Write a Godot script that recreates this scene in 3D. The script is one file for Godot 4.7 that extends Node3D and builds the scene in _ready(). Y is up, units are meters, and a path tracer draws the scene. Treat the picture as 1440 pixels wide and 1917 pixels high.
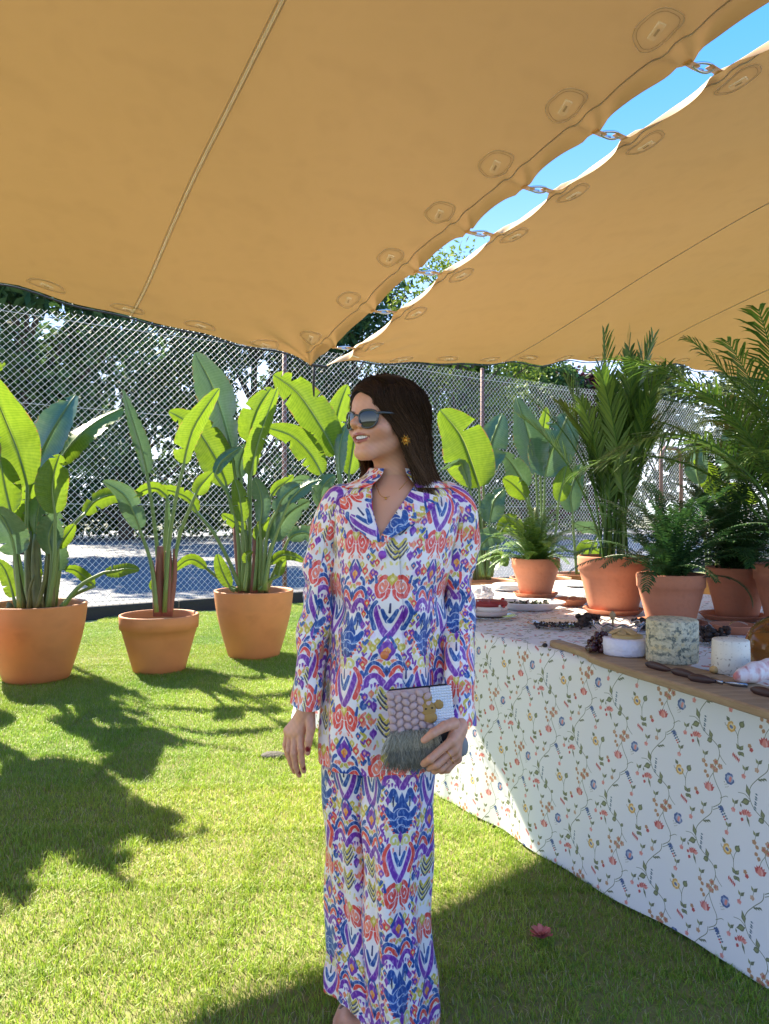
extends Node3D
# A woman in a printed suit under a stretch tent, beside a laid table and potted plants on a lawn. Metres, y up, the camera stands at the origin and looks along -z.

var rng := RandomNumberGenerator.new()
var used := {}
var M := {}


class Geo:
	var v := PackedVector3Array()
	var t := PackedVector2Array()
	var c := PackedColorArray()
	var f := PackedInt32Array()
	var col := Color(1, 1, 1)

	func add(p: Vector3, uv := Vector2.ZERO) -> int:
		v.append(p)
		t.append(uv)
		c.append(col)
		return v.size() - 1

	func tri(a: int, b: int, d: int) -> void:
		f.append(a)
		f.append(b)
		f.append(d)

	func quad(a: int, b: int, d: int, e: int) -> void:
		f.append(a)
		f.append(b)
		f.append(d)
		f.append(a)
		f.append(d)
		f.append(e)

	# rows x columns of points made elsewhere, joined to a sheet
	func sheet(first: int, rows: int, cols: int, wrap := false) -> void:
		for r in rows - 1:
			for k in (cols if wrap else cols - 1):
				var a := first + r * cols + k
				var b := first + r * cols + (k + 1) % cols
				quad(a, b, b + cols, a + cols)

	func flip_from(first: int) -> void:
		for k in range(first, f.size(), 3):
			var a := f[k + 1]
			f[k + 1] = f[k + 2]
			f[k + 2] = a

	# turn the faces added since `first` so that their outsides face outwards (for closed shapes)
	func outward(first: int) -> void:
		var vol := 0.0
		var o := v[f[first]]
		for k in range(first, f.size(), 3):
			vol += (v[f[k]] - o).dot((v[f[k + 1]] - o).cross(v[f[k + 2]] - o))
		if vol > 0:
			flip_from(first)

	func tube(path: Array, radii: Array, sides := 8, caps := true, flat_z := 1.0, uvm := 1.0) -> void:
		var start := f.size()
		var first := v.size()
		var n := path.size()
		var tan0: Vector3 = (path[1] - path[0]).normalized()
		var side := tan0.cross(Vector3(0, 0, 1) if absf(tan0.z) < 0.9 else Vector3(1, 0, 0)).normalized()
		var run := 0.0
		for k in n:
			var tn: Vector3 = (path[mini(k + 1, n - 1)] - path[maxi(k - 1, 0)]).normalized()
			side = (side - tn * side.dot(tn)).normalized()
			var up := tn.cross(side)
			if k > 0:
				run += path[k].distance_to(path[k - 1])
			var r: float = radii[k] if radii.size() > 1 else radii[0]
			for j in sides:
				var a := TAU * j / sides
				add(path[k] + (side * cos(a) + up * sin(a) * flat_z) * r, Vector2(float(j) / sides, run) * uvm)
		sheet(first, n, sides, true)
		if caps:
			var a := add(path[0])
			var b := add(path[n - 1])
			for j in sides:
				tri(a, first + (j + 1) % sides, first + j)
				tri(b, first + (n - 1) * sides + j, first + (n - 1) * sides + (j + 1) % sides)
		outward(start)

	func lathe(profile: Array, sides := 32, at := Vector3.ZERO, wob := 0.0) -> void:
		var start := f.size()
		var first := v.size()
		var run := 0.0
		for k in profile.size():
			var p: Vector2 = profile[k]
			if k:
				run += p.distance_to(profile[k - 1])
			for j in sides + 1:
				var a := TAU * j / sides
				var r := p.x * (1.0 + wob * sin(a * 3.0 + p.y * 9.0) + wob * 0.6 * sin(a * 5.0 + 1.0 - p.y * 14.0))
				add(at + Vector3(cos(a) * r, p.y, sin(a) * r), Vector2(float(j) / sides, run))
		sheet(first, profile.size(), sides + 1)
		outward(start)

	func ellipsoid(at: Vector3, r: Vector3, basis := Basis(), nu := 14, nv := 9, bump := 0.0) -> void:
		var start := f.size()
		var first := v.size()
		for k in nv:
			var b := PI * k / (nv - 1)
			for j in nu:
				var a := TAU * j / nu
				var d := Vector3(sin(b) * cos(a), cos(b), sin(b) * sin(a))
				var g := 1.0 + bump * sin(d.x * 9.0 + at.x * 70.0) * sin(d.y * 8.0 + at.z * 90.0) * cos(d.z * 7.0 + at.x * 50.0)
				add(at + basis * (d * r * g), Vector2(float(j) / nu, float(k) / (nv - 1)))
		sheet(first, nv, nu, true)
		outward(start)

	# a box with chamfered edges
	func box(at: Vector3, size: Vector3, bev := 0.01, basis := Basis()) -> void:
		var start := f.size()
		var h := size * 0.5
		bev = minf(bev, minf(h.x, minf(h.y, h.z)) * 0.9)
		var first := v.size()
		var ys := [-h.y, -h.y + bev, h.y - bev, h.y]
		for k in 4:
			var i := bev if k == 0 or k == 3 else 0.0
			var x := h.x - i
			var z := h.z - i
			for q in [Vector2(-x, -z + bev), Vector2(-x + bev, -z), Vector2(x - bev, -z), Vector2(x, -z + bev), Vector2(x, z - bev), Vector2(x - bev, z), Vector2(-x + bev, z), Vector2(-x, z - bev)]:
				add(at + basis * Vector3(q.x, ys[k], q.y), Vector2(q.x + q.y, ys[k]))
		sheet(first, 4, 8, true)
		for k in range(1, 7):
			tri(first, first + k + 1, first + k)
			tri(first + 24, first + 24 + k, first + 25 + k)
		outward(start)

	func mesh(m: Material, flat := false) -> ArrayMesh:
		var a := []
		a.resize(Mesh.ARRAY_MAX)
		a[Mesh.ARRAY_VERTEX] = v
		a[Mesh.ARRAY_TEX_UV] = t
		a[Mesh.ARRAY_COLOR] = c
		a[Mesh.ARRAY_INDEX] = f
		if flat:
			var out := ArrayMesh.new()
			out.add_surface_from_arrays(Mesh.PRIMITIVE_TRIANGLES, a)
			out.surface_set_material(0, m)
			return out
		var st := SurfaceTool.new()
		st.create_from_arrays(a)
		st.generate_normals()
		st.set_material(m)
		return st.commit()


# distance field of tapered capsules and ellipsoids joined with a smooth minimum; later pieces may carve
class Field:
	var a := PackedVector3Array()
	var b := PackedVector3Array()
	var ra := PackedFloat32Array()
	var rb := PackedFloat32Array()
	var k := PackedFloat32Array()
	var kind := PackedInt32Array()

	func bone(p: Vector3, q: Vector3, r0: float, r1: float, blend := 0.012) -> void:
		a.append(p)
		b.append(q - p)
		ra.append(r0)
		rb.append(r1)
		k.append(blend)
		kind.append(0)

	func egg(p: Vector3, r: Vector3, blend := 0.02, carve := false) -> void:
		a.append(p)
		b.append(r)
		ra.append(0)
		rb.append(0)
		k.append(blend)
		kind.append(2 if carve else 1)

	func at(p: Vector3) -> float:
		var d := 1e9
		for i in a.size():
			var e := 0.0
			var w := p - a[i]
			if kind[i] == 0:
				var u := b[i]
				var h := clampf(w.dot(u) / maxf(u.length_squared(), 1e-9), 0.0, 1.0)
				e = (w - u * h).length() - ra[i] - (rb[i] - ra[i]) * h
			else:
				var s := w / b[i]
				var k0 := s.length()
				e = k0 * (k0 - 1.0) / maxf((s / b[i]).length(), 1e-6)
			var kk := k[i]
			if kind[i] == 2:
				var g := maxf(kk - absf(d + e), 0.0) / kk
				d = maxf(d, -e) + g * g * kk * 0.25
			else:
				var g := maxf(kk - absf(d - e), 0.0) / kk
				d = minf(d, e) - g * g * kk * 0.25
		return d


# surface nets over the cells near the surface of a field
func nets(g: Geo, fld: Field, lo: Vector3, hi: Vector3, cell: float, place: Transform3D, tint: Callable) -> void:
	var n := Vector3i(((hi - lo) / cell / 4.0).ceil()) * 4
	var w := Vector3i(n.x + 1, n.y + 1, n.z + 1)
	var val := PackedFloat32Array()
	val.resize(w.x * w.y * w.z)
	val.fill(1e9)
	var ids := PackedInt32Array()
	ids.resize(val.size())
	ids.fill(-1)
	var sx := 1
	var sy := w.x
	var sz := w.x * w.y
	var blocks := []
	for bz in n.z / 4:
		for by in n.y / 4:
			for bx in n.x / 4:
				if absf(fld.at(lo + Vector3(bx * 4 + 2, by * 4 + 2, bz * 4 + 2) * cell)) < cell * 4.6:
					blocks.append(Vector3i(bx, by, bz) * 4)
	for o in blocks:
		for z in range(o.z, o.z + 5):
			for y in range(o.y, o.y + 5):
				for x in range(o.x, o.x + 5):
					var at: int = x + y * sy + z * sz
					if val[at] == 1e9:
						val[at] = fld.at(lo + Vector3(x, y, z) * cell)
	var start := g.f.size()
	var corners := [0, sx, sy, sx + sy, sz, sz + sx, sz + sy, sz + sx + sy]
	var spots := [Vector3(0, 0, 0), Vector3(1, 0, 0), Vector3(0, 1, 0), Vector3(1, 1, 0), Vector3(0, 0, 1), Vector3(1, 0, 1), Vector3(0, 1, 1), Vector3(1, 1, 1)]
	var edges := [[0, 1], [2, 3], [4, 5], [6, 7], [0, 2], [1, 3], [4, 6], [5, 7], [0, 4], [1, 5], [2, 6], [3, 7]]
	for o in blocks:
		for z in range(o.z, o.z + 4):
			for y in range(o.y, o.y + 4):
				for x in range(o.x, o.x + 4):
					var at: int = x + y * sy + z * sz
					var mask := 0
					for q in 8:
						if val[at + corners[q]] < 0.0:
							mask |= 1 << q
					if mask == 0 or mask == 255:
						continue
					var sum := Vector3.ZERO
					var cnt := 0
					for e in edges:
						var d0 := val[at + corners[e[0]]]
						var d1 := val[at + corners[e[1]]]
						if (d0 < 0.0) != (d1 < 0.0):
							sum += spots[e[0]].lerp(spots[e[1]], d0 / (d0 - d1))
							cnt += 1
					var p := lo + (Vector3(x, y, z) + sum / cnt) * cell
					g.col = tint.call(p)
					ids[at] = g.add(place * p, Vector2(p.x, p.y) * 8.0)
	for o in blocks:
		for z in range(o.z, o.z + 4):
			for y in range(o.y, o.y + 4):
				for x in range(o.x, o.x + 4):
					var at: int = x + y * sy + z * sz
					if ids[at] < 0:
						continue
					var inside := val[at] < 0.0
					for ax in 3:
						var d1: int = [sx, sy, sz][ax]
						if (val[at + d1] < 0.0) == inside:
							continue
						var d2: int = [sy, sz, sx][ax]
						var d3: int = [sz, sx, sy][ax]
						if at - d2 - d3 < 0:
							continue
						var a := ids[at]
						var b := ids[at - d2]
						var c := ids[at - d2 - d3]
						var d := ids[at - d3]
						if b < 0 or c < 0 or d < 0:
							continue
						if inside:
							g.quad(a, d, c, b)
						else:
							g.quad(a, b, c, d)
	g.outward(start)


func named(called: String) -> String:
	used[called] = used.get(called, -1) + 1
	return called if used[called] == 0 else "%s_%03d" % [called, used[called]]


func thing(called: String, label: String, category: String, at := Vector3.ZERO, group := "") -> Node3D:
	var o := Node3D.new()
	o.name = named(called)
	add_child(o)
	o.position = at
	tag(o, label, category, group)
	return o


func tag(o: Node, label: String, category := "", group := "") -> void:
	if label:
		o.set_meta("label", label)
	if category:
		o.set_meta("category", category)
	if group:
		o.set_meta("group", group)


func part(called: String, m: Mesh, parent: Node3D, at := Vector3.ZERO) -> MeshInstance3D:
	var o := MeshInstance3D.new()
	if parent == self:
		o.name = named(called)
	else:
		var n := 0
		var full := called
		while parent.has_node(NodePath(full)):
			n += 1
			full = "%s_%03d" % [called, n]
		o.name = full
	o.mesh = m
	o.position = at
	parent.add_child(o, true)
	return o


func lone(called: String, m: Mesh, label: String, category: String, at := Vector3.ZERO, group := "") -> MeshInstance3D:
	var o := part(called, m, self, at)
	tag(o, label, category, group)
	return o


func struct(called: String, m: Mesh, label: String) -> MeshInstance3D:
	var o := part(called, m, self)
	tag(o, label, called)
	o.set_meta("kind", "structure")
	return o


# linear colour to a material colour
func lin(r: float, g: float, b: float, a := 1.0) -> Color:
	var c := Color(r, g, b).linear_to_srgb()
	c.a = a
	return c


func mat(c: Color, rough := 0.8, metal := 0.0, back := 0.0, vcol := false) -> StandardMaterial3D:
	var m := StandardMaterial3D.new()
	m.albedo_color = c
	m.roughness = rough
	m.metallic = metal
	m.vertex_color_use_as_albedo = vcol
	if back > 0:
		m.backlight_enabled = true
		m.backlight = Color(back, back, back)
	m.cull_mode = BaseMaterial3D.CULL_DISABLED
	return m


# a seamless noise texture between colours
func noise_tex(size: int, freq: float, cols: Array, octaves := 4, sd := 1, stops := []) -> NoiseTexture2D:
	var n := FastNoiseLite.new()
	n.noise_type = FastNoiseLite.TYPE_SIMPLEX_SMOOTH
	n.frequency = freq
	n.fractal_octaves = octaves
	n.seed = sd
	var t := NoiseTexture2D.new()
	t.width = size
	t.height = size
	t.seamless = true
	t.noise = n
	var gr := Gradient.new()
	var offs := PackedFloat32Array()
	for k in cols.size():
		offs.append(stops[k] if stops.size() else float(k) / (cols.size() - 1))
	gr.offsets = offs
	gr.colors = PackedColorArray(cols)
	t.color_ramp = gr
	return t


# relief from noise, laid on by position; scale in repeats per metre, depth in centimetres
func relief(m: StandardMaterial3D, freq: float, per_metre: float, cm: float, sd := 3, world := false) -> void:
	m.heightmap_enabled = true
	m.heightmap_scale = cm
	m.heightmap_texture = noise_tex(256, freq, [Color.BLACK, Color.WHITE], 4, sd)
	m.uv1_triplanar = true
	m.uv1_world_triplanar = world
	m.uv1_scale = Vector3.ONE * per_metre


func curve(pts: Array, n: int) -> Array:
	# Catmull-Rom through the points, n samples
	var out := []
	var m := pts.size()
	for k in n:
		var x := float(k) / (n - 1) * (m - 1)
		var i := mini(int(x), m - 2)
		var u := x - i
		var p0 = pts[maxi(i - 1, 0)]
		var p1 = pts[i]
		var p2 = pts[i + 1]
		var p3 = pts[mini(i + 2, m - 1)]
		out.append(0.5 * ((2.0 * p1) + (p2 - p0) * u + (2.0 * p0 - 5.0 * p1 + 4.0 * p2 - p3) * u * u + (3.0 * p1 - p0 - 3.0 * p2 + p3) * u * u * u))
	return out


# value at x of a polyline given as [x0, y0, x1, y1, ...]
func along(tab: Array, x: float) -> float:
	if x <= tab[0]:
		return tab[1]
	for k in range(2, tab.size(), 2):
		if x <= tab[k]:
			var u: float = (x - tab[k - 2]) / (tab[k] - tab[k - 2])
			return lerpf(tab[k - 1], tab[k + 1], u)
	return tab[-1]


func soft(tab: Array, x: float, r: float) -> float:
	return (along(tab, x - r) + along(tab, x) * 2.0 + along(tab, x + r)) * 0.25


func _ready() -> void:
	rng.seed = 7
	var cam := Camera3D.new()
	cam.name = "camera"
	cam.fov = 67.41
	cam.near = 0.05
	cam.far = 600.0
	cam.position = Vector3(0, 1.35, 0)
	add_child(cam)
	var sky := ProceduralSkyMaterial.new()
	sky.sky_top_color = Color(0.17, 0.40, 0.66)
	sky.sky_horizon_color = Color(0.92, 0.945, 0.965)
	sky.sky_curve = 0.11
	sky.sky_energy_multiplier = 1.0
	sky.ground_bottom_color = Color(0.25, 0.27, 0.2)
	sky.ground_horizon_color = Color(0.5, 0.55, 0.5)
	sky.sun_angle_max = 20.0
	sky.sun_curve = 0.1
	var env := Environment.new()
	env.background_mode = Environment.BG_SKY
	env.sky = Sky.new()
	env.sky.sky_material = sky
	env.background_energy_multiplier = 1.0
	env.tonemap_mode = Environment.TONE_MAPPER_LINEAR
	env.tonemap_exposure = 4.4
	env.sdfgi_enabled = true
	env.ssao_enabled = true
	env.ssil_enabled = true
	var we := WorldEnvironment.new()
	we.name = "world_environment"
	we.environment = env
	add_child(we)
	var sun := DirectionalLight3D.new()
	sun.name = "sun"
	sun.light_color = Color(1.0, 0.955, 0.86)
	sun.light_energy = 1.6
	sun.light_angular_distance = 0.5
	sun.shadow_enabled = true
	add_child(sun)
	sun.look_at_from_position(Vector3.ZERO, Vector3(0.498, -0.643, 0.582))
	materials()
	ground()
	fence()
	trees()
	tents()
	table()
	garden_plants()
	table_plants()
	food()
	person()
	small_things()


func materials() -> void:
	M.terracotta = mat(lin(0.60, 0.235, 0.085), 0.6)
	M.terracotta.albedo_texture = noise_tex(256, 0.012, [Color(0.88, 0.86, 0.84), Color(1, 1, 1), Color(0.95, 0.97, 0.98)], 5, 5)
	M.terracotta.uv1_triplanar = true
	M.clay = mat(lin(0.50, 0.19, 0.10), 0.85)
	relief(M.clay, 0.03, 6.0, 0.03, 8)
	M.clay.albedo_texture = noise_tex(256, 0.015, [Color(0.92, 0.91, 0.9), Color(1, 1, 1), Color(0.95, 0.97, 1.0)], 4, 11)
	M.soil = mat(lin(0.035, 0.022, 0.014), 1.0)
	relief(M.soil, 0.06, 6.0, 1.0, 9)
	M.metal = mat(Color(0.75, 0.76, 0.78), 0.3, 1.0)
	M.white_china = mat(lin(0.78, 0.79, 0.82), 0.18)
	M.glass = mat(Color(1, 1, 1, 0.05), 0.03)
	M.glass.refraction_enabled = true
	M.glass.refraction_scale = 0.05


func fence_at(q: float, y: float, off := 0.0) -> Vector3:
	# along the fence line, off = metres towards the lawn
	return Vector3(-3.753 + 0.806 * q + 0.592 * off, y, -9.63 - 0.592 * q + 0.806 * off)


func ground() -> void:
	var g := Geo.new()
	g.quad(g.add(Vector3(-300, -0.05, 80)), g.add(Vector3(300, -0.05, 80)), g.add(Vector3(300, -0.05, -400)), g.add(Vector3(-300, -0.05, -400)))
	var m := mat(Color.WHITE, 1.0)
	m.albedo_texture = noise_tex(512, 0.02, [lin(0.06, 0.07, 0.025), lin(0.11, 0.1, 0.05), lin(0.05, 0.075, 0.02)], 5, 2)
	m.uv1_triplanar = true
	m.uv1_world_triplanar = true
	m.uv1_scale = Vector3.ONE * 0.2
	struct("ground", g.mesh(m), "earth ground under the trees around the court")
	# the lawn: soil and thatch, up to the kerb
	g = Geo.new()
	var rows := 40
	for r in rows + 1:
		for k in 41:
			var p := fence_at(-30.0 + 70.0 * k / 40.0, 0, 0.1 + 40.0 * r / rows)
			p.y = 0.006 * sin(p.x * 1.7) * cos(p.z * 1.3)
			g.add(p)
	g.sheet(0, rows + 1, 41)
	m = mat(Color.WHITE, 1.0)
	m.albedo_texture = noise_tex(512, 0.03, [lin(0.13, 0.16, 0.035), lin(0.21, 0.2, 0.08), lin(0.12, 0.17, 0.035)], 5, 6)
	m.uv1_triplanar = true
	m.uv1_world_triplanar = true
	m.uv1_scale = Vector3.ONE * 0.8
	struct("lawn", g.mesh(m), "soil of the lawn between the fence and the table")
	# the court behind the fence
	g = Geo.new()
	for r in 2:
		for k in 2:
			g.add(fence_at(-25.0 + 75.0 * k, -0.02, -0.05 - 46.0 * r))
	g.sheet(0, 2, 2)
	m = mat(Color.WHITE, 0.75)
	m.albedo_texture = noise_tex(512, 0.02, [lin(0.07, 0.07, 0.078), lin(0.11, 0.11, 0.12), lin(0.085, 0.086, 0.095)], 5, 3)
	m.uv1_triplanar = true
	m.uv1_world_triplanar = true
	m.uv1_scale = Vector3.ONE * 0.25
	struct("sports_court", g.mesh(m), "blue grey sports court behind the wire fence")
	# kerb of dark sleepers under the fence
	g = Geo.new()
	var along_fence := Vector3(0.806, 0, -0.592)
	var b := Basis(along_fence, Vector3.UP, along_fence.cross(Vector3.UP))
	for k in 14:
		g.box(fence_at(-6.0 + 2.4 * k + 1.2, 0.075, 0.0), Vector3(2.38, 0.17, 0.13), 0.012, b)
	m = mat(lin(0.035, 0.032, 0.028), 0.9)
	relief(m, 0.03, 3.0, 0.4, 4)
	struct("kerb", g.mesh(m, true), "dark timber kerb along the foot of the wire fence")
	grass()


func grass() -> void:
	var g := Geo.new()
	var r := RandomNumberGenerator.new()
	r.seed = 21
	for k in 5000:
		var p := Vector3(r.randf_range(-0.27, 0.27), 0, r.randf_range(-0.27, 0.27))
		var clump := sin(p.x * 23.0) * cos(p.z * 19.0) * 0.5 + 0.5
		var h := r.randf_range(0.012, 0.028) + 0.012 * clump * r.randf()
		var a := r.randf() * TAU
		var w := r.randf_range(0.0009, 0.0017)
		var side := Vector3(cos(a), 0, sin(a)) * w
		var lean := Vector3(-sin(a), 0, cos(a)) * r.randf_range(-1.2, 1.2) * h + Vector3(r.randf_range(-0.3, 0.3), 0, r.randf_range(-0.3, 0.3)) * h
		var dry := r.randf()
		g.col = Color(0.18, 0.32, 0.026).lerp(Color(0.36, 0.48, 0.065), r.randf()) if dry > 0.09 else Color(0.5, 0.44, 0.24)
		var i0 := g.add(p - side)
		var i1 := g.add(p + side)
		var mid := p + lean * 0.4 + Vector3(0, h * 0.6, 0)
		var i2 := g.add(mid - side * 0.8)
		var i3 := g.add(mid + side * 0.8)
		var i4 := g.add(p + lean + Vector3(0, h * (1.0 - 0.3 * absf(lean.length() / h - 0.5)), 0))
		g.quad(i0, i1, i3, i2)
		g.tri(i2, i3, i4)
	var m := mat(Color.WHITE, 0.5, 0.0, 0.9, true)
	var spots := []
	var tints := []
	var n := FastNoiseLite.new()
	n.frequency = 0.35
	n.seed = 5
	for x in range(-18, 12):
		for z in range(3, 36):
			var c := Vector3(x * 0.5 + 0.25, 0, -z * 0.5)
			var d := -c.z
			if absf(c.x) > d * 0.52 + 0.7 or d < 1.6:
				continue
			# towards the fence: only up to the kerb
			if (c - fence_at(0, 0)).dot(Vector3(0.592, 0, 0.806)) < 0.27:
				continue
			var q := Basis(Vector3.UP, r.randi_range(0, 3) * PI * 0.5 + r.randf_range(-0.1, 0.1)).scaled(Vector3(1, r.randf_range(0.9, 1.2), 1))
			spots.append(Transform3D(q, c + Vector3(0, 0.006 * sin(c.x * 1.7) * cos(c.z * 1.3), 0)))
			var v := n.get_noise_2d(c.x, c.z)
			tints.append(Color(1.0 + v * 0.5, 1.0 + v * 0.2, 1.0 + v * 0.3) * r.randf_range(0.92, 1.06))
	var mm := MultiMesh.new()
	mm.transform_format = MultiMesh.TRANSFORM_3D
	mm.use_colors = true
	mm.mesh = g.mesh(m, true)
	mm.instance_count = spots.size()
	for k in spots.size():
		mm.set_instance_transform(k, spots[k])
		mm.set_instance_color(k, tints[k])
	var o := MultiMeshInstance3D.new()
	o.name = "grass"
	o.multimesh = mm
	add_child(o)
	tag(o, "short green lawn grass with dry blades in it", "grass")
	o.set_meta("kind", "stuff")


func fence() -> void:
	var t := thing("chain_link_fence", "tall silver chain link fence with rust brown posts behind the potted plants", "fence", fence_at(0, 0))
	var base := fence_at(0, 0)
	var wire := mat(Color(0.74, 0.75, 0.74), 0.45, 0.15)
	var g := Geo.new()
	var top := 3.8
	var low := 0.16
	for k in range(-48, 234):
		for s in [-1.0, 1.0]:
			var q0: float = k * 0.086 - (1.9 if s > 0 else 0.0)
			var path := []
			for i in 9:
				var y := lerpf(low, top + 0.02, i / 8.0)
				var q: float = q0 + s * (y - low) * 0.985
				path.append(fence_at(q, y, 0.0025 * s + 0.012 * sin(q * 2.1 + y)) - base + Vector3(0, 0.012 * sin(q * 1.3), 0))
			if path[8].x < -1.9 and path[0].x < -1.9 or path[8].x > 17 and path[0].x > 17:
				continue
			g.tube(path, [0.0024], 5, false)
	part("wire_mesh", g.mesh(wire), t)
	for y in [0.22, 1.45, 2.65, 3.72]:
		g = Geo.new()
		var path := []
		for k in 30:
			path.append(fence_at(-3.0 + k, y + 0.008 * sin(k * 1.1), 0.012 * sin((-3.0 + k) * 2.1 + y) + 0.012) - base)
		g.tube(path, [0.0035], 5, false)
		part("tension_wire", g.mesh(wire), t)
	var rust := mat(lin(0.17, 0.075, 0.055), 0.7)
	relief(rust, 0.03, 4.0, 0.05)
	for k in range(-1, 5):
		g = Geo.new()
		g.tube([fence_at(2.85 + 4.0 * k, 0.0, -0.035) - base, fence_at(2.85 + 4.0 * k, 3.9, -0.035) - base], [0.034], 12)
		g.ellipsoid(fence_at(2.85 + 4.0 * k, 3.9, -0.035) - base, Vector3(0.036, 0.025, 0.036))
		part("post", g.mesh(rust), t)


func leaf_cloud(g: Geo, at: Vector3, r: Vector3, count: int, size: float, cols: Array, rr: RandomNumberGenerator) -> void:
	for k in count:
		var d := Vector3(rr.randfn(), rr.randfn(), rr.randfn()).normalized()
		var p := at + d * r * pow(rr.randf(), 0.4)
		var a := Vector3(rr.randfn(), rr.randfn(), rr.randfn()).normalized() * size * rr.randf_range(0.6, 1.3)
		var b := a.cross(Vector3(rr.randfn(), rr.randfn(), rr.randfn())).normalized() * size * rr.randf_range(0.3, 0.5)
		g.col = cols[rr.randi() % cols.size()]
		var i := g.add(p - a)
		g.add(p + b)
		g.add(p + a)
		g.add(p - b)
		g.quad(i, i + 1, i + 2, i + 3)


func tree(called: String, label: String, at: Vector3, h: float, w: float, low: float, cols: Array, sd: int, n := 26, per := 200, size := 0.24) -> void:
	var rr := RandomNumberGenerator.new()
	rr.seed = sd
	var t := thing(called, label, "tree", at, "trees around the court")
	var g := Geo.new()
	var top := Vector3(rr.randf_range(-0.4, 0.4), h * 0.8, rr.randf_range(-0.4, 0.4))
	var trunk := curve([Vector3.ZERO, Vector3(rr.randf_range(-0.2, 0.2), h * 0.3, 0.1), top], 9)
	var rad := []
	for k in 9:
		rad.append(h * 0.022 * (1.15 - k / 8.0))
	g.tube(trunk, rad, 9)
	var c := Geo.new()
	for k in n:
		var y := lerpf(low, h, pow((k + 0.5) / n, 0.85))
		var f := (y - low) / (h - low)
		var ring := w * sqrt(maxf(0.04, 1.0 - pow(absf(f - 0.38) / 0.64, 2.0)))
		var a := k * 2.4 + rr.randf_range(-0.5, 0.5)
		var p := Vector3(cos(a) * ring * rr.randf_range(0.35, 0.95), y, sin(a) * ring * rr.randf_range(0.35, 0.95))
		var s := w * rr.randf_range(0.26, 0.46)
		leaf_cloud(c, p, Vector3(s, s * 0.7, s) * 1.15, int(per * 1.9), size, cols, rr)
		var from: Vector3 = trunk[clampi(int((y / h - 0.12) / 0.8 * 8.0), 1, 8)]
		g.tube([from, from.lerp(p, 0.5) + Vector3(0, 0.15, 0), p], [h * 0.008, h * 0.005, h * 0.002], 5, false)
	part("trunk", g.mesh(M.bark), t)
	part("crown", c.mesh(M.leaves, true), t)


func trees() -> void:
	M.bark = mat(lin(0.09, 0.065, 0.045), 0.95)
	relief(M.bark, 0.02, 2.0, 2.0)
	M.leaves = mat(Color.WHITE, 0.55, 0.0, 0.8, true)
	M.leaves.metallic_specular = 0.3
	var dark := [Color(0.035, 0.075, 0.026), Color(0.055, 0.11, 0.035), Color(0.075, 0.14, 0.042)]
	var mid := [Color(0.065, 0.12, 0.03), Color(0.10, 0.17, 0.04), Color(0.08, 0.14, 0.04)]
	var bright := [Color(0.13, 0.2, 0.025), Color(0.2, 0.26, 0.03), Color(0.15, 0.22, 0.03)]
	var plum := [Color(0.07, 0.025, 0.028), Color(0.11, 0.035, 0.035), Color(0.05, 0.02, 0.025)]
	var olive := [Color(0.1, 0.13, 0.05), Color(0.14, 0.17, 0.07), Color(0.08, 0.11, 0.045)]
	tree("dark_tree", "dark tree with a bare lower trunk at the left edge, behind the fence", Vector3(-11.6, 0, -25), 11.6, 3.3, 3.2, dark, 1, 24, 190)
	tree("dark_tree", "tall dark green tree behind the first potted plant on the left", Vector3(-12.9, 0, -38.4), 15.8, 5.0, 1.4, dark, 2, 34, 210)
	tree("dark_tree", "broad dark tree over the court behind the middle clay pot", Vector3(-6.9, 0, -40.9), 16.3, 5.5, 1.2, dark, 3, 36, 220)
	tree("dark_tree", "dark tree behind the tallest blue green banana leaf", Vector3(-2.0, 0, -44.6), 15.8, 5.0, 1.2, dark, 4, 34, 210)
	tree("light_green_tree", "light green tree whose top shows through the gap between the tents", Vector3(3.6, 0, -38.4), 13.7, 4.1, 5.5, bright, 5, 26, 120, 0.15)
	tree("green_tree", "mid green tree behind the woman's head and hair", Vector3(2.4, 0, -40.9), 10.3, 4.3, 0.8, mid, 6, 30, 200)
	tree("green_tree", "mid green tree right of the second fence post", Vector3(8.2, 0, -45.9), 10.4, 4.4, 0.8, mid, 7, 30, 200)
	tree("plum_tree", "dark red leaved plum tree behind the palms, tallest against the sky", Vector3(12.0, 0, -47.1), 9.6, 3.1, 0.8, plum, 8, 26, 190)
	tree("olive_green_tree", "grey green loose tree right of the plum tree", Vector3(17.6, 0, -49.6), 11.0, 3.8, 1.2, olive, 9, 22, 150)
	tree("olive_green_tree", "grey green tree behind the large palm at the right edge", Vector3(24.8, 0, -52.1), 11.4, 4.3, 1.0, olive, 10, 24, 170)
	tree("green_tree", "green tree far left behind the trunk of the dark tree", Vector3(-21.7, 0, -44.6), 10.6, 4.8, 0.8, mid, 11, 26, 180)
	var rr := RandomNumberGenerator.new()
	rr.seed = 4
	var g := Geo.new()
	for k in 46:
		var p := fence_at(-26.0 + 1.75 * k, 0.0, -30.0 - rr.randf() * 1.5)
		leaf_cloud(g, p + Vector3(0, 1.35 + 0.4 * rr.randf(), 0), Vector3(1.6, 1.7, 1.1), 560, 0.26, dark if k % 3 else mid, rr)
	tree("green_tree", "green tree behind the photographer, mirrored in the sunglasses", Vector3(-12.0, 0, 24.0), 8.0, 3.4, 1.2, mid, 21, 24, 120, 0.3)
	tree("green_tree", "second green tree behind the photographer, right of the first", Vector3(-1.0, 0, 30.0), 9.0, 3.8, 1.0, mid, 22, 24, 120, 0.3)
	tree("green_tree", "third green tree behind the photographer, farthest right", Vector3(12.5, 0, 26.0), 8.0, 3.6, 1.0, mid, 23, 24, 120, 0.3)
	var hd := lone("hedge", g.mesh(M.leaves, true), "long dark hedge along the far side of the court", "hedge")
	hd.set_meta("kind", "stuff")


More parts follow.
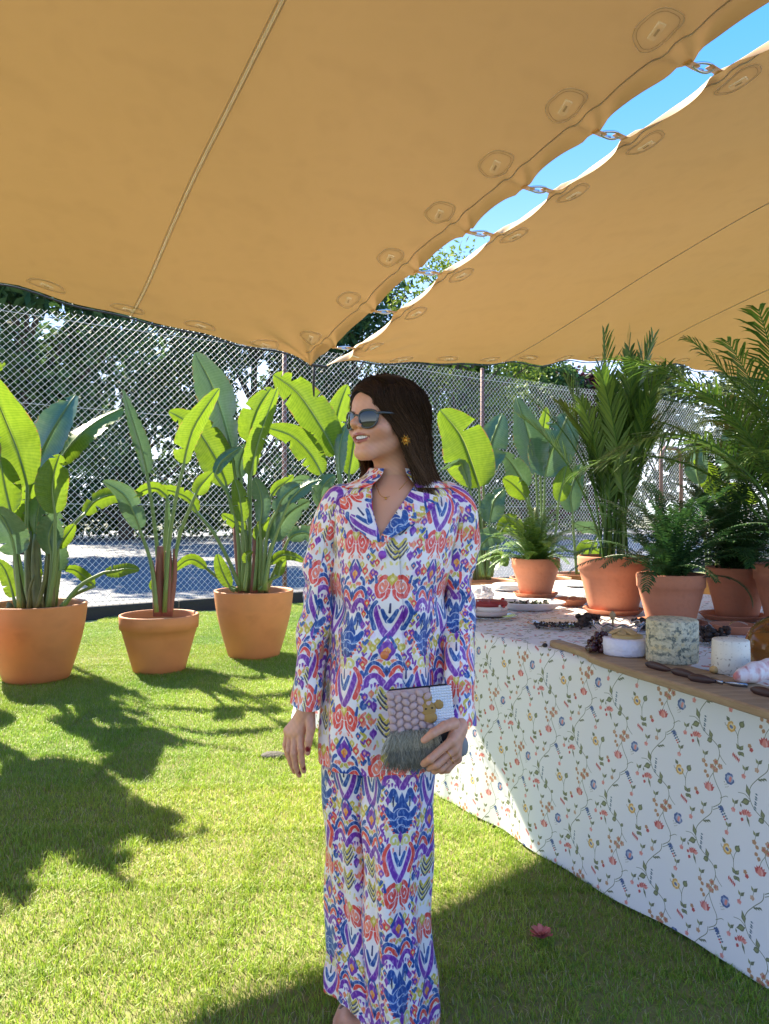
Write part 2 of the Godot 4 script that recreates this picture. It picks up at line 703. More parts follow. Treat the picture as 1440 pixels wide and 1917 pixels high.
const RIDGE := [0.0, 2.51, 0.45, 2.562, 1.054, 2.688, 1.596, 2.798, 2.117, 2.879, 2.593, 2.961, 3.067, 3.027, 3.545, 3.075, 4.5, 3.13, 8.0, 3.16]
const TABS := [0.0, 0.45, 1.054, 1.596, 2.117, 2.593, 3.067, 3.545, 4.05, 4.55, 5.05, 5.6, 6.2, 6.8]


# how far the hem stands back between two tabs: 0 at a tab, 1 midway
func scallop(s: float) -> float:
	for k in TABS.size() - 1:
		if s < TABS[k + 1]:
			return pow(sin(PI * (s - TABS[k]) / (TABS[k + 1] - TABS[k])), 0.8)
	return 0.5


# a point of a canopy: a = metres in from the laced edge, s = metres along it from the low front corner
func canopy(which: int, a: float, s: float) -> Vector3:
	var cut := scallop(s)
	var in_a := a + (0.04 if which == 0 else 0.08) * cut * exp(-a / 0.12) * clampf(s * 4.0, 0, 1)
	var tab_pull := (1.0 - cut) * exp(-a / 0.16)
	var y := soft(RIDGE, s, 0.2) + 0.1 * (1.0 - exp(-a / 0.8)) * (1.0 - exp(-s / 0.9))
	y += 0.022 * cut * exp(-pow((a - 0.05) / 0.05, 2.0)) - 0.03 * exp(-a / 0.03) * cut
	y -= 0.02 * tab_pull
	# puckers running out of each tab
	for k in range(1, 10):
		var ds: float = s - TABS[k]
		var dist := sqrt(ds * ds + a * a)
		if dist < 0.45:
			y += 0.013 * sin(atan2(ds, a + 0.03) * 6.0 + k) * smoothstep(0.0, 0.05, dist) * exp(-pow(dist / 0.17, 2.0))
	y += 0.010 * sin(a * 2.1 + s * 1.3) + 0.007 * sin(a * 4.3 - s * 2.9) + 0.012 * sin(a * 7.0 + s * 2.0) * exp(-s / 0.8)
	var front_wave := 0.012 * sin(a * 9.5) * exp(-s / 0.15)
	# creases running out of the low corner
	var rad := sqrt(a * a + s * s)
	y += 0.014 * sin(atan2(a, s + 0.001) * 13.0) * exp(-pow((rad - 0.35) / 0.35, 2.0))
	if which == 0:
		y += along([0.0, 0.0, 2.2, 0.24, 7.0, 0.5], a) + front_wave
		return Vector3(-0.58 - 0.81 * in_a + 0.49 * s, y, -6.0 + 0.59 * in_a + 0.872 * s)
	y += soft([0.0, 0.0, 1.66, 0.2, 2.92, 0.37, 4.93, 0.55, 7.0, 0.52], a, 0.3) + front_wave
	return Vector3(-0.456 + 0.81 * in_a + 0.49 * s, y, -6.06 - 0.59 * in_a + 0.872 * s)


# a line sewn or laid on the underside of a canopy
func on_canopy(which: int, pts: Array, drop: float, close := false) -> Array:
	var out := []
	for p in pts:
		out.append(canopy(which, p.x, p.y) - Vector3(0, drop, 0))
	if close:
		out.append(out[0])
	return out


func patch(t: Node3D, which: int, a: float, s: float, wide: float, deep: float, across: bool) -> void:
	# rounded reinforcement sewn under the canopy, with double stitching and a loop in the middle
	var outline := []
	for k in 24:
		var q := TAU * k / 24
		var e := Vector2(signf(cos(q)) * pow(absf(cos(q)), 0.7), signf(sin(q)) * pow(absf(sin(q)), 0.7))
		e.x *= 1.0 - 0.33 * (e.y * 0.5 + 0.5)
		outline.append(Vector2(a + e.y * deep, s + e.x * wide) if not across else Vector2(a + e.x * wide, s + e.y * deep))
	var g := Geo.new()
	var mid := g.add(canopy(which, a, s) - Vector3(0, 0.0045, 0))
	for ring in [0.55, 0.97, 1.0]:
		for p in outline:
			var q: Vector2 = Vector2(a, s).lerp(p, ring)
			g.add(canopy(which, q.x, q.y) - Vector3(0, 0.004 if ring < 1.0 else 0.001, 0), q)
	for k in 24:
		g.tri(mid, 1 + (k + 1) % 24, 1 + k)
	g.sheet(1, 3, 24, true)
	var o := part("reinforcement_patch", g.mesh(M.tent_patch), t)
	g = Geo.new()
	for f in [0.99, 0.84]:
		var line := []
		for p in outline:
			line.append(Vector2(a, s).lerp(p, f))
		g.tube(on_canopy(which, line, 0.0045, true), [0.0013], 4, false)
	part("stitching", g.mesh(M.tent_seam), o)
	g = Geo.new()
	var c := canopy(which, a, s)
	var e1 := (canopy(which, a, s + 0.05) - c).normalized()
	var e2 := (canopy(which, a + 0.05, s) - c).normalized()
	if across:
		var e3 := e1
		e1 = e2
		e2 = e3
	var b := Basis(e1, e2, e1.cross(e2).normalized()) * Basis(Vector3(0, 0, 1), 0.25)
	g.box(c - Vector3(0, 0.012, 0), Vector3(0.075, 0.036, 0.006), 0.002, b)
	part("loop_tab", g.mesh(M.tent_patch, true), o)
	g = Geo.new()
	g.box(c - Vector3(0, 0.0165, 0), Vector3(0.03, 0.01, 0.004), 0.001, b)
	part("slot", g.mesh(M.tent_seam, true), o)


func tents() -> void:
	M.tent = mat(Color(0.695, 0.54, 0.36), 0.7, 0.0, 0.46)
	relief(M.tent, 0.02, 1.2, 0.01, 12)
	M.tent.albedo_texture = noise_tex(512, 0.006, [Color(0.965, 0.962, 0.96), Color(1, 1, 1), Color(0.985, 0.985, 0.98)], 3, 14)
	M.tent_patch = mat(Color(0.97, 0.95, 0.92), 0.7, 0.0, 1.8)
	M.tent_seam = mat(lin(0.30, 0.18, 0.085), 0.8, 0.0, 1.0)
	M.strap = mat(lin(0.55, 0.25, 0.06), 0.7, 0.0, 0.6)
	var black := mat(lin(0.02, 0.02, 0.022), 0.7)
	for w in 2:
		var t := thing("tent_canopy", ["large tan stretch tent canopy over the upper left, low corner above the woman", "tan stretch tent canopy at the upper right over the table and palms"][w], "tent")
		var g := Geo.new()
		var na := 64
		var ns := 230
		for i in na + 1:
			for j in ns + 1:
				var a := 7.0 * pow(float(i) / na, 2.1)
				var s := 5.4 * pow(float(j) / ns, 1.12)
				g.add(canopy(w, a, s), Vector2(a, s))
		g.sheet(0, na + 1, ns + 1)
		part("fabric", g.mesh(M.tent), t)
		# seams between the panels of cloth, and the hem line along the laced edge
		for a0 in ([1.4, 4.4] if w == 0 else [1.95, 3.75, 5.6]):
			g = Geo.new()
			var pts := []
			for k in 60:
				pts.append(Vector2(a0, k * 0.09))
			var path := on_canopy(w, pts, 0.002)
			g.tube(path, [0.004 if w else 0.006], 5, false)
			part("seam", g.mesh(M.tent_seam if w else M.tent_patch), t)
			if w == 0:
				g = Geo.new()
				for p in 2:
					var q := []
					for k in 60:
						q.append(Vector2(a0 + 0.011 * (p * 2 - 1), k * 0.09))
					g.tube(on_canopy(w, q, 0.001), [0.0025], 4, false)
				part("stitching", g.mesh(M.tent_seam), t)
		g = Geo.new()
		var hem := []
		for k in 150:
			var s := 0.12 + k * 0.035
			hem.append(Vector2(0.075 + 0.03 * (1.0 - scallop(s)), s))
		g.tube(on_canopy(w, hem, 0.003), [0.0035], 5, false)
		part("seam", g.mesh(M.tent_seam), t)
		g = Geo.new()
		var front := []
		for k in 120:
			front.append(canopy(w, 0.06 * k, 0.0) + Vector3(-0.02, -0.006, -0.03))
		g.tube(front, [0.006], 6)  # thin black line just outside the front edge
		part("edge_line", g.mesh(black), t)
		for k in range(1, 11):
			patch(t, w, 0.21, TABS[k] + (0.0 if w == 0 else -0.03), 0.115, 0.07, false)
			g = Geo.new()
			var e := canopy(w, 0.0, TABS[k])
			var outw := Vector3(0.81, 0, -0.59) * (1.0 if w == 0 else -1.0)
			g.box(e + outw * 0.012, Vector3(0.07, 0.006, 0.034), 0.002, Basis(outw, Vector3.UP, outw.cross(Vector3.UP)))
			part("webbing_tab", g.mesh(M.strap, true), t)
		for k in 9:
			patch(t, w, 0.42 + 0.5 * k + (0.02 if w == 0 else 0.25), 0.13, 0.13, 0.055, true)
		if w == 1:
			g = Geo.new()
			var c := canopy(1, 0.12, 0.2)
			g.box(c - Vector3(0, 0.02, 0), Vector3(0.1, 0.004, 0.05), 0.001, Basis(Vector3(0, 1, 0), 1.1) * Basis(Vector3(1, 0, 0), 0.3))
			part("care_label", g.mesh(mat(lin(0.7, 0.7, 0.68), 0.6), true), t)
	var words := ["nearest the top right corner of the picture", "second from the top right", "third from the top right", "in front of the bare twigs", "above the bright green tree top", "lowest but one, in front of dark leaves", "lowest, just above the low tent corners"]
	for k in 7:
		var s: float = TABS[7 - k]
		var p := canopy(0, 0.0, s)
		var q := canopy(1, 0.0, s)
		var g := Geo.new()
		var ax := (q - p).normalized()
		var up := ax.cross(Vector3(0.49, 0, 0.872)).normalized()
		var sd := ax.cross(up)
		var c := (p + q) * 0.5
		var path := []
		for j in 21:
			var an := TAU * j / 20
			path.append(ax * cos(an) * 0.052 + (sd + up * 0.4).normalized() * sin(an) * (0.018 + 0.006 * cos(an)))
		g.tube(path, [0.0055], 7, false)
		g.tube([ax * 0.02 + sd * 0.02, ax * -0.02 + sd * 0.02], [0.0075], 7)
		lone("carabiner", g.mesh(M.metal), "silver carabiner lacing the two tent canopies together, " + words[k], "carabiner", c, "carabiners along the gap")
	# the strap at the low corners
	var g := Geo.new()
	g.tube(curve([Vector3(-0.597, 2.504, -6), Vector3(-0.545, 2.5, -6.02), Vector3(-0.455, 2.495, -6.06)], 6), [0.012], 6)
	g.tube([Vector3(-0.553, 2.5, -6.02), Vector3(-0.553, 2.433, -6.02), Vector3(-0.558, 2.342, -6.03), Vector3(-0.554, 2.258, -6.03)], [0.012, 0.009, 0.011, 0.006], 6)
	lone("strap", g.mesh(black), "black ratchet strap joining the low corners of the two tents", "strap")


func leaf_texture(shade_tint: bool) -> ImageTexture:
	var w := 128
	var h := 512
	var im := Image.create(w, h, false, Image.FORMAT_RGBA8)
	var n := FastNoiseLite.new()
	n.frequency = 0.02
	n.seed = 3
	var a := Vector3(0.092, 0.178, 0.016) if not shade_tint else Vector3(0.07, 0.14, 0.055)  # second greens carry shade and sky sheen in their colour
	var b := Vector3(0.155, 0.255, 0.027) if not shade_tint else Vector3(0.105, 0.18, 0.085)
	for x in w:
		var u := absf(x / float(w - 1) * 2.0 - 1.0)
		for y in h:
			var vein := 0.5 + 0.5 * sin((y + u * 26.0) * TAU / 12.8 + n.get_noise_2d(x, y) * 2.0)
			var f := 0.3 + 0.5 * vein + 0.5 * n.get_noise_2d(x * 3.0, y)
			var c := a.lerp(b, clampf(f, 0, 1))
			if u < 0.045:
				c = Vector3(0.26, 0.36, 0.10)
			if u > 0.965 and n.get_noise_2d(7.0, y * 2.0) > 0.1:
				c = Vector3(0.2, 0.15, 0.06)
			im.set_pixel(x, y, lin(c.x, c.y, c.z))
	return ImageTexture.create_from_image(im)


# one banana leaf: its stalk, then the blade along its midrib. half = half width in metres, roll = turn of the blade about the midrib (degrees)
func banana_leaf(t: Node3D, m: Material, stalk: Array, rib: Array, half: float, roll0: float, roll1: float, fold := 20.0, torn := 3) -> void:
	var base := t.position
	var g := Geo.new()
	var n := 30
	var mid := curve(rib, n)
	var cuts := {}
	for k in torn:
		cuts["%d %d" % [rng.randi_range(6, 26), rng.randi_range(0, 1)]] = rng.randf_range(0.2, 0.75)
	var rows := [[], []]
	for k in n:
		var x := float(k) / (n - 1)
		var tn: Vector3 = (mid[mini(k + 1, n - 1)] - mid[maxi(k - 1, 0)]).normalized()
		var lp: Vector3 = tn.cross(mid[k]).normalized()
		var np := lp.cross(tn)
		var r := deg_to_rad(lerpf(roll0, roll1, x))
		var lat := lp * cos(r) + np * sin(r)
		var nn := lat.cross(tn).normalized()
		var wide := half * pow(maxf(0.0, sin(PI * pow(x * 0.985 + 0.012, 0.82))), 0.62)
		for s in 2:
			var sg := -1.0 if s == 0 else 1.0
			var fo := deg_to_rad(fold) + 0.12 * sin(x * 7.0 + s * 2.0 + half * 40.0)
			var copies := 2 if cuts.has("%d %d" % [k, s]) else 1
			for c in copies:
				var row := []
				for j in 7:
					var q := j / 6.0
					var d := q * wide
					var off: Vector3 = lat * sg * d * cos(fo) + nn * (d * sin(fo) - q * q * wide * 0.28 + 0.006 * sin(k * 2.3 + s) * q * q)
					if copies == 2:
						var depth: float = cuts["%d %d" % [k, s]]
						var gap := maxf(0.0, q - depth) / (1.0 - depth) * half * 0.16 * (1.0 + 0.5 * sin(k * 5.0))
						off += tn * gap * (-1.0 if c == 0 else 1.0) - nn * gap * (0.8 if c == 0 else -0.3)
					row.append(g.add(mid[k] - base + off, Vector2(0.5 + sg * q * 0.5, x)))
				rows[s].append([row, c])
	for s in 2:
		for k in range(1, rows[s].size()):
			if rows[s][k][1] == 1:
				continue
			for j in 6:
				g.quad(rows[s][k - 1][0][j], rows[s][k][0][j], rows[s][k][0][j + 1], rows[s][k - 1][0][j + 1])
	var o := part("leaf", g.mesh(m), t)
	g = Geo.new()
	var st := curve(stalk, 8)
	var path := []
	var rad := []
	for k in 8:
		path.append(st[k] - base)
		rad.append(lerpf(0.02, 0.013, k / 7.0))
	for k in range(2, n, 3):
		path.append(mid[k] - base)
		rad.append(lerpf(0.010, 0.003, k / float(n)))
	g.tube(path, rad, 7)
	part("stalk", g.mesh(M.stalk), o)


func pot(t: Node3D, r0: float, r1: float, h: float, m: Material, band := 0.0, soil := true) -> void:
	var g := Geo.new()
	var p := [Vector2(0.001, 0.0), Vector2(r0 * 0.93, 0.0), Vector2(r0, r0 * 0.06)]
	if band > 0:
		for k in 5:
			var x := (k + 1) / 5.0
			p.append(Vector2(lerpf(r0, r1 * 0.945, x), lerpf(r0 * 0.06, h - band, x)))
		p += [Vector2(r1 * 0.985, h - band + 0.004), Vector2(r1 * 0.99, h - band * 0.5), Vector2(r1, h - 0.012), Vector2(r1 * 0.99, h - 0.003), Vector2(r1 * 0.97, h)]
	else:
		for k in 9:
			var x := (k + 1) / 9.0
			p.append(Vector2(lerpf(r0, r1, sin(x * PI * 0.5) * 0.72 + x * 0.28), lerpf(r0 * 0.06, h - 0.012, x)))
		p += [Vector2(r1 * 1.004, h - 0.004), Vector2(r1 * 0.99, h)]
	p += [Vector2(r1 * 0.93, h - 0.002), Vector2(r1 * 0.92, h - 0.02), Vector2(r1 * 0.88, h * 0.8), Vector2(r1 * 0.8, h * 0.6)]
	g.lathe(p, 56)
	part("pot", g.mesh(m), t)
	if soil:
		g = Geo.new()
		g.lathe([Vector2(r1 * 0.9, h * 0.84), Vector2(r1 * 0.6, h * 0.87), Vector2(r1 * 0.3, h * 0.86), Vector2(0.001, h * 0.88)], 24, Vector3.ZERO, 0.02)
		part("soil", g.mesh(M.soil), t)


func stems(t: Node3D, list: Array) -> void:
	for s in list:
		var g := Geo.new()
		var path := curve([s[0] - t.position, s[0].lerp(s[1], 0.55) - t.position + Vector3(rng.randf_range(-0.02, 0.02), 0, 0), s[1] - t.position], 7)
		var rad := []
		for k in 7:
			rad.append(lerpf(s[2], s[2] * 0.55, k / 6.0))
		g.tube(path, rad, 9)
		part("stem", g.mesh(M.stem if s.size() < 4 else M.red_stem), t)


func garden_plants() -> void:
	M.leaf = mat(Color.WHITE, 0.36, 0.0, 1.05)
	M.leaf.albedo_texture = leaf_texture(false)
	M.leaf.backlight = Color(1.05, 1.0, 0.8)
	M.leaf_shaded = mat(Color.WHITE, 0.3, 0.0, 0.8)  # greyer copy of the leaf, shade and sky sheen put into its colour
	M.leaf_shaded.albedo_texture = leaf_texture(true)
	M.stalk = mat(lin(0.13, 0.2, 0.05), 0.5)
	M.stem = mat(lin(0.15, 0.17, 0.055), 0.6)
	M.stem.albedo_texture = noise_tex(128, 0.03, [Color(0.6, 0.6, 0.55), Color(1, 1, 1)], 3, 4)
	M.red_stem = mat(lin(0.2, 0.075, 0.05), 0.6)
	var a: Material = M.leaf
	var b: Material = M.leaf_shaded
	# first plant, left edge
	var t := thing("potted_banana_plant", "banana plant in the rounded clay coloured pot cut by the left edge", "potted plant", Vector3(-2.81, 0, -6.2), "large potted plants on the lawn")
	pot(t, 0.25, 0.385, 0.615, M.terracotta)
	banana_leaf(t, a, [Vector3(-2.889, 0.579, -6.2), Vector3(-2.893, 1.054, -6.2), Vector3(-2.885, 1.548, -6.2)], [Vector3(-2.885, 1.568, -6.2), Vector3(-2.958, 1.825, -6.2), Vector3(-3.027, 2.003, -6.2), Vector3(-3.066, 2.207, -6.1), Vector3(-3.083, 2.422, -6)], 0.20, -10, 10, 18, 2)
	banana_leaf(t, b, [Vector3(-2.918, 0.561, -6.35), Vector3(-2.943, 1.047, -6.35), Vector3(-2.963, 1.553, -6.35)], [Vector3(-2.963, 1.584, -6.35), Vector3(-2.847, 1.837, -6.35), Vector3(-2.706, 2.1, -6.35), Vector3(-2.598, 2.334, -6.45)], 0.25, 58, 66, 12, 2)
	banana_leaf(t, a, [Vector3(-2.819, 0.555, -6.4), Vector3(-2.798, 1.249, -6.4), Vector3(-2.727, 1.739, -6.4)], [Vector3(-2.721, 1.759, -6.4), Vector3(-2.574, 1.963, -6.4), Vector3(-2.465, 2.14, -6.6), Vector3(-2.357, 2.286, -6.9)], 0.17, 62, 72, 30, 1)
	banana_leaf(t, a, [Vector3(-2.624, 0.604, -6), Vector3(-2.581, 0.968, -6), Vector3(-2.574, 1.332, -6)], [Vector3(-2.574, 1.341, -6), Vector3(-2.597, 1.504, -6), Vector3(-2.581, 1.657, -6), Vector3(-2.539, 1.8, -6)], 0.135, -12, 10, 22, 2)
	banana_leaf(t, a, [Vector3(-2.881, 0.592, -6.1), Vector3(-2.94, 1.059, -6.1), Vector3(-2.969, 1.331, -6.1)], [Vector3(-2.969, 1.351, -6.1), Vector3(-3.006, 1.506, -6.1), Vector3(-3.033, 1.643, -6.1), Vector3(-3.06, 1.788, -6.1)], 0.13, 25, 0, 20, 3)
	banana_leaf(t, b, [Vector3(-2.829, 0.611, -5.95), Vector3(-2.848, 0.876, -5.95), Vector3(-2.864, 1.009, -5.95)], [Vector3(-2.864, 1.019, -5.95), Vector3(-2.886, 1.142, -5.95), Vector3(-2.943, 1.275, -5.95), Vector3(-3.019, 1.379, -5.95)], 0.15, 20, 30, 10, 1)
	banana_leaf(t, a, [Vector3(-2.875, 0.567, -6.3), Vector3(-2.885, 0.949, -6.3), Vector3(-2.899, 1.11, -6.3)], [Vector3(-2.899, 1.12, -6.3), Vector3(-2.932, 1.29, -6.3), Vector3(-2.919, 1.451, -6.3), Vector3(-2.879, 1.602, -6.3)], 0.125, 10, -15, 15, 3)
	banana_leaf(t, b, [Vector3(-2.655, 0.598, -6.05), Vector3(-2.626, 0.868, -6.05), Vector3(-2.622, 1.003, -6.05)], [Vector3(-2.622, 1.023, -6.05), Vector3(-2.645, 1.138, -6.05), Vector3(-2.616, 1.254, -6.05), Vector3(-2.568, 1.351, -6.05)], 0.115, 30, 10, 20, 2)
	banana_leaf(t, a, [Vector3(-2.513, 0.612, -6), Vector3(-2.375, 0.777, -6), Vector3(-2.193, 0.876, -6)], [Vector3(-2.187, 0.88, -6), Vector3(-2.097, 0.891, -6), Vector3(-2.011, 0.907, -6), Vector3(-1.915, 0.899, -6)], 0.062, 40, 20, 25, 1)
	banana_leaf(t, a, [Vector3(-2.696, 0.559, -6.4), Vector3(-2.594, 0.657, -6.4), Vector3(-2.415, 0.734, -6.4)], [Vector3(-2.419, 0.738, -6.4), Vector3(-2.492, 0.8, -6.4), Vector3(-2.584, 0.865, -6.4), Vector3(-2.68, 0.873, -6.4)], 0.06, 15, 25, 20, 0)
	banana_leaf(t, a, [Vector3(-3.016, 0.567, -6.3), Vector3(-3.032, 0.607, -6.3), Vector3(-3.044, 0.647, -6.3)], [Vector3(-3.044, 0.651, -6.3), Vector3(-3.068, 0.748, -6.3), Vector3(-3.112, 0.868, -6.3), Vector3(-3.177, 0.959, -6.3)], 0.075, 0, 15, 20, 1)
	banana_leaf(t, a, [Vector3(-2.711, 0.583, -6.2), Vector3(-2.662, 0.856, -6.2), Vector3(-2.636, 1.054, -6.2)], [Vector3(-2.636, 1.058, -6.2), Vector3(-2.588, 1.133, -6.2), Vector3(-2.543, 1.193, -6.2), Vector3(-2.501, 1.252, -6.2)], 0.06, 20, 10, 20, 0)
	banana_leaf(t, a, [Vector3(-2.962, 0.559, -6.4), Vector3(-3.064, 1.045, -6.4), Vector3(-3.109, 1.392, -6.4)], [Vector3(-3.105, 1.402, -6.4), Vector3(-3.08, 1.463, -6.4), Vector3(-3.033, 1.514, -6.4), Vector3(-2.966, 1.545, -6.4)], 0.06, 10, 20, 20, 1)
	banana_leaf(t, a, [Vector3(-2.769, 0.557, -6.45), Vector3(-2.717, 0.939, -6.45), Vector3(-2.615, 1.227, -6.45), Vector3(-2.522, 1.33, -6.45)], [Vector3(-2.542, 1.334, -6.5), Vector3(-2.448, 1.444, -6.5), Vector3(-2.282, 1.5, -6.5), Vector3(-2.075, 1.509, -6.6)], 0.10, 25, 45, 30, 2)
	banana_leaf(t, b, [Vector3(-2.855, 0.567, -6.3), Vector3(-2.825, 0.848, -6.3), Vector3(-2.835, 1.049, -6.3)], [Vector3(-2.835, 1.049, -6.3), Vector3(-2.855, 1.19, -6.3), Vector3(-2.845, 1.351, -6.3), Vector3(-2.815, 1.491, -6.3)], 0.13, 40, 20, 15, 2)
	banana_leaf(t, b, [Vector3(-2.725, 0.567, -6.3), Vector3(-2.694, 0.768, -6.3), Vector3(-2.684, 0.868, -6.3)], [Vector3(-2.684, 0.868, -6.3), Vector3(-2.674, 0.949, -6.3), Vector3(-2.678, 1.029, -6.3), Vector3(-2.704, 1.11, -6.3)], 0.09, 30, 20, 15, 1)
	banana_leaf(t, a, [Vector3(-2.889, 0.579, -6.2), Vector3(-2.869, 0.718, -6.2), Vector3(-2.849, 0.777, -6.2)], [Vector3(-2.869, 0.767, -6.2), Vector3(-2.84, 0.827, -6.2), Vector3(-2.81, 0.856, -6.2), Vector3(-2.76, 0.846, -6.2)], 0.06, 30, 20, 15, 0)
	stems(t, [[Vector3(-2.866, 0.572, -6.1), Vector3(-2.936, 1.098, -6.1), 0.032], [Vector3(-2.826, 0.566, -6.15), Vector3(-2.873, 1.193, -6.2), 0.04], [Vector3(-2.745, 0.572, -6.1), Vector3(-2.787, 1.174, -6.15), 0.045], [Vector3(-2.731, 0.56, -6.2), Vector3(-2.701, 1.173, -6.2), 0.036], [Vector3(-2.687, 0.56, -6.2), Vector3(-2.656, 1.094, -6.2), 0.028], [Vector3(-2.719, 0.585, -6), Vector3(-2.621, 1.009, -5.95), 0.02], [Vector3(-2.786, 0.585, -6), Vector3(-2.738, 0.853, -6), 0.014], [Vector3(-2.979, 0.592, -6.1), Vector3(-2.998, 0.621, -6.1), 0.03]])
	# second plant
	t = thing("potted_banana_plant", "slim long stalked banana plant in the banded pot, middle of three", "potted plant", Vector3(-1.916, 0, -6.53), "large potted plants on the lawn")
	pot(t, 0.215, 0.33, 0.485, M.terracotta, 0.12)
	banana_leaf(t, b, [Vector3(-1.909, 0.501, -6.5), Vector3(-1.92, 0.978, -6.5), Vector3(-1.967, 1.392, -6.5), Vector3(-2.009, 1.662, -6.5)], [Vector3(-2.013, 1.672, -6.5), Vector3(-2.044, 1.828, -6.5), Vector3(-2.117, 2.076, -6.5), Vector3(-2.22, 2.387, -6.5)], 0.10, 35, 50, 25, 1)
	banana_leaf(t, a, [Vector3(-1.849, 0.507, -6.45), Vector3(-1.812, 1.083, -6.45), Vector3(-1.746, 1.495, -6.45), Vector3(-1.685, 1.742, -6.45)], [Vector3(-1.685, 1.758, -6.45), Vector3(-1.658, 1.886, -6.45), Vector3(-1.586, 2.091, -6.45), Vector3(-1.388, 2.39, -6.45)], 0.14, -35, -20, 35, 1)
	banana_leaf(t, b, [Vector3(-1.9, 0.514, -6.4), Vector3(-1.941, 0.902, -6.4), Vector3(-2.039, 1.198, -6.4)], [Vector3(-2.039, 1.212, -6.4), Vector3(-2.094, 1.351, -6.4), Vector3(-2.176, 1.494, -6.4), Vector3(-2.349, 1.606, -6.4)], 0.12, -15, 20, 38, 2)
	banana_leaf(t, a, [Vector3(-1.826, 0.501, -6.5), Vector3(-1.754, 1.081, -6.5), Vector3(-1.66, 1.351, -6.5), Vector3(-1.598, 1.496, -6.5)], [Vector3(-1.598, 1.5, -6.5), Vector3(-1.567, 1.558, -6.5), Vector3(-1.515, 1.62, -6.5), Vector3(-1.457, 1.687, -6.5)], 0.085, 20, 0, 30, 0)
	banana_leaf(t, a, [Vector3(-1.928, 0.488, -6.6), Vector3(-1.892, 1.035, -6.6), Vector3(-1.867, 1.477, -6.6)], [Vector3(-1.867, 1.481, -6.6), Vector3(-1.96, 1.551, -6.6), Vector3(-2.065, 1.536, -6.6), Vector3(-2.16, 1.467, -6.6)], 0.07, 30, 20, 30, 2)
	banana_leaf(t, a, [Vector3(-1.93, 0.501, -6.5), Vector3(-1.947, 0.625, -6.5), Vector3(-1.959, 0.687, -6.5)], [Vector3(-1.959, 0.691, -6.5), Vector3(-1.967, 0.729, -6.5), Vector3(-1.951, 0.77, -6.5), Vector3(-1.92, 0.808, -6.5)], 0.03, 10, 10, 20, 0)
	banana_leaf(t, b, [Vector3(-1.861, 0.475, -6.7), Vector3(-1.861, 0.859, -6.7), Vector3(-1.904, 1.137, -6.7)], [Vector3(-1.9, 1.148, -6.7), Vector3(-1.895, 1.308, -6.7), Vector3(-1.9, 1.436, -6.7), Vector3(-1.912, 1.522, -6.7)], 0.03, 30, 30, 40, 0)
	stems(t, [[Vector3(-1.899, 0.47, -6.5), Vector3(-1.899, 1.06, -6.5), 0.05, 1], [Vector3(-1.847, 0.47, -6.5), Vector3(-1.83, 1.019, -6.5), 0.045, 1], [Vector3(-1.93, 0.47, -6.5), Vector3(-1.96, 0.939, -6.45), 0.03, 1], [Vector3(-1.826, 0.47, -6.5), Vector3(-1.774, 1.04, -6.5), 0.03, 1]])
	# third plant
	t = thing("potted_banana_plant", "bushy banana plant with one tall blue green leaf, in the pot beside the woman's sleeve", "potted plant", Vector3(-1.218, 0, -7.16), "large potted plants on the lawn")
	pot(t, 0.234, 0.365, 0.625, M.terracotta)
	banana_leaf(t, b, [Vector3(-1.311, 0.616, -7.2), Vector3(-1.345, 1.236, -7.2), Vector3(-1.426, 1.856, -7.2)], [Vector3(-1.426, 1.879, -7.2), Vector3(-1.529, 2.269, -7.2), Vector3(-1.633, 2.568, -7.2), Vector3(-1.78, 2.839, -7.2)], 0.26, 52, 40, 14, 2)
	banana_leaf(t, a, [Vector3(-1.306, 0.606, -7.3), Vector3(-1.294, 1.351, -7.3), Vector3(-1.287, 2.003, -7.3)], [Vector3(-1.287, 2.021, -7.3), Vector3(-1.259, 2.166, -7.3), Vector3(-1.19, 2.352, -7.3), Vector3(-1.073, 2.534, -7.3)], 0.15, -10, 10, 18, 3)
	banana_leaf(t, a, [Vector3(-1.248, 0.626, -7.1), Vector3(-1.243, 1.238, -7.1), Vector3(-1.238, 1.668, -7.1)], [Vector3(-1.238, 1.686, -7.1), Vector3(-1.202, 1.872, -7.1), Vector3(-1.123, 2.143, -7.1), Vector3(-0.989, 2.501, -7.1)], 0.13, -42, -30, 30, 1)
	banana_leaf(t, a, [Vector3(-1.325, 0.61, -7.15), Vector3(-1.375, 1.123, -7.15), Vector3(-1.473, 1.579, -7.15)], [Vector3(-1.466, 1.602, -7.15), Vector3(-1.576, 1.853, -7.15), Vector3(-1.758, 2.126, -7.15), Vector3(-2.009, 2.286, -7.15)], 0.19, -5, 25, 30, 4)
	banana_leaf(t, b, [Vector3(-1.133, 0.641, -6.95), Vector3(-1.121, 1.018, -6.95), Vector3(-1.128, 1.24, -6.95)], [Vector3(-1.128, 1.244, -6.95), Vector3(-1.11, 1.384, -6.95), Vector3(-1.128, 1.528, -6.95), Vector3(-1.181, 1.661, -6.95)], 0.10, 40, 20, 20, 1)
	banana_leaf(t, a, [Vector3(-1.297, 0.636, -7), Vector3(-1.286, 1.016, -7), Vector3(-1.297, 1.25, -7)], [Vector3(-1.297, 1.261, -7), Vector3(-1.308, 1.395, -7), Vector3(-1.33, 1.529, -7), Vector3(-1.368, 1.652, -7)], 0.085, 10, 0, 22, 2)
	banana_leaf(t, b, [Vector3(-1.091, 0.647, -6.9), Vector3(-1.058, 1.131, -6.9), Vector3(-0.97, 1.351, -6.9)], [Vector3(-0.97, 1.355, -6.9), Vector3(-0.926, 1.461, -6.9), Vector3(-0.838, 1.549, -6.9), Vector3(-0.761, 1.593, -6.9)], 0.10, 20, 40, 20, 1)
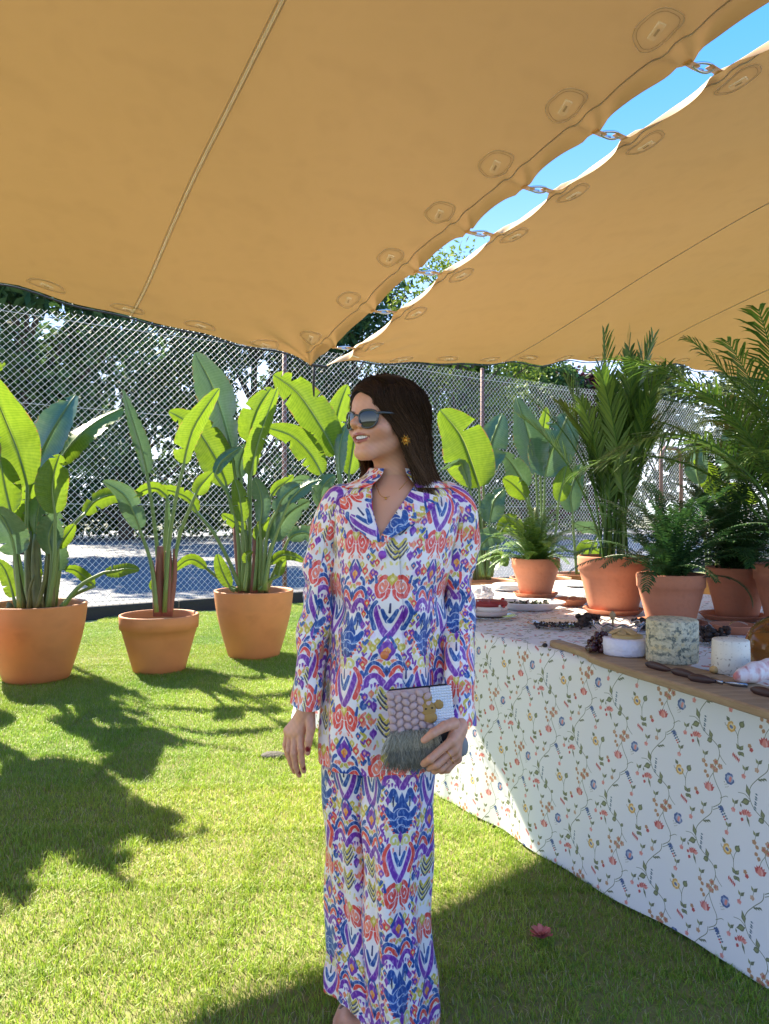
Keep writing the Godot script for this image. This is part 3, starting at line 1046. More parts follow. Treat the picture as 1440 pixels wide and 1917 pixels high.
	banana_leaf(t, b, [Vector3(-1.073, 0.652, -6.85), Vector3(-1.007, 1.023, -6.85), Vector3(-0.854, 1.438, -6.85)], [Vector3(-0.854, 1.443, -6.85), Vector3(-0.767, 1.536, -6.85), Vector3(-0.679, 1.602, -6.85), Vector3(-0.566, 1.639, -6.85)], 0.10, 55, 70, 25, 1)
	banana_leaf(t, b, [Vector3(-1.08, 0.647, -6.9), Vector3(-1.047, 0.911, -6.9), Vector3(-1.003, 1.087, -6.9)], [Vector3(-1.003, 1.091, -6.9), Vector3(-0.948, 1.219, -6.9), Vector3(-0.838, 1.351, -6.9), Vector3(-0.673, 1.45, -6.9)], 0.12, 25, 10, 20, 3)
	banana_leaf(t, a, [Vector3(-1.085, 0.636, -7), Vector3(-1.074, 0.793, -7), Vector3(-1.047, 0.871, -7)], [Vector3(-1.047, 0.875, -7), Vector3(-0.951, 0.953, -7), Vector3(-0.839, 0.949, -7), Vector3(-0.721, 0.893, -7)], 0.055, 20, 30, 25, 0)
	banana_leaf(t, a, [Vector3(-1.364, 0.632, -7), Vector3(-1.395, 0.645, -7), Vector3(-1.409, 0.659, -7)], [Vector3(-1.409, 0.668, -7), Vector3(-1.462, 0.766, -7), Vector3(-1.498, 0.86, -7), Vector3(-1.525, 0.967, -7)], 0.072, 5, 10, 15, 0)
	banana_leaf(t, a, [Vector3(-1.293, 0.626, -7.1), Vector3(-1.27, 1.011, -7.1), Vector3(-1.284, 1.158, -7.1)], [Vector3(-1.284, 1.17, -7.1), Vector3(-1.349, 1.226, -7.1), Vector3(-1.417, 1.272, -7.1), Vector3(-1.508, 1.328, -7.1)], 0.075, 15, 20, 20, 1)
	banana_leaf(t, a, [Vector3(-1.177, 0.641, -6.95), Vector3(-1.155, 0.907, -6.95), Vector3(-1.15, 1.085, -6.95)], [Vector3(-1.155, 1.089, -6.95), Vector3(-1.128, 1.173, -6.95), Vector3(-1.088, 1.24, -6.95), Vector3(-1.033, 1.295, -6.95)], 0.07, 10, 5, 20, 1)
	banana_leaf(t, a, [Vector3(-1.124, 0.647, -6.9), Vector3(-1.036, 0.735, -6.9), Vector3(-0.948, 0.774, -6.9)], [Vector3(-0.953, 0.774, -6.9), Vector3(-0.944, 0.823, -6.9), Vector3(-0.926, 0.878, -6.9), Vector3(-0.887, 0.922, -6.9)], 0.05, 10, 0, 20, 1)
	banana_leaf(t, a, [Vector3(-1.256, 0.642, -6.9), Vector3(-1.239, 0.801, -6.9), Vector3(-1.234, 0.889, -6.9)], [Vector3(-1.234, 0.893, -6.9), Vector3(-1.243, 0.933, -6.9), Vector3(-1.23, 0.966, -6.9), Vector3(-1.186, 0.999, -6.9)], 0.045, 20, 0, 20, 0)
	banana_leaf(t, a, [Vector3(-1.308, 0.632, -7), Vector3(-1.42, 0.904, -7), Vector3(-1.565, 1.172, -7), Vector3(-1.708, 1.34, -7)], [Vector3(-1.712, 1.351, -7), Vector3(-1.777, 1.462, -7), Vector3(-1.944, 1.541, -7), Vector3(-2.168, 1.563, -7)], 0.085, 30, 45, 30, 2)
	banana_leaf(t, a, [Vector3(-1.349, 0.622, -7.1), Vector3(-1.474, 0.694, -7.1), Vector3(-1.644, 0.825, -7.1)], [Vector3(-1.627, 0.842, -7), Vector3(-1.721, 0.909, -7), Vector3(-1.81, 0.904, -7), Vector3(-1.933, 0.806, -7)], 0.06, 15, 10, 20, 0)
	banana_leaf(t, b, [Vector3(-1.089, 0.626, -7.1), Vector3(-0.976, 0.898, -7.1), Vector3(-0.885, 1.102, -7.1)], [Vector3(-0.885, 1.102, -7.1), Vector3(-0.817, 1.147, -7.1), Vector3(-0.704, 1.147, -7.1), Vector3(-0.613, 1.011, -7.1)], 0.09, 20, 40, 20, 1)
	banana_leaf(t, a, [Vector3(-1.213, 0.606, -7.3), Vector3(-1.143, 1.234, -7.3), Vector3(-1.073, 1.514, -7.3)], [Vector3(-1.073, 1.514, -7.3), Vector3(-1.015, 1.584, -7.3), Vector3(-0.945, 1.63, -7.3), Vector3(-0.864, 1.7, -7.3)], 0.06, 10, 0, 20, 1)
	banana_leaf(t, b, [Vector3(-1.242, 0.616, -7.2), Vector3(-1.311, 1.236, -7.2), Vector3(-1.345, 1.672, -7.2)], [Vector3(-1.345, 1.672, -7.2), Vector3(-1.362, 1.741, -7.2), Vector3(-1.345, 1.856, -7.2), Vector3(-1.288, 1.994, -7.2)], 0.10, 30, 20, 20, 1)
	banana_leaf(t, b, [Vector3(-1.317, 0.631, -7.05), Vector3(-1.374, 1.351, -7.05), Vector3(-1.554, 1.688, -7.05)], [Vector3(-1.554, 1.699, -7.05), Vector3(-1.509, 1.801, -7.05), Vector3(-1.441, 1.868, -7.05), Vector3(-1.317, 1.947, -7.05)], 0.07, 40, 30, 20, 0)
	stems(t, [[Vector3(-1.311, 0.603, -7.1), Vector3(-1.389, 1.214, -7.15), 0.045, 1], [Vector3(-1.259, 0.603, -7.1), Vector3(-1.3, 1.167, -7.2), 0.04], [Vector3(-1.185, 0.614, -7), Vector3(-1.181, 1.128, -7), 0.045, 1], [Vector3(-1.136, 0.614, -7), Vector3(-1.13, 1.217, -7), 0.035], [Vector3(-1.093, 0.609, -7.05), Vector3(-1.022, 1.063, -6.95), 0.03], [Vector3(-1.254, 0.593, -7.2), Vector3(-1.278, 1.351, -7.3), 0.03]])
	# fourth, behind the woman
	t = thing("potted_banana_plant", "pale torn leaved banana plant standing behind the woman's face", "potted plant", Vector3(-0.407, 0.503, -8.6) * Vector3(1, 0, 1), "large potted plants on the lawn")
	pot(t, 0.24, 0.37, 0.62, M.terracotta)
	banana_leaf(t, a, [Vector3(-0.463, 0.456, -8.5), Vector3(-0.477, 1.351, -8.5), Vector3(-0.531, 1.975, -8.5)], [Vector3(-0.531, 1.988, -8.5), Vector3(-0.707, 2.3, -8.5), Vector3(-0.951, 2.652, -8.5), Vector3(-1.228, 2.869, -8.5)], 0.24, 20, 5, 20, 6)
	banana_leaf(t, a, [Vector3(-0.471, 0.467, -8.4), Vector3(-0.511, 1.217, -8.4), Vector3(-0.686, 1.753, -8.4)], [Vector3(-0.686, 1.766, -8.4), Vector3(-0.82, 1.994, -8.4), Vector3(-1.021, 2.182, -8.4), Vector3(-1.302, 2.275, -8.4)], 0.17, 15, 5, 25, 4)
	banana_leaf(t, a, [Vector3(-0.441, 0.446, -8.6), Vector3(-0.482, 1.351, -8.6), Vector3(-0.546, 2.009, -8.6)], [Vector3(-0.546, 2.023, -8.6), Vector3(-0.557, 2.229, -8.6), Vector3(-0.51, 2.503, -8.6), Vector3(-0.414, 2.777, -8.6)], 0.17, -25, -10, 25, 2)
	banana_leaf(t, b, [Vector3(-0.404, 0.467, -8.4), Vector3(-0.404, 1.217, -8.4), Vector3(-0.485, 1.753, -8.4)], [Vector3(-0.485, 1.758, -8.4), Vector3(-0.498, 1.94, -8.4), Vector3(-0.471, 2.155, -8.4), Vector3(-0.377, 2.369, -8.4)], 0.12, 60, 50, 25, 1)
	banana_leaf(t, a, [Vector3(-0.419, 0.435, -8.7), Vector3(-0.391, 1.212, -8.7), Vector3(-0.405, 1.767, -8.7)], [Vector3(-0.405, 1.781, -8.7), Vector3(-0.363, 2.017, -8.7), Vector3(-0.335, 2.239, -8.7), Vector3(-0.363, 2.461, -8.7)], 0.15, 10, 0, 25, 2)
	banana_leaf(t, b, [Vector3(-0.479, 0.477, -8.3), Vector3(-0.585, 1.086, -8.3), Vector3(-0.744, 1.536, -8.3)], [Vector3(-0.744, 1.549, -8.3), Vector3(-0.797, 1.642, -8.3), Vector3(-0.902, 1.695, -8.3), Vector3(-1.008, 1.669, -8.3)], 0.1, 40, 50, 25, 1)
	banana_leaf(t, b, [Vector3(-0.452, 0.477, -8.3), Vector3(-0.505, 0.954, -8.3), Vector3(-0.638, 1.351, -8.3)], [Vector3(-0.638, 1.364, -8.3), Vector3(-0.691, 1.51, -8.3), Vector3(-0.638, 1.669, -8.3), Vector3(-0.532, 1.748, -8.3)], 0.12, 20, 30, 25, 2)
	stems(t, [[Vector3(-0.466, 0.424, -8.55), Vector3(-0.493, 1.406, -8.55), 0.05], [Vector3(-0.412, 0.424, -8.55), Vector3(-0.425, 1.296, -8.55), 0.04], [Vector3(-0.504, 0.429, -8.5), Vector3(-0.568, 1.216, -8.45), 0.035]])
	# behind the table
	t = thing("potted_banana_plant", "banana plant with one broad glowing leaf, behind the table right of the woman's hair", "potted plant", Vector3(1.133, 0.483, -8.8) * Vector3(1, 0, 1), "large potted plants on the lawn")
	pot(t, 0.24, 0.37, 0.57, M.terracotta)
	banana_leaf(t, a, [Vector3(1.12, 0.614, -8.7), Vector3(1.102, 1.099, -8.7), Vector3(1.072, 1.613, -8.7)], [Vector3(1.072, 1.632, -8.7), Vector3(0.993, 1.886, -8.7), Vector3(0.86, 2.219, -8.7), Vector3(0.63, 2.503, -8.7)], 0.30, 12, -5, 20, 2)
	banana_leaf(t, b, [Vector3(1.177, 0.597, -8.9), Vector3(1.164, 1.155, -8.9), Vector3(1.146, 1.681, -8.9)], [Vector3(1.146, 1.7, -8.9), Vector3(1.164, 1.96, -8.9), Vector3(1.251, 2.208, -8.9), Vector3(1.363, 2.486, -8.9)], 0.26, 50, 30, 25, 1)
	banana_leaf(t, b, [Vector3(1.077, 0.623, -8.6), Vector3(1.047, 1.102, -8.6), Vector3(0.958, 1.58, -8.6)], [Vector3(0.958, 1.592, -8.6), Vector3(0.898, 1.79, -8.6), Vector3(0.838, 1.91, -8.6), Vector3(0.634, 1.82, -8.6)], 0.13, 65, 60, 20, 1)
	banana_leaf(t, b, [Vector3(1.149, 0.623, -8.6), Vector3(1.161, 0.982, -8.6), Vector3(1.173, 1.221, -8.6)], [Vector3(1.173, 1.233, -8.6), Vector3(1.197, 1.371, -8.6), Vector3(1.233, 1.491, -8.6), Vector3(1.341, 1.61, -8.6)], 0.17, 30, 30, 20, 1)
	banana_leaf(t, a, [Vector3(1.197, 0.623, -8.6), Vector3(1.257, 0.922, -8.6), Vector3(1.293, 1.102, -8.6)], [Vector3(1.293, 1.114, -8.6), Vector3(1.376, 1.221, -8.6), Vector3(1.466, 1.191, -8.6), Vector3(1.544, 1.072, -8.6)], 0.12, 20, 20, 20, 2)
	banana_leaf(t, b, [Vector3(1.094, 0.631, -8.5), Vector3(1.065, 0.809, -8.5), Vector3(1.053, 0.927, -8.5)], [Vector3(1.053, 0.939, -8.5), Vector3(1.094, 1.016, -8.5), Vector3(1.183, 1.075, -8.5), Vector3(1.331, 1.045, -8.5)], 0.14, 30, 20, 20, 2)
	banana_leaf(t, a, [Vector3(1.153, 0.631, -8.5), Vector3(1.171, 0.72, -8.5), Vector3(1.195, 0.779, -8.5)], [Vector3(1.195, 0.785, -8.5), Vector3(1.242, 0.838, -8.5), Vector3(1.301, 0.832, -8.5), Vector3(1.36, 0.75, -8.5)], 0.09, 20, 10, 20, 1)
	stems(t, [[Vector3(1.072, 0.584, -8.7), Vector3(1.047, 1.341, -8.7), 0.04], [Vector3(1.126, 0.58, -8.75), Vector3(1.133, 1.28, -8.8), 0.045], [Vector3(1.187, 0.58, -8.75), Vector3(1.175, 1.159, -8.7), 0.035], [Vector3(1.035, 0.58, -8.75), Vector3(0.981, 1.099, -8.7), 0.03]])
	t = thing("potted_banana_plant", "banana plant with grey green upright leaves, behind the small fern on the table", "potted plant", Vector3(1.89, 0.434, -9.3) * Vector3(1, 0, 1), "large potted plants on the lawn")
	pot(t, 0.24, 0.37, 0.56, M.terracotta)
	banana_leaf(t, b, [Vector3(1.877, 0.564, -9.3), Vector3(1.864, 1.211, -9.3), Vector3(1.838, 1.793, -9.3)], [Vector3(1.838, 1.819, -9.3), Vector3(1.78, 2.117, -9.3), Vector3(1.715, 2.376, -9.3), Vector3(1.592, 2.738, -9.3)], 0.27, 30, 48, 20, 1)
	banana_leaf(t, a, [Vector3(1.923, 0.555, -9.4), Vector3(1.923, 1.209, -9.4), Vector3(1.91, 1.864, -9.4)], [Vector3(1.91, 1.877, -9.4), Vector3(1.923, 2.125, -9.4), Vector3(1.949, 2.387, -9.4), Vector3(1.989, 2.635, -9.4)], 0.10, -20, -10, 25, 0)
	banana_leaf(t, b, [Vector3(1.895, 0.572, -9.2), Vector3(1.908, 1.148, -9.2), Vector3(1.921, 1.757, -9.2)], [Vector3(1.921, 1.776, -9.2), Vector3(1.985, 2.045, -9.2), Vector3(2.1, 2.301, -9.2), Vector3(2.215, 2.544, -9.2)], 0.30, 8, 25, 20, 2)
	banana_leaf(t, b, [Vector3(1.825, 0.572, -9.2), Vector3(1.793, 1.148, -9.2), Vector3(1.703, 1.628, -9.2)], [Vector3(1.703, 1.641, -9.2), Vector3(1.613, 1.789, -9.2), Vector3(1.524, 1.929, -9.2), Vector3(1.408, 2.057, -9.2)], 0.17, 20, 30, 20, 1)
	banana_leaf(t, a, [Vector3(1.836, 0.581, -9.1), Vector3(1.798, 1.151, -9.1), Vector3(1.678, 1.499, -9.1)], [Vector3(1.678, 1.511, -9.1), Vector3(1.596, 1.606, -9.1), Vector3(1.507, 1.689, -9.1), Vector3(1.406, 1.752, -9.1)], 0.13, 10, 5, 20, 1)
	banana_leaf(t, a, [Vector3(1.931, 0.581, -9.1), Vector3(2.026, 1.087, -9.1), Vector3(2.064, 1.467, -9.1)], [Vector3(2.064, 1.48, -9.1), Vector3(2.102, 1.625, -9.1), Vector3(2.128, 1.752, -9.1), Vector3(2.166, 1.898, -9.1)], 0.12, -5, 5, 20, 1)
	stems(t, [[Vector3(1.864, 0.531, -9.3), Vector3(1.838, 1.405, -9.3), 0.045], [Vector3(1.918, 0.536, -9.25), Vector3(1.908, 1.34, -9.2), 0.04], [Vector3(1.802, 0.536, -9.25), Vector3(1.754, 1.212, -9.2), 0.035]])
	t = thing("potted_banana_plant", "low banana plant glimpsed left of the tall palm's pot, by the fence", "potted plant", Vector3(2.515, 0.375, -9.9) * Vector3(1, 0, 1), "large potted plants on the lawn")
	pot(t, 0.22, 0.34, 0.56, M.terracotta)
	banana_leaf(t, a, [Vector3(2.489, 0.555, -9.8), Vector3(2.523, 0.658, -9.8), Vector3(2.482, 0.76, -9.8)], [Vector3(2.482, 0.774, -9.8), Vector3(2.557, 0.862, -9.8), Vector3(2.66, 0.876, -9.8), Vector3(2.762, 0.821, -9.8)], 0.13, 20, 10, 20, 1)
	banana_leaf(t, b, [Vector3(2.523, 0.555, -9.8), Vector3(2.66, 0.931, -9.8), Vector3(2.728, 1.067, -9.8)], [Vector3(2.728, 1.067, -9.8), Vector3(2.626, 1.135, -9.8), Vector3(2.523, 1.169, -9.8), Vector3(2.387, 1.217, -9.8)], 0.14, 50, 40, 20, 1)
	banana_leaf(t, b, [Vector3(2.455, 0.555, -9.8), Vector3(2.421, 0.999, -9.8), Vector3(2.401, 1.34, -9.8)], [Vector3(2.401, 1.353, -9.8), Vector3(2.373, 1.544, -9.8), Vector3(2.414, 1.749, -9.8), Vector3(2.523, 1.954, -9.8)], 0.17, 25, 20, 20, 1)
	t = thing("potted_banana_plant", "banana plant with pale leaves seen between the palms at the right", "potted plant", Vector3(4.023, 0.424, -9.4) * Vector3(1, 0, 1), "large potted plants on the lawn")
	pot(t, 0.24, 0.37, 0.56, M.terracotta)
	banana_leaf(t, b, [Vector3(3.958, 0.555, -9.4), Vector3(3.912, 1.209, -9.4), Vector3(3.859, 1.667, -9.4)], [Vector3(3.859, 1.693, -9.4), Vector3(3.82, 1.864, -9.4), Vector3(3.833, 2.06, -9.4), Vector3(3.899, 2.289, -9.4)], 0.17, 40, 30, 20, 1)
	banana_leaf(t, b, [Vector3(4.056, 0.555, -9.4), Vector3(4.134, 1.209, -9.4), Vector3(4.2, 1.733, -9.4)], [Vector3(4.2, 1.746, -9.4), Vector3(4.226, 1.994, -9.4), Vector3(4.291, 2.256, -9.4), Vector3(4.435, 2.452, -9.4)], 0.22, 30, 30, 20, 1)
	banana_leaf(t, b, [Vector3(4.045, 0.564, -9.3), Vector3(4.207, 1.276, -9.3), Vector3(4.304, 1.729, -9.3)], [Vector3(4.304, 1.742, -9.3), Vector3(4.239, 1.858, -9.3), Vector3(4.142, 1.89, -9.3), Vector3(4.045, 1.826, -9.3)], 0.18, 50, 60, 20, 1)
	banana_leaf(t, a, [Vector3(3.99, 0.555, -9.4), Vector3(3.99, 1.209, -9.4), Vector3(4.023, 1.536, -9.4)], [Vector3(4.023, 1.55, -9.4), Vector3(3.99, 1.733, -9.4), Vector3(3.938, 1.864, -9.4), Vector3(3.794, 1.994, -9.4)], 0.14, 10, 0, 20, 1)
	banana_leaf(t, a, [Vector3(4.056, 0.555, -9.4), Vector3(4.088, 1.079, -9.4), Vector3(4.121, 1.406, -9.4)], [Vector3(4.121, 1.419, -9.4), Vector3(4.219, 1.536, -9.4), Vector3(4.383, 1.569, -9.4), Vector3(4.579, 1.471, -9.4)], 0.16, 20, 10, 20, 1)
	# out of the frame on the left, whose shade falls into the picture
	t = thing("potted_banana_plant", "banana plant just outside the left edge whose shade falls on the lawn", "potted plant", Vector3(-3.05, 0, -5.3), "large potted plants on the lawn")
	pot(t, 0.2, 0.3, 0.55, M.terracotta)
	for k in 11:
		var an := k * 2.4
		var dirn := Vector3(cos(an), 0, sin(an))
		var h := 1.3 + 0.08 * k
		var o := t.position
		dirn.x = minf(dirn.x, 0.6 if k < 8 else 0.2)
		banana_leaf(t, a if k % 2 else b, [o + Vector3(0, 0.5, 0), o + dirn * 0.06 + Vector3(0, h * 0.55, 0), o + dirn * 0.16 + Vector3(0, h, 0)], [o + dirn * 0.16 + Vector3(0, h, 0), o + dirn * 0.24 + Vector3(0, h + 0.33, 0), o + dirn * 0.36 + Vector3(0, h + 0.6, 0), o + dirn * 0.5 + Vector3(0, h + 0.72, 0)], 0.22, 20.0 - 15.0 * k, 10.0 - 15.0 * k, 18, 3)


# a palm or fern frond standing at the origin and arching towards +x
func frond(length: float, tilt0: float, tilt1: float, pairs: int, leaflet: float, wide: float, bare: float, vee: float, fwd: float, droop: float, cols: Array, sd: int, stalk_r := 0.004) -> Geo:
	var r := RandomNumberGenerator.new()
	r.seed = sd
	var g := Geo.new()
	var path := [Vector3.ZERO]
	var n := 24
	var side := r.randf_range(-0.25, 0.25)
	for k in n:
		var th := deg_to_rad(lerpf(tilt0, tilt1, pow((k + 0.5) / n, 1.4)))
		path.append(path[k] + Vector3(sin(th), cos(th), side * sin(th) * k / n) * length / n)
	g.col = cols[0] * 1.5
	var rad := []
	for k in n + 1:
		rad.append(lerpf(stalk_r, stalk_r * 0.25, float(k) / n))
	g.tube(path, rad, 4, false)
	for k in pairs:
		var x := bare + (1.0 - bare) * (k + 0.5) / pairs
		var i := mini(int(x * n), n - 1)
		var p: Vector3 = path[i].lerp(path[i + 1], x * n - i)
		var tn: Vector3 = (path[i + 1] - path[i]).normalized()
		var zz := Vector3(0, 0, 1)
		var nn := zz.cross(tn).normalized()
		if nn.y < 0:
			nn = -nn
		var u := (x - bare) / (1.0 - bare)
		var ll := leaflet * (0.25 + 0.75 * pow(sin(PI * (0.12 + u * 0.86)), 0.7)) * r.randf_range(0.85, 1.1)
		for s in [-1.0, 1.0]:
			var f := deg_to_rad(fwd * (1.0 - 0.35 * u) + r.randf_range(-6, 6))
			var d: Vector3 = (tn * cos(f) + (zz * s * cos(deg_to_rad(vee)) + nn * sin(deg_to_rad(vee))) * sin(f)).normalized()
			var w: Vector3 = d.cross(nn).normalized() * wide * 0.5
			var fall := Vector3(0, -1, 0) * ll * droop * r.randf_range(0.6, 1.3)
			g.col = cols[r.randi() % cols.size()]
			var a := g.add(p - w * 0.5)
			g.add(p + w * 0.5)
			g.add(p + d * ll * 0.45 - w + fall * 0.18)
			g.add(p + d * ll * 0.45 + w + fall * 0.18)
			g.add(p + d * ll * 0.8 - w * 0.6 + fall * 0.62)
			g.add(p + d * ll * 0.8 + w * 0.6 + fall * 0.62)
			g.add(p + d * ll + fall)
			g.quad(a, a + 1, a + 3, a + 2)
			g.quad(a + 2, a + 3, a + 5, a + 4)
			g.tri(a + 4, a + 5, a + 6)
	return g


func saucer(label: String, at: Vector3, r: float, h := 0.028) -> void:
	var g := Geo.new()
	g.lathe([Vector2(0.001, 0.001), Vector2(r * 0.82, 0.001), Vector2(r * 0.86, 0.004), Vector2(r * 0.97, h - 0.006), Vector2(r, h - 0.004), Vector2(r, h), Vector2(r * 0.95, h), Vector2(r * 0.83, 0.01), Vector2(0.001, 0.01)], 48)
	lone("saucer", g.mesh(M.clay), label, "saucer", at, "clay saucers on the table")


func pot_plant(called: String, label: String, at: Vector3, r0: float, r1: float, h: float, meshes: Array, count: int, spread: float, scale: float, sd: int) -> Node3D:
	var r := RandomNumberGenerator.new()
	r.seed = sd
	var t := thing(called, label, "potted plant", at, "potted palms and ferns on the table")
	pot(t, r0, r1, h, M.clay, h * 0.27)
	for k in count:
		var o := part("frond", meshes[k % meshes.size()], t, Vector3(r.randf_range(-1, 1) * spread, h * 0.85, r.randf_range(-1, 1) * spread))
		var s := scale * r.randf_range(0.8, 1.12)
		o.basis = Basis(Vector3.UP, k * 2.39996 + r.randf_range(-0.3, 0.3)) * Basis(Vector3(0, 0, 1), r.randf_range(-0.1, 0.1)) * Basis().scaled(Vector3.ONE * s)
	return t


func table_plants() -> void:
	M.frond = mat(Color.WHITE, 0.4, 0.0, 0.8, true)
	var palm := [Color(0.06, 0.13, 0.02), Color(0.09, 0.18, 0.028), Color(0.13, 0.23, 0.03)]
	var fern := [Color(0.08, 0.17, 0.025), Color(0.12, 0.22, 0.03), Color(0.1, 0.2, 0.04)]
	var fern_dark := [Color(0.03, 0.08, 0.022), Color(0.045, 0.105, 0.025), Color(0.035, 0.09, 0.03)]
	var palms := []
	for k in 5:
		palms.append(frond(1.14 - 0.04 * k, 1 + k * 1.8, 8 + k * 11, 34, 0.20, 0.012, 0.36, 25, 34, 0.2, palm, 30 + k, 0.007).mesh(M.frond, true))
	var long_palms := []
	for k in 5:
		long_palms.append(frond(1.22, 4 + k * 4, 50 + k * 17, 42, 0.27, 0.011, 0.34, 22, 46, 0.5, palm, 50 + k, 0.008).mesh(M.frond, true))
	var ferns := []
	var ferns_dark := []
	for k in 6:
		ferns.append(frond(0.42, 6 + k * 11, 70 + k * 14, 32, 0.050, 0.0085, 0.08, 8, 70, 0.3, fern, 70 + k, 0.0025).mesh(M.frond, true))
		ferns_dark.append(frond(0.54, 4 + k * 10, 50 + k * 16, 36, 0.056, 0.0085, 0.08, 8, 70, 0.3, fern_dark, 80 + k, 0.003).mesh(M.frond, true))
	var top := 0.811
	var pa := Vector3(0.964, 0.81, -4.896) * Vector3(1, 0, 1)
	var pb := Vector3(1.22, 0.81, -4.095) * Vector3(1, 0, 1)
	var pc := Vector3(1.343, 0.81, -3.601) * Vector3(1, 0, 1)
	var pd := Vector3(1.786, 0.81, -3.89) * Vector3(1, 0, 1)
	var pe := Vector3(1.894, 0.81, -3.535) * Vector3(1, 0, 1)
	var up := Vector3(0, top, 0)
	saucer("clay saucer under the small light green fern", pa + up, 0.143)
	saucer("clay saucer under the tall slender palm in the middle", pb + up, 0.157)
	saucer("clay saucer under the dark fern behind the blue cheese", pc + up, 0.163)
	saucer("clay saucer under the reddish pot behind the glass jar", pd + up + Vector3(-0.03, 0, 0.02), 0.16)
	saucer("clay saucer under the pot at the right edge", pe + up, 0.165)
	up.y = top + 0.011
	pot_plant("potted_fern", "small light green fern in a clay pot, farthest along the table", pa + up, 0.097, 0.153, 0.235, ferns, 60, 0.045, 1.0, 1)
	pot_plant("potted_palm", "tall slender palm in the largest clay pot, middle of the table", pb + up, 0.125, 0.186, 0.295, palms, 36, 0.07, 1.0, 2)
	var t := pot_plant("potted_fern", "dark green fern with a frond hanging over its pot, behind the blue cheese", pc + up, 0.105, 0.156, 0.24, ferns_dark, 60, 0.05, 1.0, 3)
	var o := part("frond", frond(0.34, 60, 178, 26, 0.075, 0.014, 0.1, 5, 68, 0.1, fern_dark, 91, 0.0025).mesh(M.frond, true), t, Vector3(0.06, 0.2, 0.06))
	o.rotation.y = -0.5
	pot_plant("potted_fern", "dark fern in the reddish pot lit from behind, between the palms", pd + up, 0.1, 0.15, 0.25, ferns_dark, 64, 0.05, 1.12, 4)
	pot_plant("potted_palm", "large arching palm at the right edge, its fronds over the table", pe + up, 0.12, 0.18, 0.29, long_palms, 34, 0.06, 1.0, 5)


var fat := 1.0


# a brush stroke on a tile that repeats both ways: w0..w1 = half widths in pixels along the stroke
func ink(im: Image, pts: Array, w0: float, w1: float, col: Color, n: FastNoiseLite, rough: float, soft_edge := 1.0) -> void:
	var mottled := rough > 0.0
	var W := im.get_width()
	var H := im.get_height()
	var m := pts.size()
	for k in maxi(m - 1, 1):
		var a: Vector2 = pts[k]
		var b: Vector2 = pts[mini(k + 1, m - 1)]
		var ra := lerpf(w0, w1, float(k) / maxf(m - 1, 1))
		var rb := lerpf(w0, w1, float(k + 1) / maxf(m - 1, 1))
		var r := maxf(ra, rb) * fat + rough + 1.5
		var ab := b - a
		var len2 := maxf(ab.length_squared(), 1e-6)
		for y in range(int(minf(a.y, b.y) - r), int(maxf(a.y, b.y) + r) + 1):
			for x in range(int(minf(a.x, b.x) - r), int(maxf(a.x, b.x) + r) + 1):
				var p := Vector2(x, y)
				var h := clampf((p - a).dot(ab) / len2, 0, 1)
				var d := (p - a - ab * h).length() - lerpf(ra, rb, h) * fat
				if rough > 0:
					d += n.get_noise_2d(x * 6.0, y * 6.0) * rough
				if d < 1.0:
					var cov := clampf((1.0 - d) / (1.0 + soft_edge), 0, 1) * col.a
					var xx := posmod(x, W)
					var yy := posmod(y, H)
					var ink_c := Color(col.r, col.g, col.b)
					if mottled:
						# the dye takes unevenly
						ink_c = ink_c.lerp(Color(0.97, 0.93, 0.93), clampf(n.get_noise_2d(x * 0.9 + 90.0, y * 0.35) * 0.75 + 0.04, 0.0, 0.38))
					im.set_pixel(xx, yy, im.get_pixel(xx, yy).lerp(ink_c, cov))


# a filled lens or diamond shape with its points at a and b
func lens(im: Image, a: Vector2, b: Vector2, wide: float, col: Color, n: FastNoiseLite, rough := 0.0) -> void:
	var pts := []
	for k in 7:
		pts.append(a.lerp(b, k / 6.0))
	var half := a.lerp(b, 0.45)
	ink(im, [a, half], 0.3, wide, col, n, rough)
	ink(im, [half, b], wide, 0.3, col, n, rough)


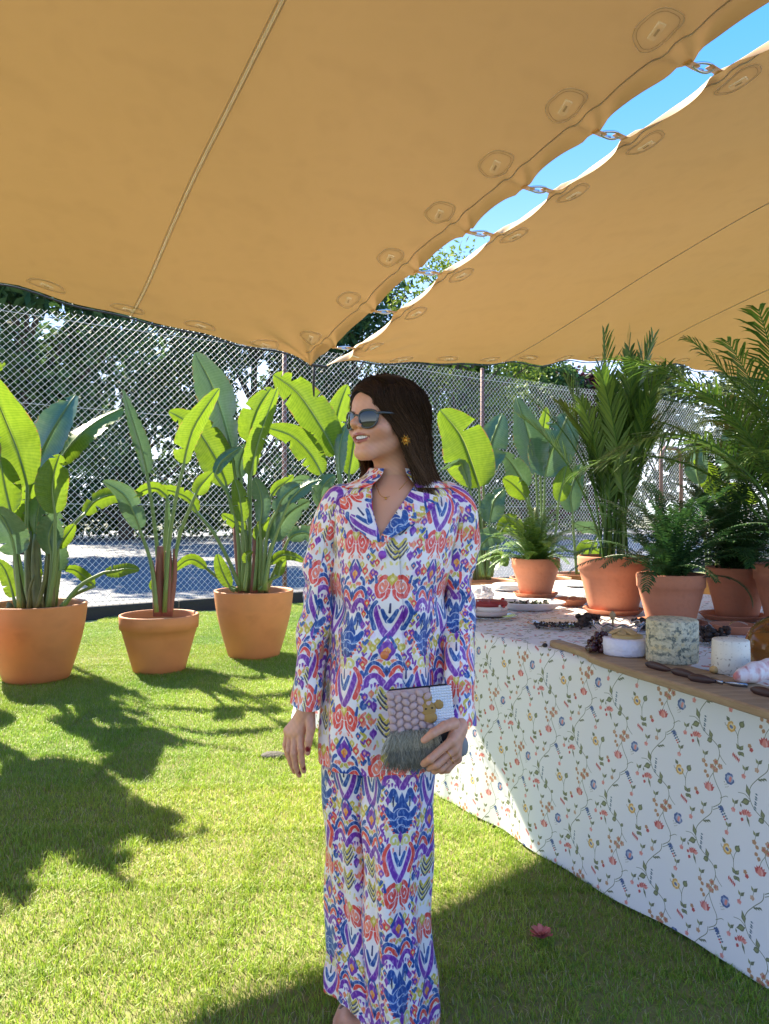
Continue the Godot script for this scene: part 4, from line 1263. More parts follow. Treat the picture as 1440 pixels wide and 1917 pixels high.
func cloth_print() -> ImageTexture:
	var W := 640
	fat = 1.38
	var im := Image.create(W, W, false, Image.FORMAT_RGBA8)
	im.fill(lin(0.72, 0.72, 0.72))
	var n := FastNoiseLite.new()
	n.frequency = 0.05
	var olive := Color(0.40, 0.43, 0.33)
	var leaf := Color(0.52, 0.54, 0.38)
	var red := Color(0.70, 0.30, 0.29)
	var pink := Color(0.82, 0.52, 0.48)
	var blue := Color(0.24, 0.34, 0.54)
	var gold := Color(0.80, 0.62, 0.30)
	var tan_ := Color(0.68, 0.52, 0.38)
	var teal := Color(0.33, 0.42, 0.47)
	for rep in 2:
		var o := Vector2(W * 0.5, W * 0.5) * rep
		var S := W / 365.0  # pixels per millimetre
		var at := func(x: float, y: float) -> Vector2: return o + Vector2(x, y) * S
		# the climbing vine, one whole repeat high
		var vine := []
		for p in [[92, 0], [88, 22], [60, 52], [38, 82], [36, 112], [52, 140], [82, 160], [106, 178], [112, 205], [100, 235], [92, 262], [104, 290], [122, 318], [120, 345], [96, 365]]:
			vine.append(at.call(p[0], p[1]))
		ink(im, curve(vine, 60), 1.2, 1.2, olive, n, 0.0)
		for br in [[[36, 118], [20, 108], [-2, 110]], [[112, 200], [124, 214], [136, 224]], [[120, 330], [138, 318], [146, 318]], [[92, 262], [80, 282], [76, 300]], [[96, 8], [112, -2], [122, -8]]]:
			var q := []
			for p in br:
				q.append(at.call(p[0], p[1]))
			ink(im, curve(q, 10), 1.0, 0.8, olive, n, 0.0)
		# pairs of leaves on the vine
		for l in [[36, 112, 24, 78, 5.5], [38, 122, 8, 136, 7], [84, 160, 74, 134, 5], [84, 162, 66, 170, 6], [108, 180, 116, 168, 4]]:
			var a: Vector2 = at.call(l[0], l[1])
			var b: Vector2 = at.call(l[2], l[3])
			lens(im, a, b, l[4] * S, olive, n)
			lens(im, a.lerp(b, 0.15), a.lerp(b, 0.85), l[4] * S * 0.55, leaf, n)
		# combs of small leaves
		for c in [[60, 52, 84, 42, 6], [50, 140, 54, 88, 7]]:
			for k in c[4]:
				var p: Vector2 = at.call(c[0], c[1]).lerp(at.call(c[2], c[3]), float(k) / c[4])
				lens(im, p, p + Vector2(9, 3 + k % 2 * 3) * S, 1.8 * S, teal if c[4] == 7 else olive, n)
		# red tulip, red open flower
		for k in 6:
			var an := -2.5 + k * 0.38
			lens(im, at.call(78, 318), at.call(78 + cos(an) * 24, 318 + sin(an) * 26), 5.2 * S, red, n, 1.0)
		ink(im, [at.call(78, 312), at.call(77, 304)], 7 * S, 4 * S, pink, n, 1.0)
		for k in 7:
			var an := -2.9 + k * 0.42
			lens(im, at.call(28, 166), at.call(28 + cos(an) * 20, 166 + sin(an) * 17), 4.2 * S, red if k % 2 else pink, n, 1.0)
		lens(im, at.call(28, 166), at.call(40, 196), 2.6 * S, olive, n)
		lens(im, at.call(12, 172), at.call(4, 164), 3 * S, red, n)
		lens(im, at.call(16, 178), at.call(12, 190), 3.4 * S, red, n)
		lens(im, at.call(10, 150), at.call(6, 138), 2 * S, olive, n)
		# blue flower with a red middle
		for k in 7:
			var an := k * 0.8 + 0.4
			ink(im, [at.call(150 + cos(an) * 10, 262 + sin(an) * 11)], 5.0 * S, 5.0 * S, blue, n, 2.0)
		ink(im, [at.call(151, 262)], 8 * S, 8 * S, Color(0.55, 0.62, 0.74), n, 2.0)
		ink(im, [at.call(153, 259), at.call(151, 268)], 3.4 * S, 3 * S, pink, n, 1.0)
		for k in 9:
			ink(im, [at.call(132 + (k * 7) % 16, 276 + (k * 5) % 17)], 1.1 * S, 1.1 * S, Color(0.62, 0.62, 0.58), n, 0.0)
		# yellow flower with a blue middle and a bud on a stalk
		for k in 7:
			var an := k * 0.78
			ink(im, [at.call(150 + cos(an) * 9, 106 + sin(an) * 10)], 4.6 * S, 4.6 * S, gold, n, 2.0)
		ink(im, [at.call(150, 106)], 7 * S, 7 * S, Color(0.88, 0.78, 0.55), n, 2.0)
		ink(im, [at.call(148, 106), at.call(151, 108)], 3.2 * S, 3.2 * S, blue, n, 1.0)
		lens(im, at.call(143, 92), at.call(132, 78), 4 * S, olive, n)
		for k in 6:
			ink(im, [at.call(128 + (k * 5) % 12, 100 + (k * 7) % 16)], 1.1 * S, 1.1 * S, Color(0.6, 0.6, 0.58), n, 0.0)
		ink(im, curve([at.call(160, 110), at.call(172, 128), at.call(174, 150), at.call(182, 168)], 14), 1.0, 0.9, olive, n, 0.0)
		ink(im, curve([at.call(172, 134), at.call(176, 112), at.call(184, 98)], 10), 0.9, 0.8, olive, n, 0.0)
		lens(im, at.call(180, 102), at.call(190, 80), 6.5 * S, olive, n)
		lens(im, at.call(182, 99), at.call(188, 84), 4 * S, leaf, n)
		# leaf sprays
		for l in [[182, 168, 168, 152], [182, 168, 192, 152], [184, 172, 196, 184], [186, 180, 174, 176]]:
			lens(im, at.call(l[0], l[1]), at.call(l[2], l[3]), 4.2 * S, olive, n)
			lens(im, at.call(l[0], l[1]).lerp(at.call(l[2], l[3]), 0.2), at.call(l[2], l[3]), 2.2 * S, leaf, n)
		for k in 5:
			lens(im, at.call(160 + k * 5, 180 + k * 3), at.call(158 + k * 5, 194 + k * 3), 1.9 * S, red, n)
		# tan blossoms and small blue sprig
		for c in [[100, 226], [116, 236], [88, 244], [100, 250]]:
			for k in 5:
				var an = k * 1.257 + c[0]
				lens(im, at.call(c[0], c[1]), at.call(c[0] + cos(an) * 10, c[1] + sin(an) * 10), 3.2 * S, tan_, n, 0.8)
			ink(im, [at.call(c[0], c[1])], 2.2 * S, 2.2 * S, red, n, 0.6)
		for l in [[70, 250, 60, 240], [68, 262, 58, 270], [74, 270, 70, 284]]:
			lens(im, at.call(l[0], l[1]), at.call(l[2], l[3]), 4 * S, tan_, n)
		for k in 6:
			var p: Vector2 = at.call(120 + k * 4.5, -10 + k * 6)
			lens(im, p, p + Vector2(-7, 5) * S, 2.0 * S, blue if k < 4 else red, n)
			lens(im, p, p + Vector2(6, -5) * S, 2.0 * S, teal, n)
		for k in 5:
			var an := k * 1.257
			lens(im, at.call(126, -6), at.call(126 + cos(an) * 8, -6 + sin(an) * 8), 2.4 * S, blue, n, 0.6)
		for c in [[60, 216], [18, 40], [150, 40], [60, 10], [170, 330]]:
			lens(im, at.call(c[0], c[1]), at.call(c[0] + 12, c[1] - 16), 3.4 * S, olive, n)
			lens(im, at.call(c[0], c[1]), at.call(c[0] - 9, c[1] - 14), 2.8 * S, leaf, n)
			ink(im, [at.call(c[0], c[1]), at.call(c[0] - 3, c[1] + 16)], 0.9, 0.7, olive, n, 0.0)
			for k in 5:
				var an: float = k * 1.257 + c[1]
				lens(im, at.call(c[0] - 4, c[1] + 18), at.call(c[0] - 4 + cos(an) * 8, c[1] + 18 + sin(an) * 8), 2.6 * S, pink if c[0] % 20 else tan_, n, 0.6)
		for c in [[30, 330], [36, 340]]:
			for k in 5:
				var an := k * 1.257
				lens(im, at.call(c[0], c[1]), at.call(c[0] + cos(an) * 7, c[1] + sin(an) * 7), 2.2 * S, tan_ if c[0] < 33 else red, n)
	return ImageTexture.create_from_image(im)


func table() -> void:
	var m := mat(Color.WHITE, 0.55, 0.0, 0.12)
	m.albedo_texture = cloth_print()
	m.uv1_scale = Vector3(1 / 0.365, 1 / 0.365, 1)
	m.heightmap_enabled = true
	m.heightmap_scale = 0.03
	m.heightmap_texture = noise_tex(256, 0.25, [Color.BLACK, Color.WHITE], 2, 8)
	M.cloth = m
	var corner := Vector3(-0.466, 0, -5.02)
	var u := Vector3(0.49, 0, 0.872)
	var w := Vector3(0.872, 0, -0.49)
	var L := 5.9
	var D := 2.25
	var g := Geo.new()
	# rim of the table top, counted from the far front corner along the near edge, round and back
	var rim := []
	var out := []
	var run := []
	var r := 0.03
	var sides := [[Vector2(0, 0), Vector2(L, 0), Vector2(0, -1)], [Vector2(L, 0), Vector2(L, D), Vector2(1, 0)], [Vector2(L, D), Vector2(0, D), Vector2(0, 1)], [Vector2(0, D), Vector2(0, 0), Vector2(-1, 0)]]
	var length := 0.0
	for k in 4:
		var a: Vector2 = sides[k][0]
		var b: Vector2 = sides[k][1]
		var dirn := (b - a).normalized()
		var nrm: Vector2 = sides[k][2]
		var nx: Vector2 = sides[(k + 1) % 4][2]
		var n := int(a.distance_to(b) / 0.03)
		for i in n:
			rim.append(a + dirn * lerpf(r, a.distance_to(b) - r, float(i) / (n - 1)))
			out.append(nrm)
		for i in range(1, 6):
			var o := nrm.rotated(nrm.angle_to(nx) * i / 6.0)
			rim.append(b - dirn * r - nrm * r + o * r)
			out.append(o)
	rim.append(rim[0])
	out.append(out[0])
	var cols := rim.size()
	var sn := FastNoiseLite.new()
	sn.frequency = 0.5
	sn.seed = 12
	var rows := 26
	var hem_y := 0.010
	for row in rows + 1:
		length = 0.0
		for k in cols:
			if k:
				length += rim[k].distance_to(rim[k - 1])
			var p: Vector2 = rim[k]
			var o: Vector2 = out[k]
			var x := float(row) / rows
			var y := 0.81 - 0.012 * (1.0 - cos(minf(x * 26.0, PI * 0.5))) - x * (0.81 - 0.012 - hem_y)
			var far := 0.004 * sin(minf(x * 26.0, PI * 0.5)) + x * 0.045
			var s := p.x if o.y < -0.5 else length
			far += x * (0.005 * sin(s * 5.2 + 0.6) + 0.006 * sin(s * 13.7 + 2.0 + sin(s * 3.0)) + 0.008 * sn.get_noise_2d(s * 3.0, x))
			far += pow(x, 1.5) * 0.10 * exp(-pow(minf(p.length(), 3.0) / 0.28, 2.0))
			# folds kept from its packing: sharp upright creases
			for c in [2.5, 1.6, 0.35]:
				if o.y < -0.9:
					far += 0.014 * exp(-absf(p.x - c) / 0.014) * (0.35 + 0.65 * x) * (1.0 if c != 0.35 else 0.5)
			var q := p + o * far
			var v := corner + u * q.x + w * q.y + Vector3(0, y + 0.004 * sin(s * 7.0) * x, 0)
			g.add(v, Vector2(length, 0.81 - y + (far if row < 2 else 0.0)))
	g.sheet(0, rows + 1, cols)
	var t0 := g.v.size()
	for i in 41:
		for j in 17:
			var q := Vector2(lerpf(r, L - r, i / 40.0), lerpf(r, D - r, j / 16.0))
			g.add(corner + u * q.x + w * q.y + Vector3(0, 0.8105 + 0.0012 * sin(q.x * 9.0) * sin(q.y * 7.0), 0), Vector2(q.x, -q.y))
	g.sheet(t0, 41, 17)
	# from the flat top to the rim
	var e0 := g.v.size()
	length = 0.0
	for k in cols:
		if k:
			length += rim[k].distance_to(rim[k - 1])
		var p: Vector2 = rim[k]
		g.add(corner + u * clampf(p.x, r, L - r) + w * clampf(p.y, r, D - r) + Vector3(0, 0.8105, 0), Vector2(length, -0.03))
	for k in cols - 1:
		g.quad(e0 + k, e0 + k + 1, k + 1, k)
	lone("tablecloth", g.mesh(m), "white tablecloth printed with red, blue and yellow flowers on vines, reaching the lawn", "tablecloth")


func bowl(r: float, h: float, oval := 1.0, wave := 0.0, thick := 0.004) -> Geo:
	var g := Geo.new()
	var prof := [Vector2(0.0005, 0.0), Vector2(0.5, 0.0), Vector2(0.62, 0.1), Vector2(0.82, 0.55), Vector2(0.96, 0.92), Vector2(1.0, 1.0), Vector2(0.98, 1.06), Vector2(0.93, 0.95), Vector2(0.78, 0.5), Vector2(0.58, 0.16), Vector2(0.0005, 0.12)]
	var sides := 64
	for k in prof.size():
		for j in sides + 1:
			var a := TAU * j / sides
			var wv: float = 1.0 + wave * sin(a * 12.0) * prof[k].x
			g.add(Vector3(cos(a) * prof[k].x * r * wv, prof[k].y * h * (1.0 + wave * 2.2 * sin(a * 12.0 + 0.6) * clampf(prof[k].y, 0, 1)), sin(a) * prof[k].x * r * oval * wv))
	g.sheet(0, prof.size(), sides + 1)
	g.outward(0)
	return g


func lumps(g: Geo, r: RandomNumberGenerator, count: int, at: Vector3, spread: Vector3, size: float, cols: Array) -> void:
	for k in count:
		var d := Vector3(r.randf_range(-1, 1), r.randf(), r.randf_range(-1, 1))
		g.col = cols[r.randi() % cols.size()]
		var s := size * r.randf_range(0.5, 1.3)
		g.ellipsoid(at + d * spread, Vector3(s, s * r.randf_range(0.6, 1.0), s * r.randf_range(0.7, 1.0)), Basis(Vector3(r.randfn(), r.randfn(), r.randfn()).normalized(), r.randf() * TAU), 7, 5, 0.25)


func food() -> void:
	var r := RandomNumberGenerator.new()
	r.seed = 31
	var v := mat(Color.WHITE, 0.7, 0.0, 0.0, true)
	M.vcol = v
	var glossy := mat(Color.WHITE, 0.25, 0.0, 0.0, true)
	var u := Vector3(0.49, 0, 0.872)
	var w := Vector3(0.872, 0, -0.49)
	var top := 0.811
	# wooden board with a handle, along the near edge
	var wood := mat(Color.WHITE, 0.6)
	var im := Image.create(256, 256, false, Image.FORMAT_RGBA8)
	var n := FastNoiseLite.new()
	n.frequency = 0.03
	for x in 256:
		for y in 256:
			var f := 0.5 + 0.5 * sin((y + n.get_noise_2d(x * 0.35, y * 2.0) * 16.0) * 0.22) * 0.6 + n.get_noise_2d(x * 1.2, y * 12.0) * 0.4
			im.set_pixel(x, y, lin(0.26, 0.165, 0.085).lerp(lin(0.40, 0.275, 0.155), clampf(f, 0, 1)))
	wood.albedo_texture = ImageTexture.create_from_image(im)
	wood.uv1_triplanar = true
	wood.uv1_scale = Vector3(2.2, 2.2, 2.2)
	var g := Geo.new()
	var b0 := Vector3(0.681, 0.822, -3.083)
	b0.y = top
	var dirn := (Vector3(0.933, 0.822, -2.3) - Vector3(0.693, 0.822, -3.024))
	dirn.y = 0
	dirn = dirn.normalized()
	var crs := Vector3(-dirn.z, 0, dirn.x) * -1.0
	if crs.dot(w) < 0:
		crs = -crs
	# outline: distance along, near side and far side (metres from the axis)
	var tab := [[0.0, -0.012, 0.012], [0.008, -0.024, 0.024], [0.03, -0.030, 0.030], [0.06, -0.026, 0.028], [0.20, -0.026, 0.030], [0.27, -0.034, 0.06], [0.33, -0.058, 0.10], [0.42, -0.068, 0.14], [0.6, -0.066, 0.16], [0.9, -0.055, 0.17], [1.3, -0.05, 0.17], [1.42, -0.05, 0.15], [1.44, -0.03, 0.13]]
	var ring := []
	for e in tab:
		ring.append(Vector2(e[0], e[1]))
	for k in range(tab.size() - 1, -1, -1):
		ring.append(Vector2(tab[k][0], tab[k][2]))
	var cen := Vector2(0.7, 0.04)
	for lv in [[0.0, 0.006], [0.004, 0.0], [0.021, 0.0], [0.026, 0.006]]:
		for p in ring:
			var q: Vector2 = p + (Vector2(p.x, 0.0) - p).normalized() * lv[1]
			g.add(dirn * q.x + crs * q.y + Vector3(0, lv[0], 0))
	g.sheet(0, 4, ring.size(), true)
	for base in [0, 3 * ring.size()]:
		for k in tab.size() - 1:
			var a: int = base + k
			var b: int = base + ring.size() - 1 - k
			g.quad(a, a + 1, b - 1, b)
	g.outward(0)
	lone("chopping_board", g.mesh(wood, true), "long wooden serving board with a narrow handle, along the table's near edge", "board", b0)
	var bt := top + 0.027
	var up := Vector3(0, bt, 0)
	var flat := Vector3(1, 0, 1)
	# grapes
	var t := thing("grapes", "bunch of dark red grapes at the board's handle end", "grapes", Vector3(0.773, 0.837, -2.794) * flat + up + w * 0.02)
	var gm := mat(lin(0.05, 0.012, 0.018), 0.22)
	for k in 80:
		var d := Vector3(r.randf_range(-1, 1), 0, r.randf_range(-1, 1))
		if d.length() > 1:
			d = d.normalized() * r.randf()
		var y := 0.009 + r.randf() * 0.075 * (1.0 - d.length() * 0.7)
		g = Geo.new()
		g.ellipsoid(Vector3.ZERO, Vector3(0.0095, 0.011, 0.0095) * r.randf_range(0.85, 1.1), Basis(), 10, 7)
		part("grape", g.mesh(gm), t, Vector3(d.x * 0.05, y, d.z * 0.042))
	# brie
	g = Geo.new()
	t = thing("brie_cheese", "round white soft cheese in its paper, cut open at the top", "cheese", Vector3(0.872, 0.837, -2.699) * flat + up + Vector3(0.0, 0, -0.075))
	t.scale = Vector3.ONE * 1.2
	g.lathe([Vector2(0.001, 0), Vector2(0.066, 0), Vector2(0.071, 0.006), Vector2(0.072, 0.03), Vector2(0.070, 0.047), Vector2(0.064, 0.051), Vector2(0.05, 0.05), Vector2(0.001, 0.05)], 40, Vector3.ZERO, 0.008)
	var paper := mat(lin(0.72, 0.71, 0.80), 0.5, 0.0, 0.2)
	relief(paper, 0.02, 8.0, 0.5, 2)
	part("paper", g.mesh(paper), t)
	g = Geo.new()
	g.lathe([Vector2(0.046, 0.05), Vector2(0.046, 0.056), Vector2(0.038, 0.060), Vector2(0.001, 0.058)], 28, Vector3(0.002, 0, 0), 0.05)
	part("rind", g.mesh(mat(lin(0.46, 0.33, 0.13), 0.5)), t)
	g = Geo.new()
	for k in 3:
		g.box(Vector3(-0.03 + k * 0.022, 0.066, -0.01 + 0.008 * k), Vector3(0.034, 0.006, 0.026), 0.002, Basis(Vector3(0.3, 1, 0.2).normalized(), k * 1.1) * Basis(Vector3(0, 0, 1), 0.4 - 0.3 * k))
	part("cracker", g.mesh(mat(lin(0.5, 0.34, 0.15), 0.8), true), t)
	# blue cheese
	g = Geo.new()
	var bc := Vector3(0.99, 0.837, -2.567) * flat + up + Vector3(0.0, 0, -0.08)
	g.lathe([Vector2(0.001, 0), Vector2(0.068, 0), Vector2(0.0695, 0.004), Vector2(0.070, 0.06), Vector2(0.069, 0.118), Vector2(0.066, 0.122), Vector2(0.001, 0.123)], 48, Vector3.ZERO, 0.012)
	var blue := mat(Color.WHITE, 0.65)
	im = Image.create(512, 512, false, Image.FORMAT_RGBA8)
	var n2 := FastNoiseLite.new()
	n2.frequency = 0.016
	n2.fractal_octaves = 4
	n2.seed = 6
	var n3 := FastNoiseLite.new()
	n3.frequency = 0.012
	n3.seed = 9
	for x in 512:
		for y in 512:
			var a := n2.get_noise_2d(x, y)
			var rid := 1.0 - absf(n2.get_noise_2d(x * 0.8 + 300.0, y * 0.8)) * 9.0
			var f := clampf((a - 0.16) * 6.0, 0, 1) + clampf(rid, 0, 1) * 0.75 * clampf(n3.get_noise_2d(x, y) * 2.0 + 0.5, 0, 1)
			var c := lin(0.58, 0.53, 0.36).lerp(lin(0.62, 0.50, 0.26), clampf(n3.get_noise_2d(x * 0.7, y * 0.7) * 2.0, 0, 1))
			im.set_pixel(x, y, c.lerp(lin(0.085, 0.105, 0.09), clampf(f, 0, 0.92)))
	blue.albedo_texture = ImageTexture.create_from_image(im)
	blue.uv1_triplanar = true
	blue.uv1_scale = Vector3.ONE * 6.0
	blue.heightmap_enabled = true
	blue.heightmap_scale = 0.3
	blue.heightmap_texture = blue.albedo_texture
	lone("blue_cheese", g.mesh(blue), "tall cylinder of blue veined cheese on the board", "cheese", bc).scale = Vector3(1.24, 1.18, 1.24)
	# white cheese lying behind, specked
	g = Geo.new()
	var wc := Vector3(1.106, 0.837, -2.399) * flat + up + Vector3(0.0, 0, -0.055)
	g.lathe([Vector2(0.001, 0), Vector2(0.042, 0), Vector2(0.044, 0.003), Vector2(0.0445, 0.04), Vector2(0.043, 0.079), Vector2(0.041, 0.081), Vector2(0.001, 0.082)], 40, Vector3.ZERO, 0.01)
	var white := mat(Color.WHITE, 0.55)
	white.albedo_texture = noise_tex(256, 0.05, [lin(0.7, 0.66, 0.54), lin(0.68, 0.64, 0.52), lin(0.12, 0.08, 0.05)], 2, 12, [0.0, 0.80, 0.9])
	white.uv1_triplanar = true
	white.uv1_scale = Vector3.ONE * 7.0
	lone("white_cheese", g.mesh(white), "short upright cylinder of pale cheese with dark specks, before the glass jar", "cheese", wc).scale = Vector3(1.3, 1.3, 1.3)
	g = Geo.new()
	g.box(Vector3(0, 0.011, 0), Vector3(0.06, 0.022, 0.03), 0.006, Basis(Vector3.UP, 0.3))
	lone("cheese_piece", g.mesh(mat(lin(0.5, 0.33, 0.12), 0.5)), "small yellow piece of hard cheese between the blue cheese and the pale cheese", "cheese", Vector3(1.049, 0.837, -2.437) * flat + up + w * 0.02)
	# spreaders with dark leaf shaped handles
	var dark := mat(lin(0.045, 0.018, 0.014), 0.5)
	var steel := mat(Color(0.5, 0.5, 0.52), 0.25, 1.0)
	var spots := [[866, 608, 985, 640], [985, 640, 1110, 672], [1065, 672, 1190, 690], [1358, 728, 1480, 760]]
	var labels := ["cheese spreader with a dark wooden leaf shaped handle, farthest along the board", "cheese spreader with a dark wooden handle, before the blue cheese's foot", "cheese spreader with a dark wooden handle, nearest the board's front edge", "dark wooden spreader handle at the right edge, before the pink sausage"]
	var sp := [Vector3(0.866, 0.84, -2.545), Vector3(0.912, 0.84, -2.442), Vector3(0.91, 0.84, -2.436), Vector3(0.957, 0.84, -2.342), Vector3(0.924, 0.84, -2.336), Vector3(0.984, 0.84, -2.283), Vector3(1.04, 0.84, -2.179), Vector3(1.084, 0.84, -2.094)]
	for k in 4:
		var a: Vector3 = sp[2 * k] * flat + Vector3(0, bt + 0.009, 0)
		var b: Vector3 = sp[2 * k + 1] * flat + Vector3(0, bt + 0.009, 0)
		t = thing("cheese_spreader", labels[k], "spreader", a, "spreaders on the board")
		g = Geo.new()
		var path := []
		var rad := []
		for i in 11:
			path.append((b - a) * i / 10.0)
			rad.append(0.0022 + 0.0125 * pow(sin(PI * pow((i + 0.25) / 10.8, 0.75)), 0.9))
		g.tube(path, rad, 12, true, 0.6)
		part("handle", g.mesh(dark), t)
		g = Geo.new()
		var ax := (b - a).normalized()
		g.tube([(b - a), (b - a) + ax * 0.03, (b - a) + ax * 0.05, (b - a) + ax * 0.09], [0.003, 0.003, 0.008, 0.006], 8, true, 0.3)
		part("blade", g.mesh(steel), t)
	# sausage
	g = Geo.new()
	var s0 := Vector3(1.03, 0.84, -2.252) * flat + Vector3(0, bt + 0.028, 0)
	var s1 := Vector3(1.222, 0.84, -2.385) * flat + Vector3(0, bt + 0.032, 0)
	var path := []
	var rad := []
	for i in 15:
		path.append((s1 - s0) * i / 14.0)
		rad.append(0.031 * pow(sin(PI * clampf((i + 0.5) / 15.0, 0.0, 0.5)), 0.5) * (1.0 + 0.05 * sin(i * 1.3)))
	g.tube(path, rad, 20, true, 0.85)
	var saus := mat(Color.WHITE, 0.6)
	saus.albedo_texture = noise_tex(256, 0.02, [lin(0.75, 0.68, 0.63), lin(0.72, 0.63, 0.58), lin(0.48, 0.17, 0.15)], 5, 5, [0.0, 0.48, 0.75])
	saus.uv1_triplanar = true
	saus.uv1_scale = Vector3.ONE * 5.0
	lone("sausage", g.mesh(saus), "thick pink and white cured sausage at the right end of the board", "sausage", s0)
	# brown glass jar behind
	t = thing("glass_jar", "rounded amber brown glass jar at the right edge, behind the pale cheese", "jar", Vector3(1.313, 0.81, -2.607) * flat + Vector3(0, top, 0) + w * 0.05)
	var amber := mat(lin(0.75, 0.55, 0.3, 0.03), 0.06)
	amber.refraction_enabled = true
	amber.refraction_scale = 0.03
	g = Geo.new()
	var prof := []
	for k in 15:
		var a := PI * k / 14.0
		prof.append(Vector2(0.001 + 0.112 * pow(sin(minf(a + 0.25, PI)), 0.8), 0.0 + 0.19 * (0.5 - 0.5 * cos(a))))
	prof.append(Vector2(0.03, 0.192))
	prof.append(Vector2(0.034, 0.21))
	prof.append(Vector2(0.03, 0.211))
	for k in range(13, 0, -1):
		var a := PI * k / 14.0
		prof.append(Vector2(0.001 + 0.108 * pow(sin(minf(a + 0.25, PI)), 0.8), 0.004 + 0.182 * (0.5 - 0.5 * cos(a))))
	prof.append(Vector2(0.001, 0.005))
	g.lathe(prof, 48)
	part("glass", g.mesh(amber), t)
	g = Geo.new()
	g.lathe([Vector2(0.001, 0.006), Vector2(0.07, 0.008), Vector2(0.088, 0.04), Vector2(0.1, 0.075), Vector2(0.1, 0.11), Vector2(0.001, 0.112)], 32, Vector3.ZERO, 0.01)
	part("contents", g.mesh(mat(lin(0.55, 0.36, 0.17), 0.6)), t)
	# glass plate with the rest of a chocolate cake
	t = thing("glass_plate", "clear glass plate with chocolate crumbs left on it", "plate", Vector3(0.825, 0.81, -3.601) * flat + Vector3(0, top, 0))
	g = bowl(0.155, 0.018, 1.0)
	part("plate", g.mesh(M.glass), t)
	var choc := [Color(0.03, 0.016, 0.012), Color(0.05, 0.025, 0.018), Color(0.022, 0.012, 0.01)]
	g = Geo.new()
	lumps(g, r, 120, Vector3(0, 0.006, 0), Vector3(0.12, 0.006, 0.09), 0.0055, choc)
	part("crumbs", g.mesh(v), t).set_meta("kind", "stuff")
	g = Geo.new()
	lumps(g, r, 90, Vector3(0, 0.008, 0), Vector3(0.045, 0.042, 0.035), 0.014, choc)
	lone("chocolate_cake", g.mesh(v), "broken lump of dark chocolate cake at the glass plate's edge", "cake", Vector3(0.962, 0.81, -3.628) * flat + Vector3(0, top + 0.002, 0))
	# scalloped glass bowl
	t = thing("glass_bowl", "clear scalloped glass bowl with crackers behind the white cheese", "bowl", Vector3(1.017, 0.81, -3.35) * flat + Vector3(0, top, 0))
	g = bowl(0.115, 0.055, 0.9, 0.05)
	part("bowl", g.mesh(M.glass), t)
	g = Geo.new()
	g.col = Color(0.3, 0.2, 0.1)
	lumps(g, r, 16, Vector3(0, 0.012, 0), Vector3(0.06, 0.02, 0.05), 0.016, [Color(0.33, 0.2, 0.09), Color(0.24, 0.14, 0.06)])
	part("crackers", g.mesh(v), t).set_meta("kind", "stuff")
	g = Geo.new()
	g.tube([Vector3(-0.02, 0.02, 0.0), Vector3(-0.03, 0.085, 0.03)], [0.005], 8)
	g.ellipsoid(Vector3(-0.032, 0.093, 0.034), Vector3(0.014, 0.018, 0.007), Basis(), 12, 8)
	lone("spoon", g.mesh(mat(lin(0.36, 0.22, 0.1), 0.6)), "small wooden spoon standing in the scalloped glass bowl", "spoon", t.position)
	g = Geo.new()
	lumps(g, r, 70, Vector3(0, 0.008, 0), Vector3(0.055, 0.045, 0.05), 0.013, choc)
	lone("chocolate_cake", g.mesh(v), "dark chocolate cake pieces right of the blue cheese, by the glass jar", "cake", Vector3(1.343, 0.81, -3.169) * flat + Vector3(0, top + 0.006, 0) + w * 0.03)
	g = bowl(0.12, 0.02, 1.0, 0.03)
	lone("glass_plate", g.mesh(M.glass), "small wavy edged glass plate under the cake pieces behind the blue cheese", "plate", Vector3(1.324, 0.81, -3.133) * flat + Vector3(0, top, 0) + w * 0.03)
	g = Geo.new()
	lumps(g, r, 40, Vector3(0, 0.008, 0), Vector3(0.045, 0.04, 0.03), 0.013, choc)
	lone("chocolate_cake", g.mesh(v), "dark crumbly cake behind the scalloped bowl, at the dark fern's saucer", "cake", Vector3(1.184, 0.81, -3.503) * flat + Vector3(0, top + 0.002, 0))
	# oval dish of salad
	t = thing("oval_dish", "oval white dish with the rest of a leaf salad", "dish", Vector3(0.798, 0.81, -4.234) * flat + Vector3(0, top, 0))
	t.basis = Basis(Vector3.UP, -0.1)
	g = bowl(0.20, 0.045, 0.72)
	part("dish", g.mesh(M.white_china), t)
	g = Geo.new()
	for k in 150:
		var c := Vector3(r.randf_range(-0.11, 0.11), 0.014 + r.randf() * 0.028, r.randf_range(-0.06, 0.06))
		var a := Vector3(r.randfn(), r.randfn() * 0.5, r.randfn()).normalized() * 0.02
		var b := Vector3(r.randfn(), r.randfn() * 0.5, r.randfn()).normalized() * 0.012
		g.col = [Color(0.03, 0.05, 0.02), Color(0.05, 0.07, 0.025), Color(0.6, 0.58, 0.5), Color(0.1, 0.03, 0.03)][[0, 0, 1, 1, 2, 3][r.randi() % 6]]
		var i := g.add(c - a)
		g.add(c + b)
		g.add(c + a)
		g.add(c - b)
		g.quad(i, i + 1, i + 2, i + 3)
	part("salad", g.mesh(v, true), t).set_meta("kind", "stuff")
	# small bowls of clay with petals
	for k in 2:
		t = thing("clay_dish", ["small clay dish with a yellow petal, left of the tall palm's pot", "small clay dish with a yellow petal, left of the amber jar"][k], "dish", [Vector3(1.077, 0.81, -4.418), Vector3(1.551, 0.81, -3.41)][k] * flat + Vector3(0, top, 0), "clay dishes with petals")
		g = bowl([0.10, 0.10][k], 0.04)
		part("dish", g.mesh(M.clay), t)
		g = Geo.new()
		var f := []
		for i in 7:
			for j in 4:
				var x := i / 6.0
				g.add(Vector3(lerpf(-0.03, 0.05, x), 0.038 + 0.014 * sin(x * 3.0) + 0.006 * j * (1.0 - x), (j - 1.5) * 0.016 * sin(PI * (0.15 + 0.8 * x)) + 0.03))
		g.sheet(0, 7, 4)
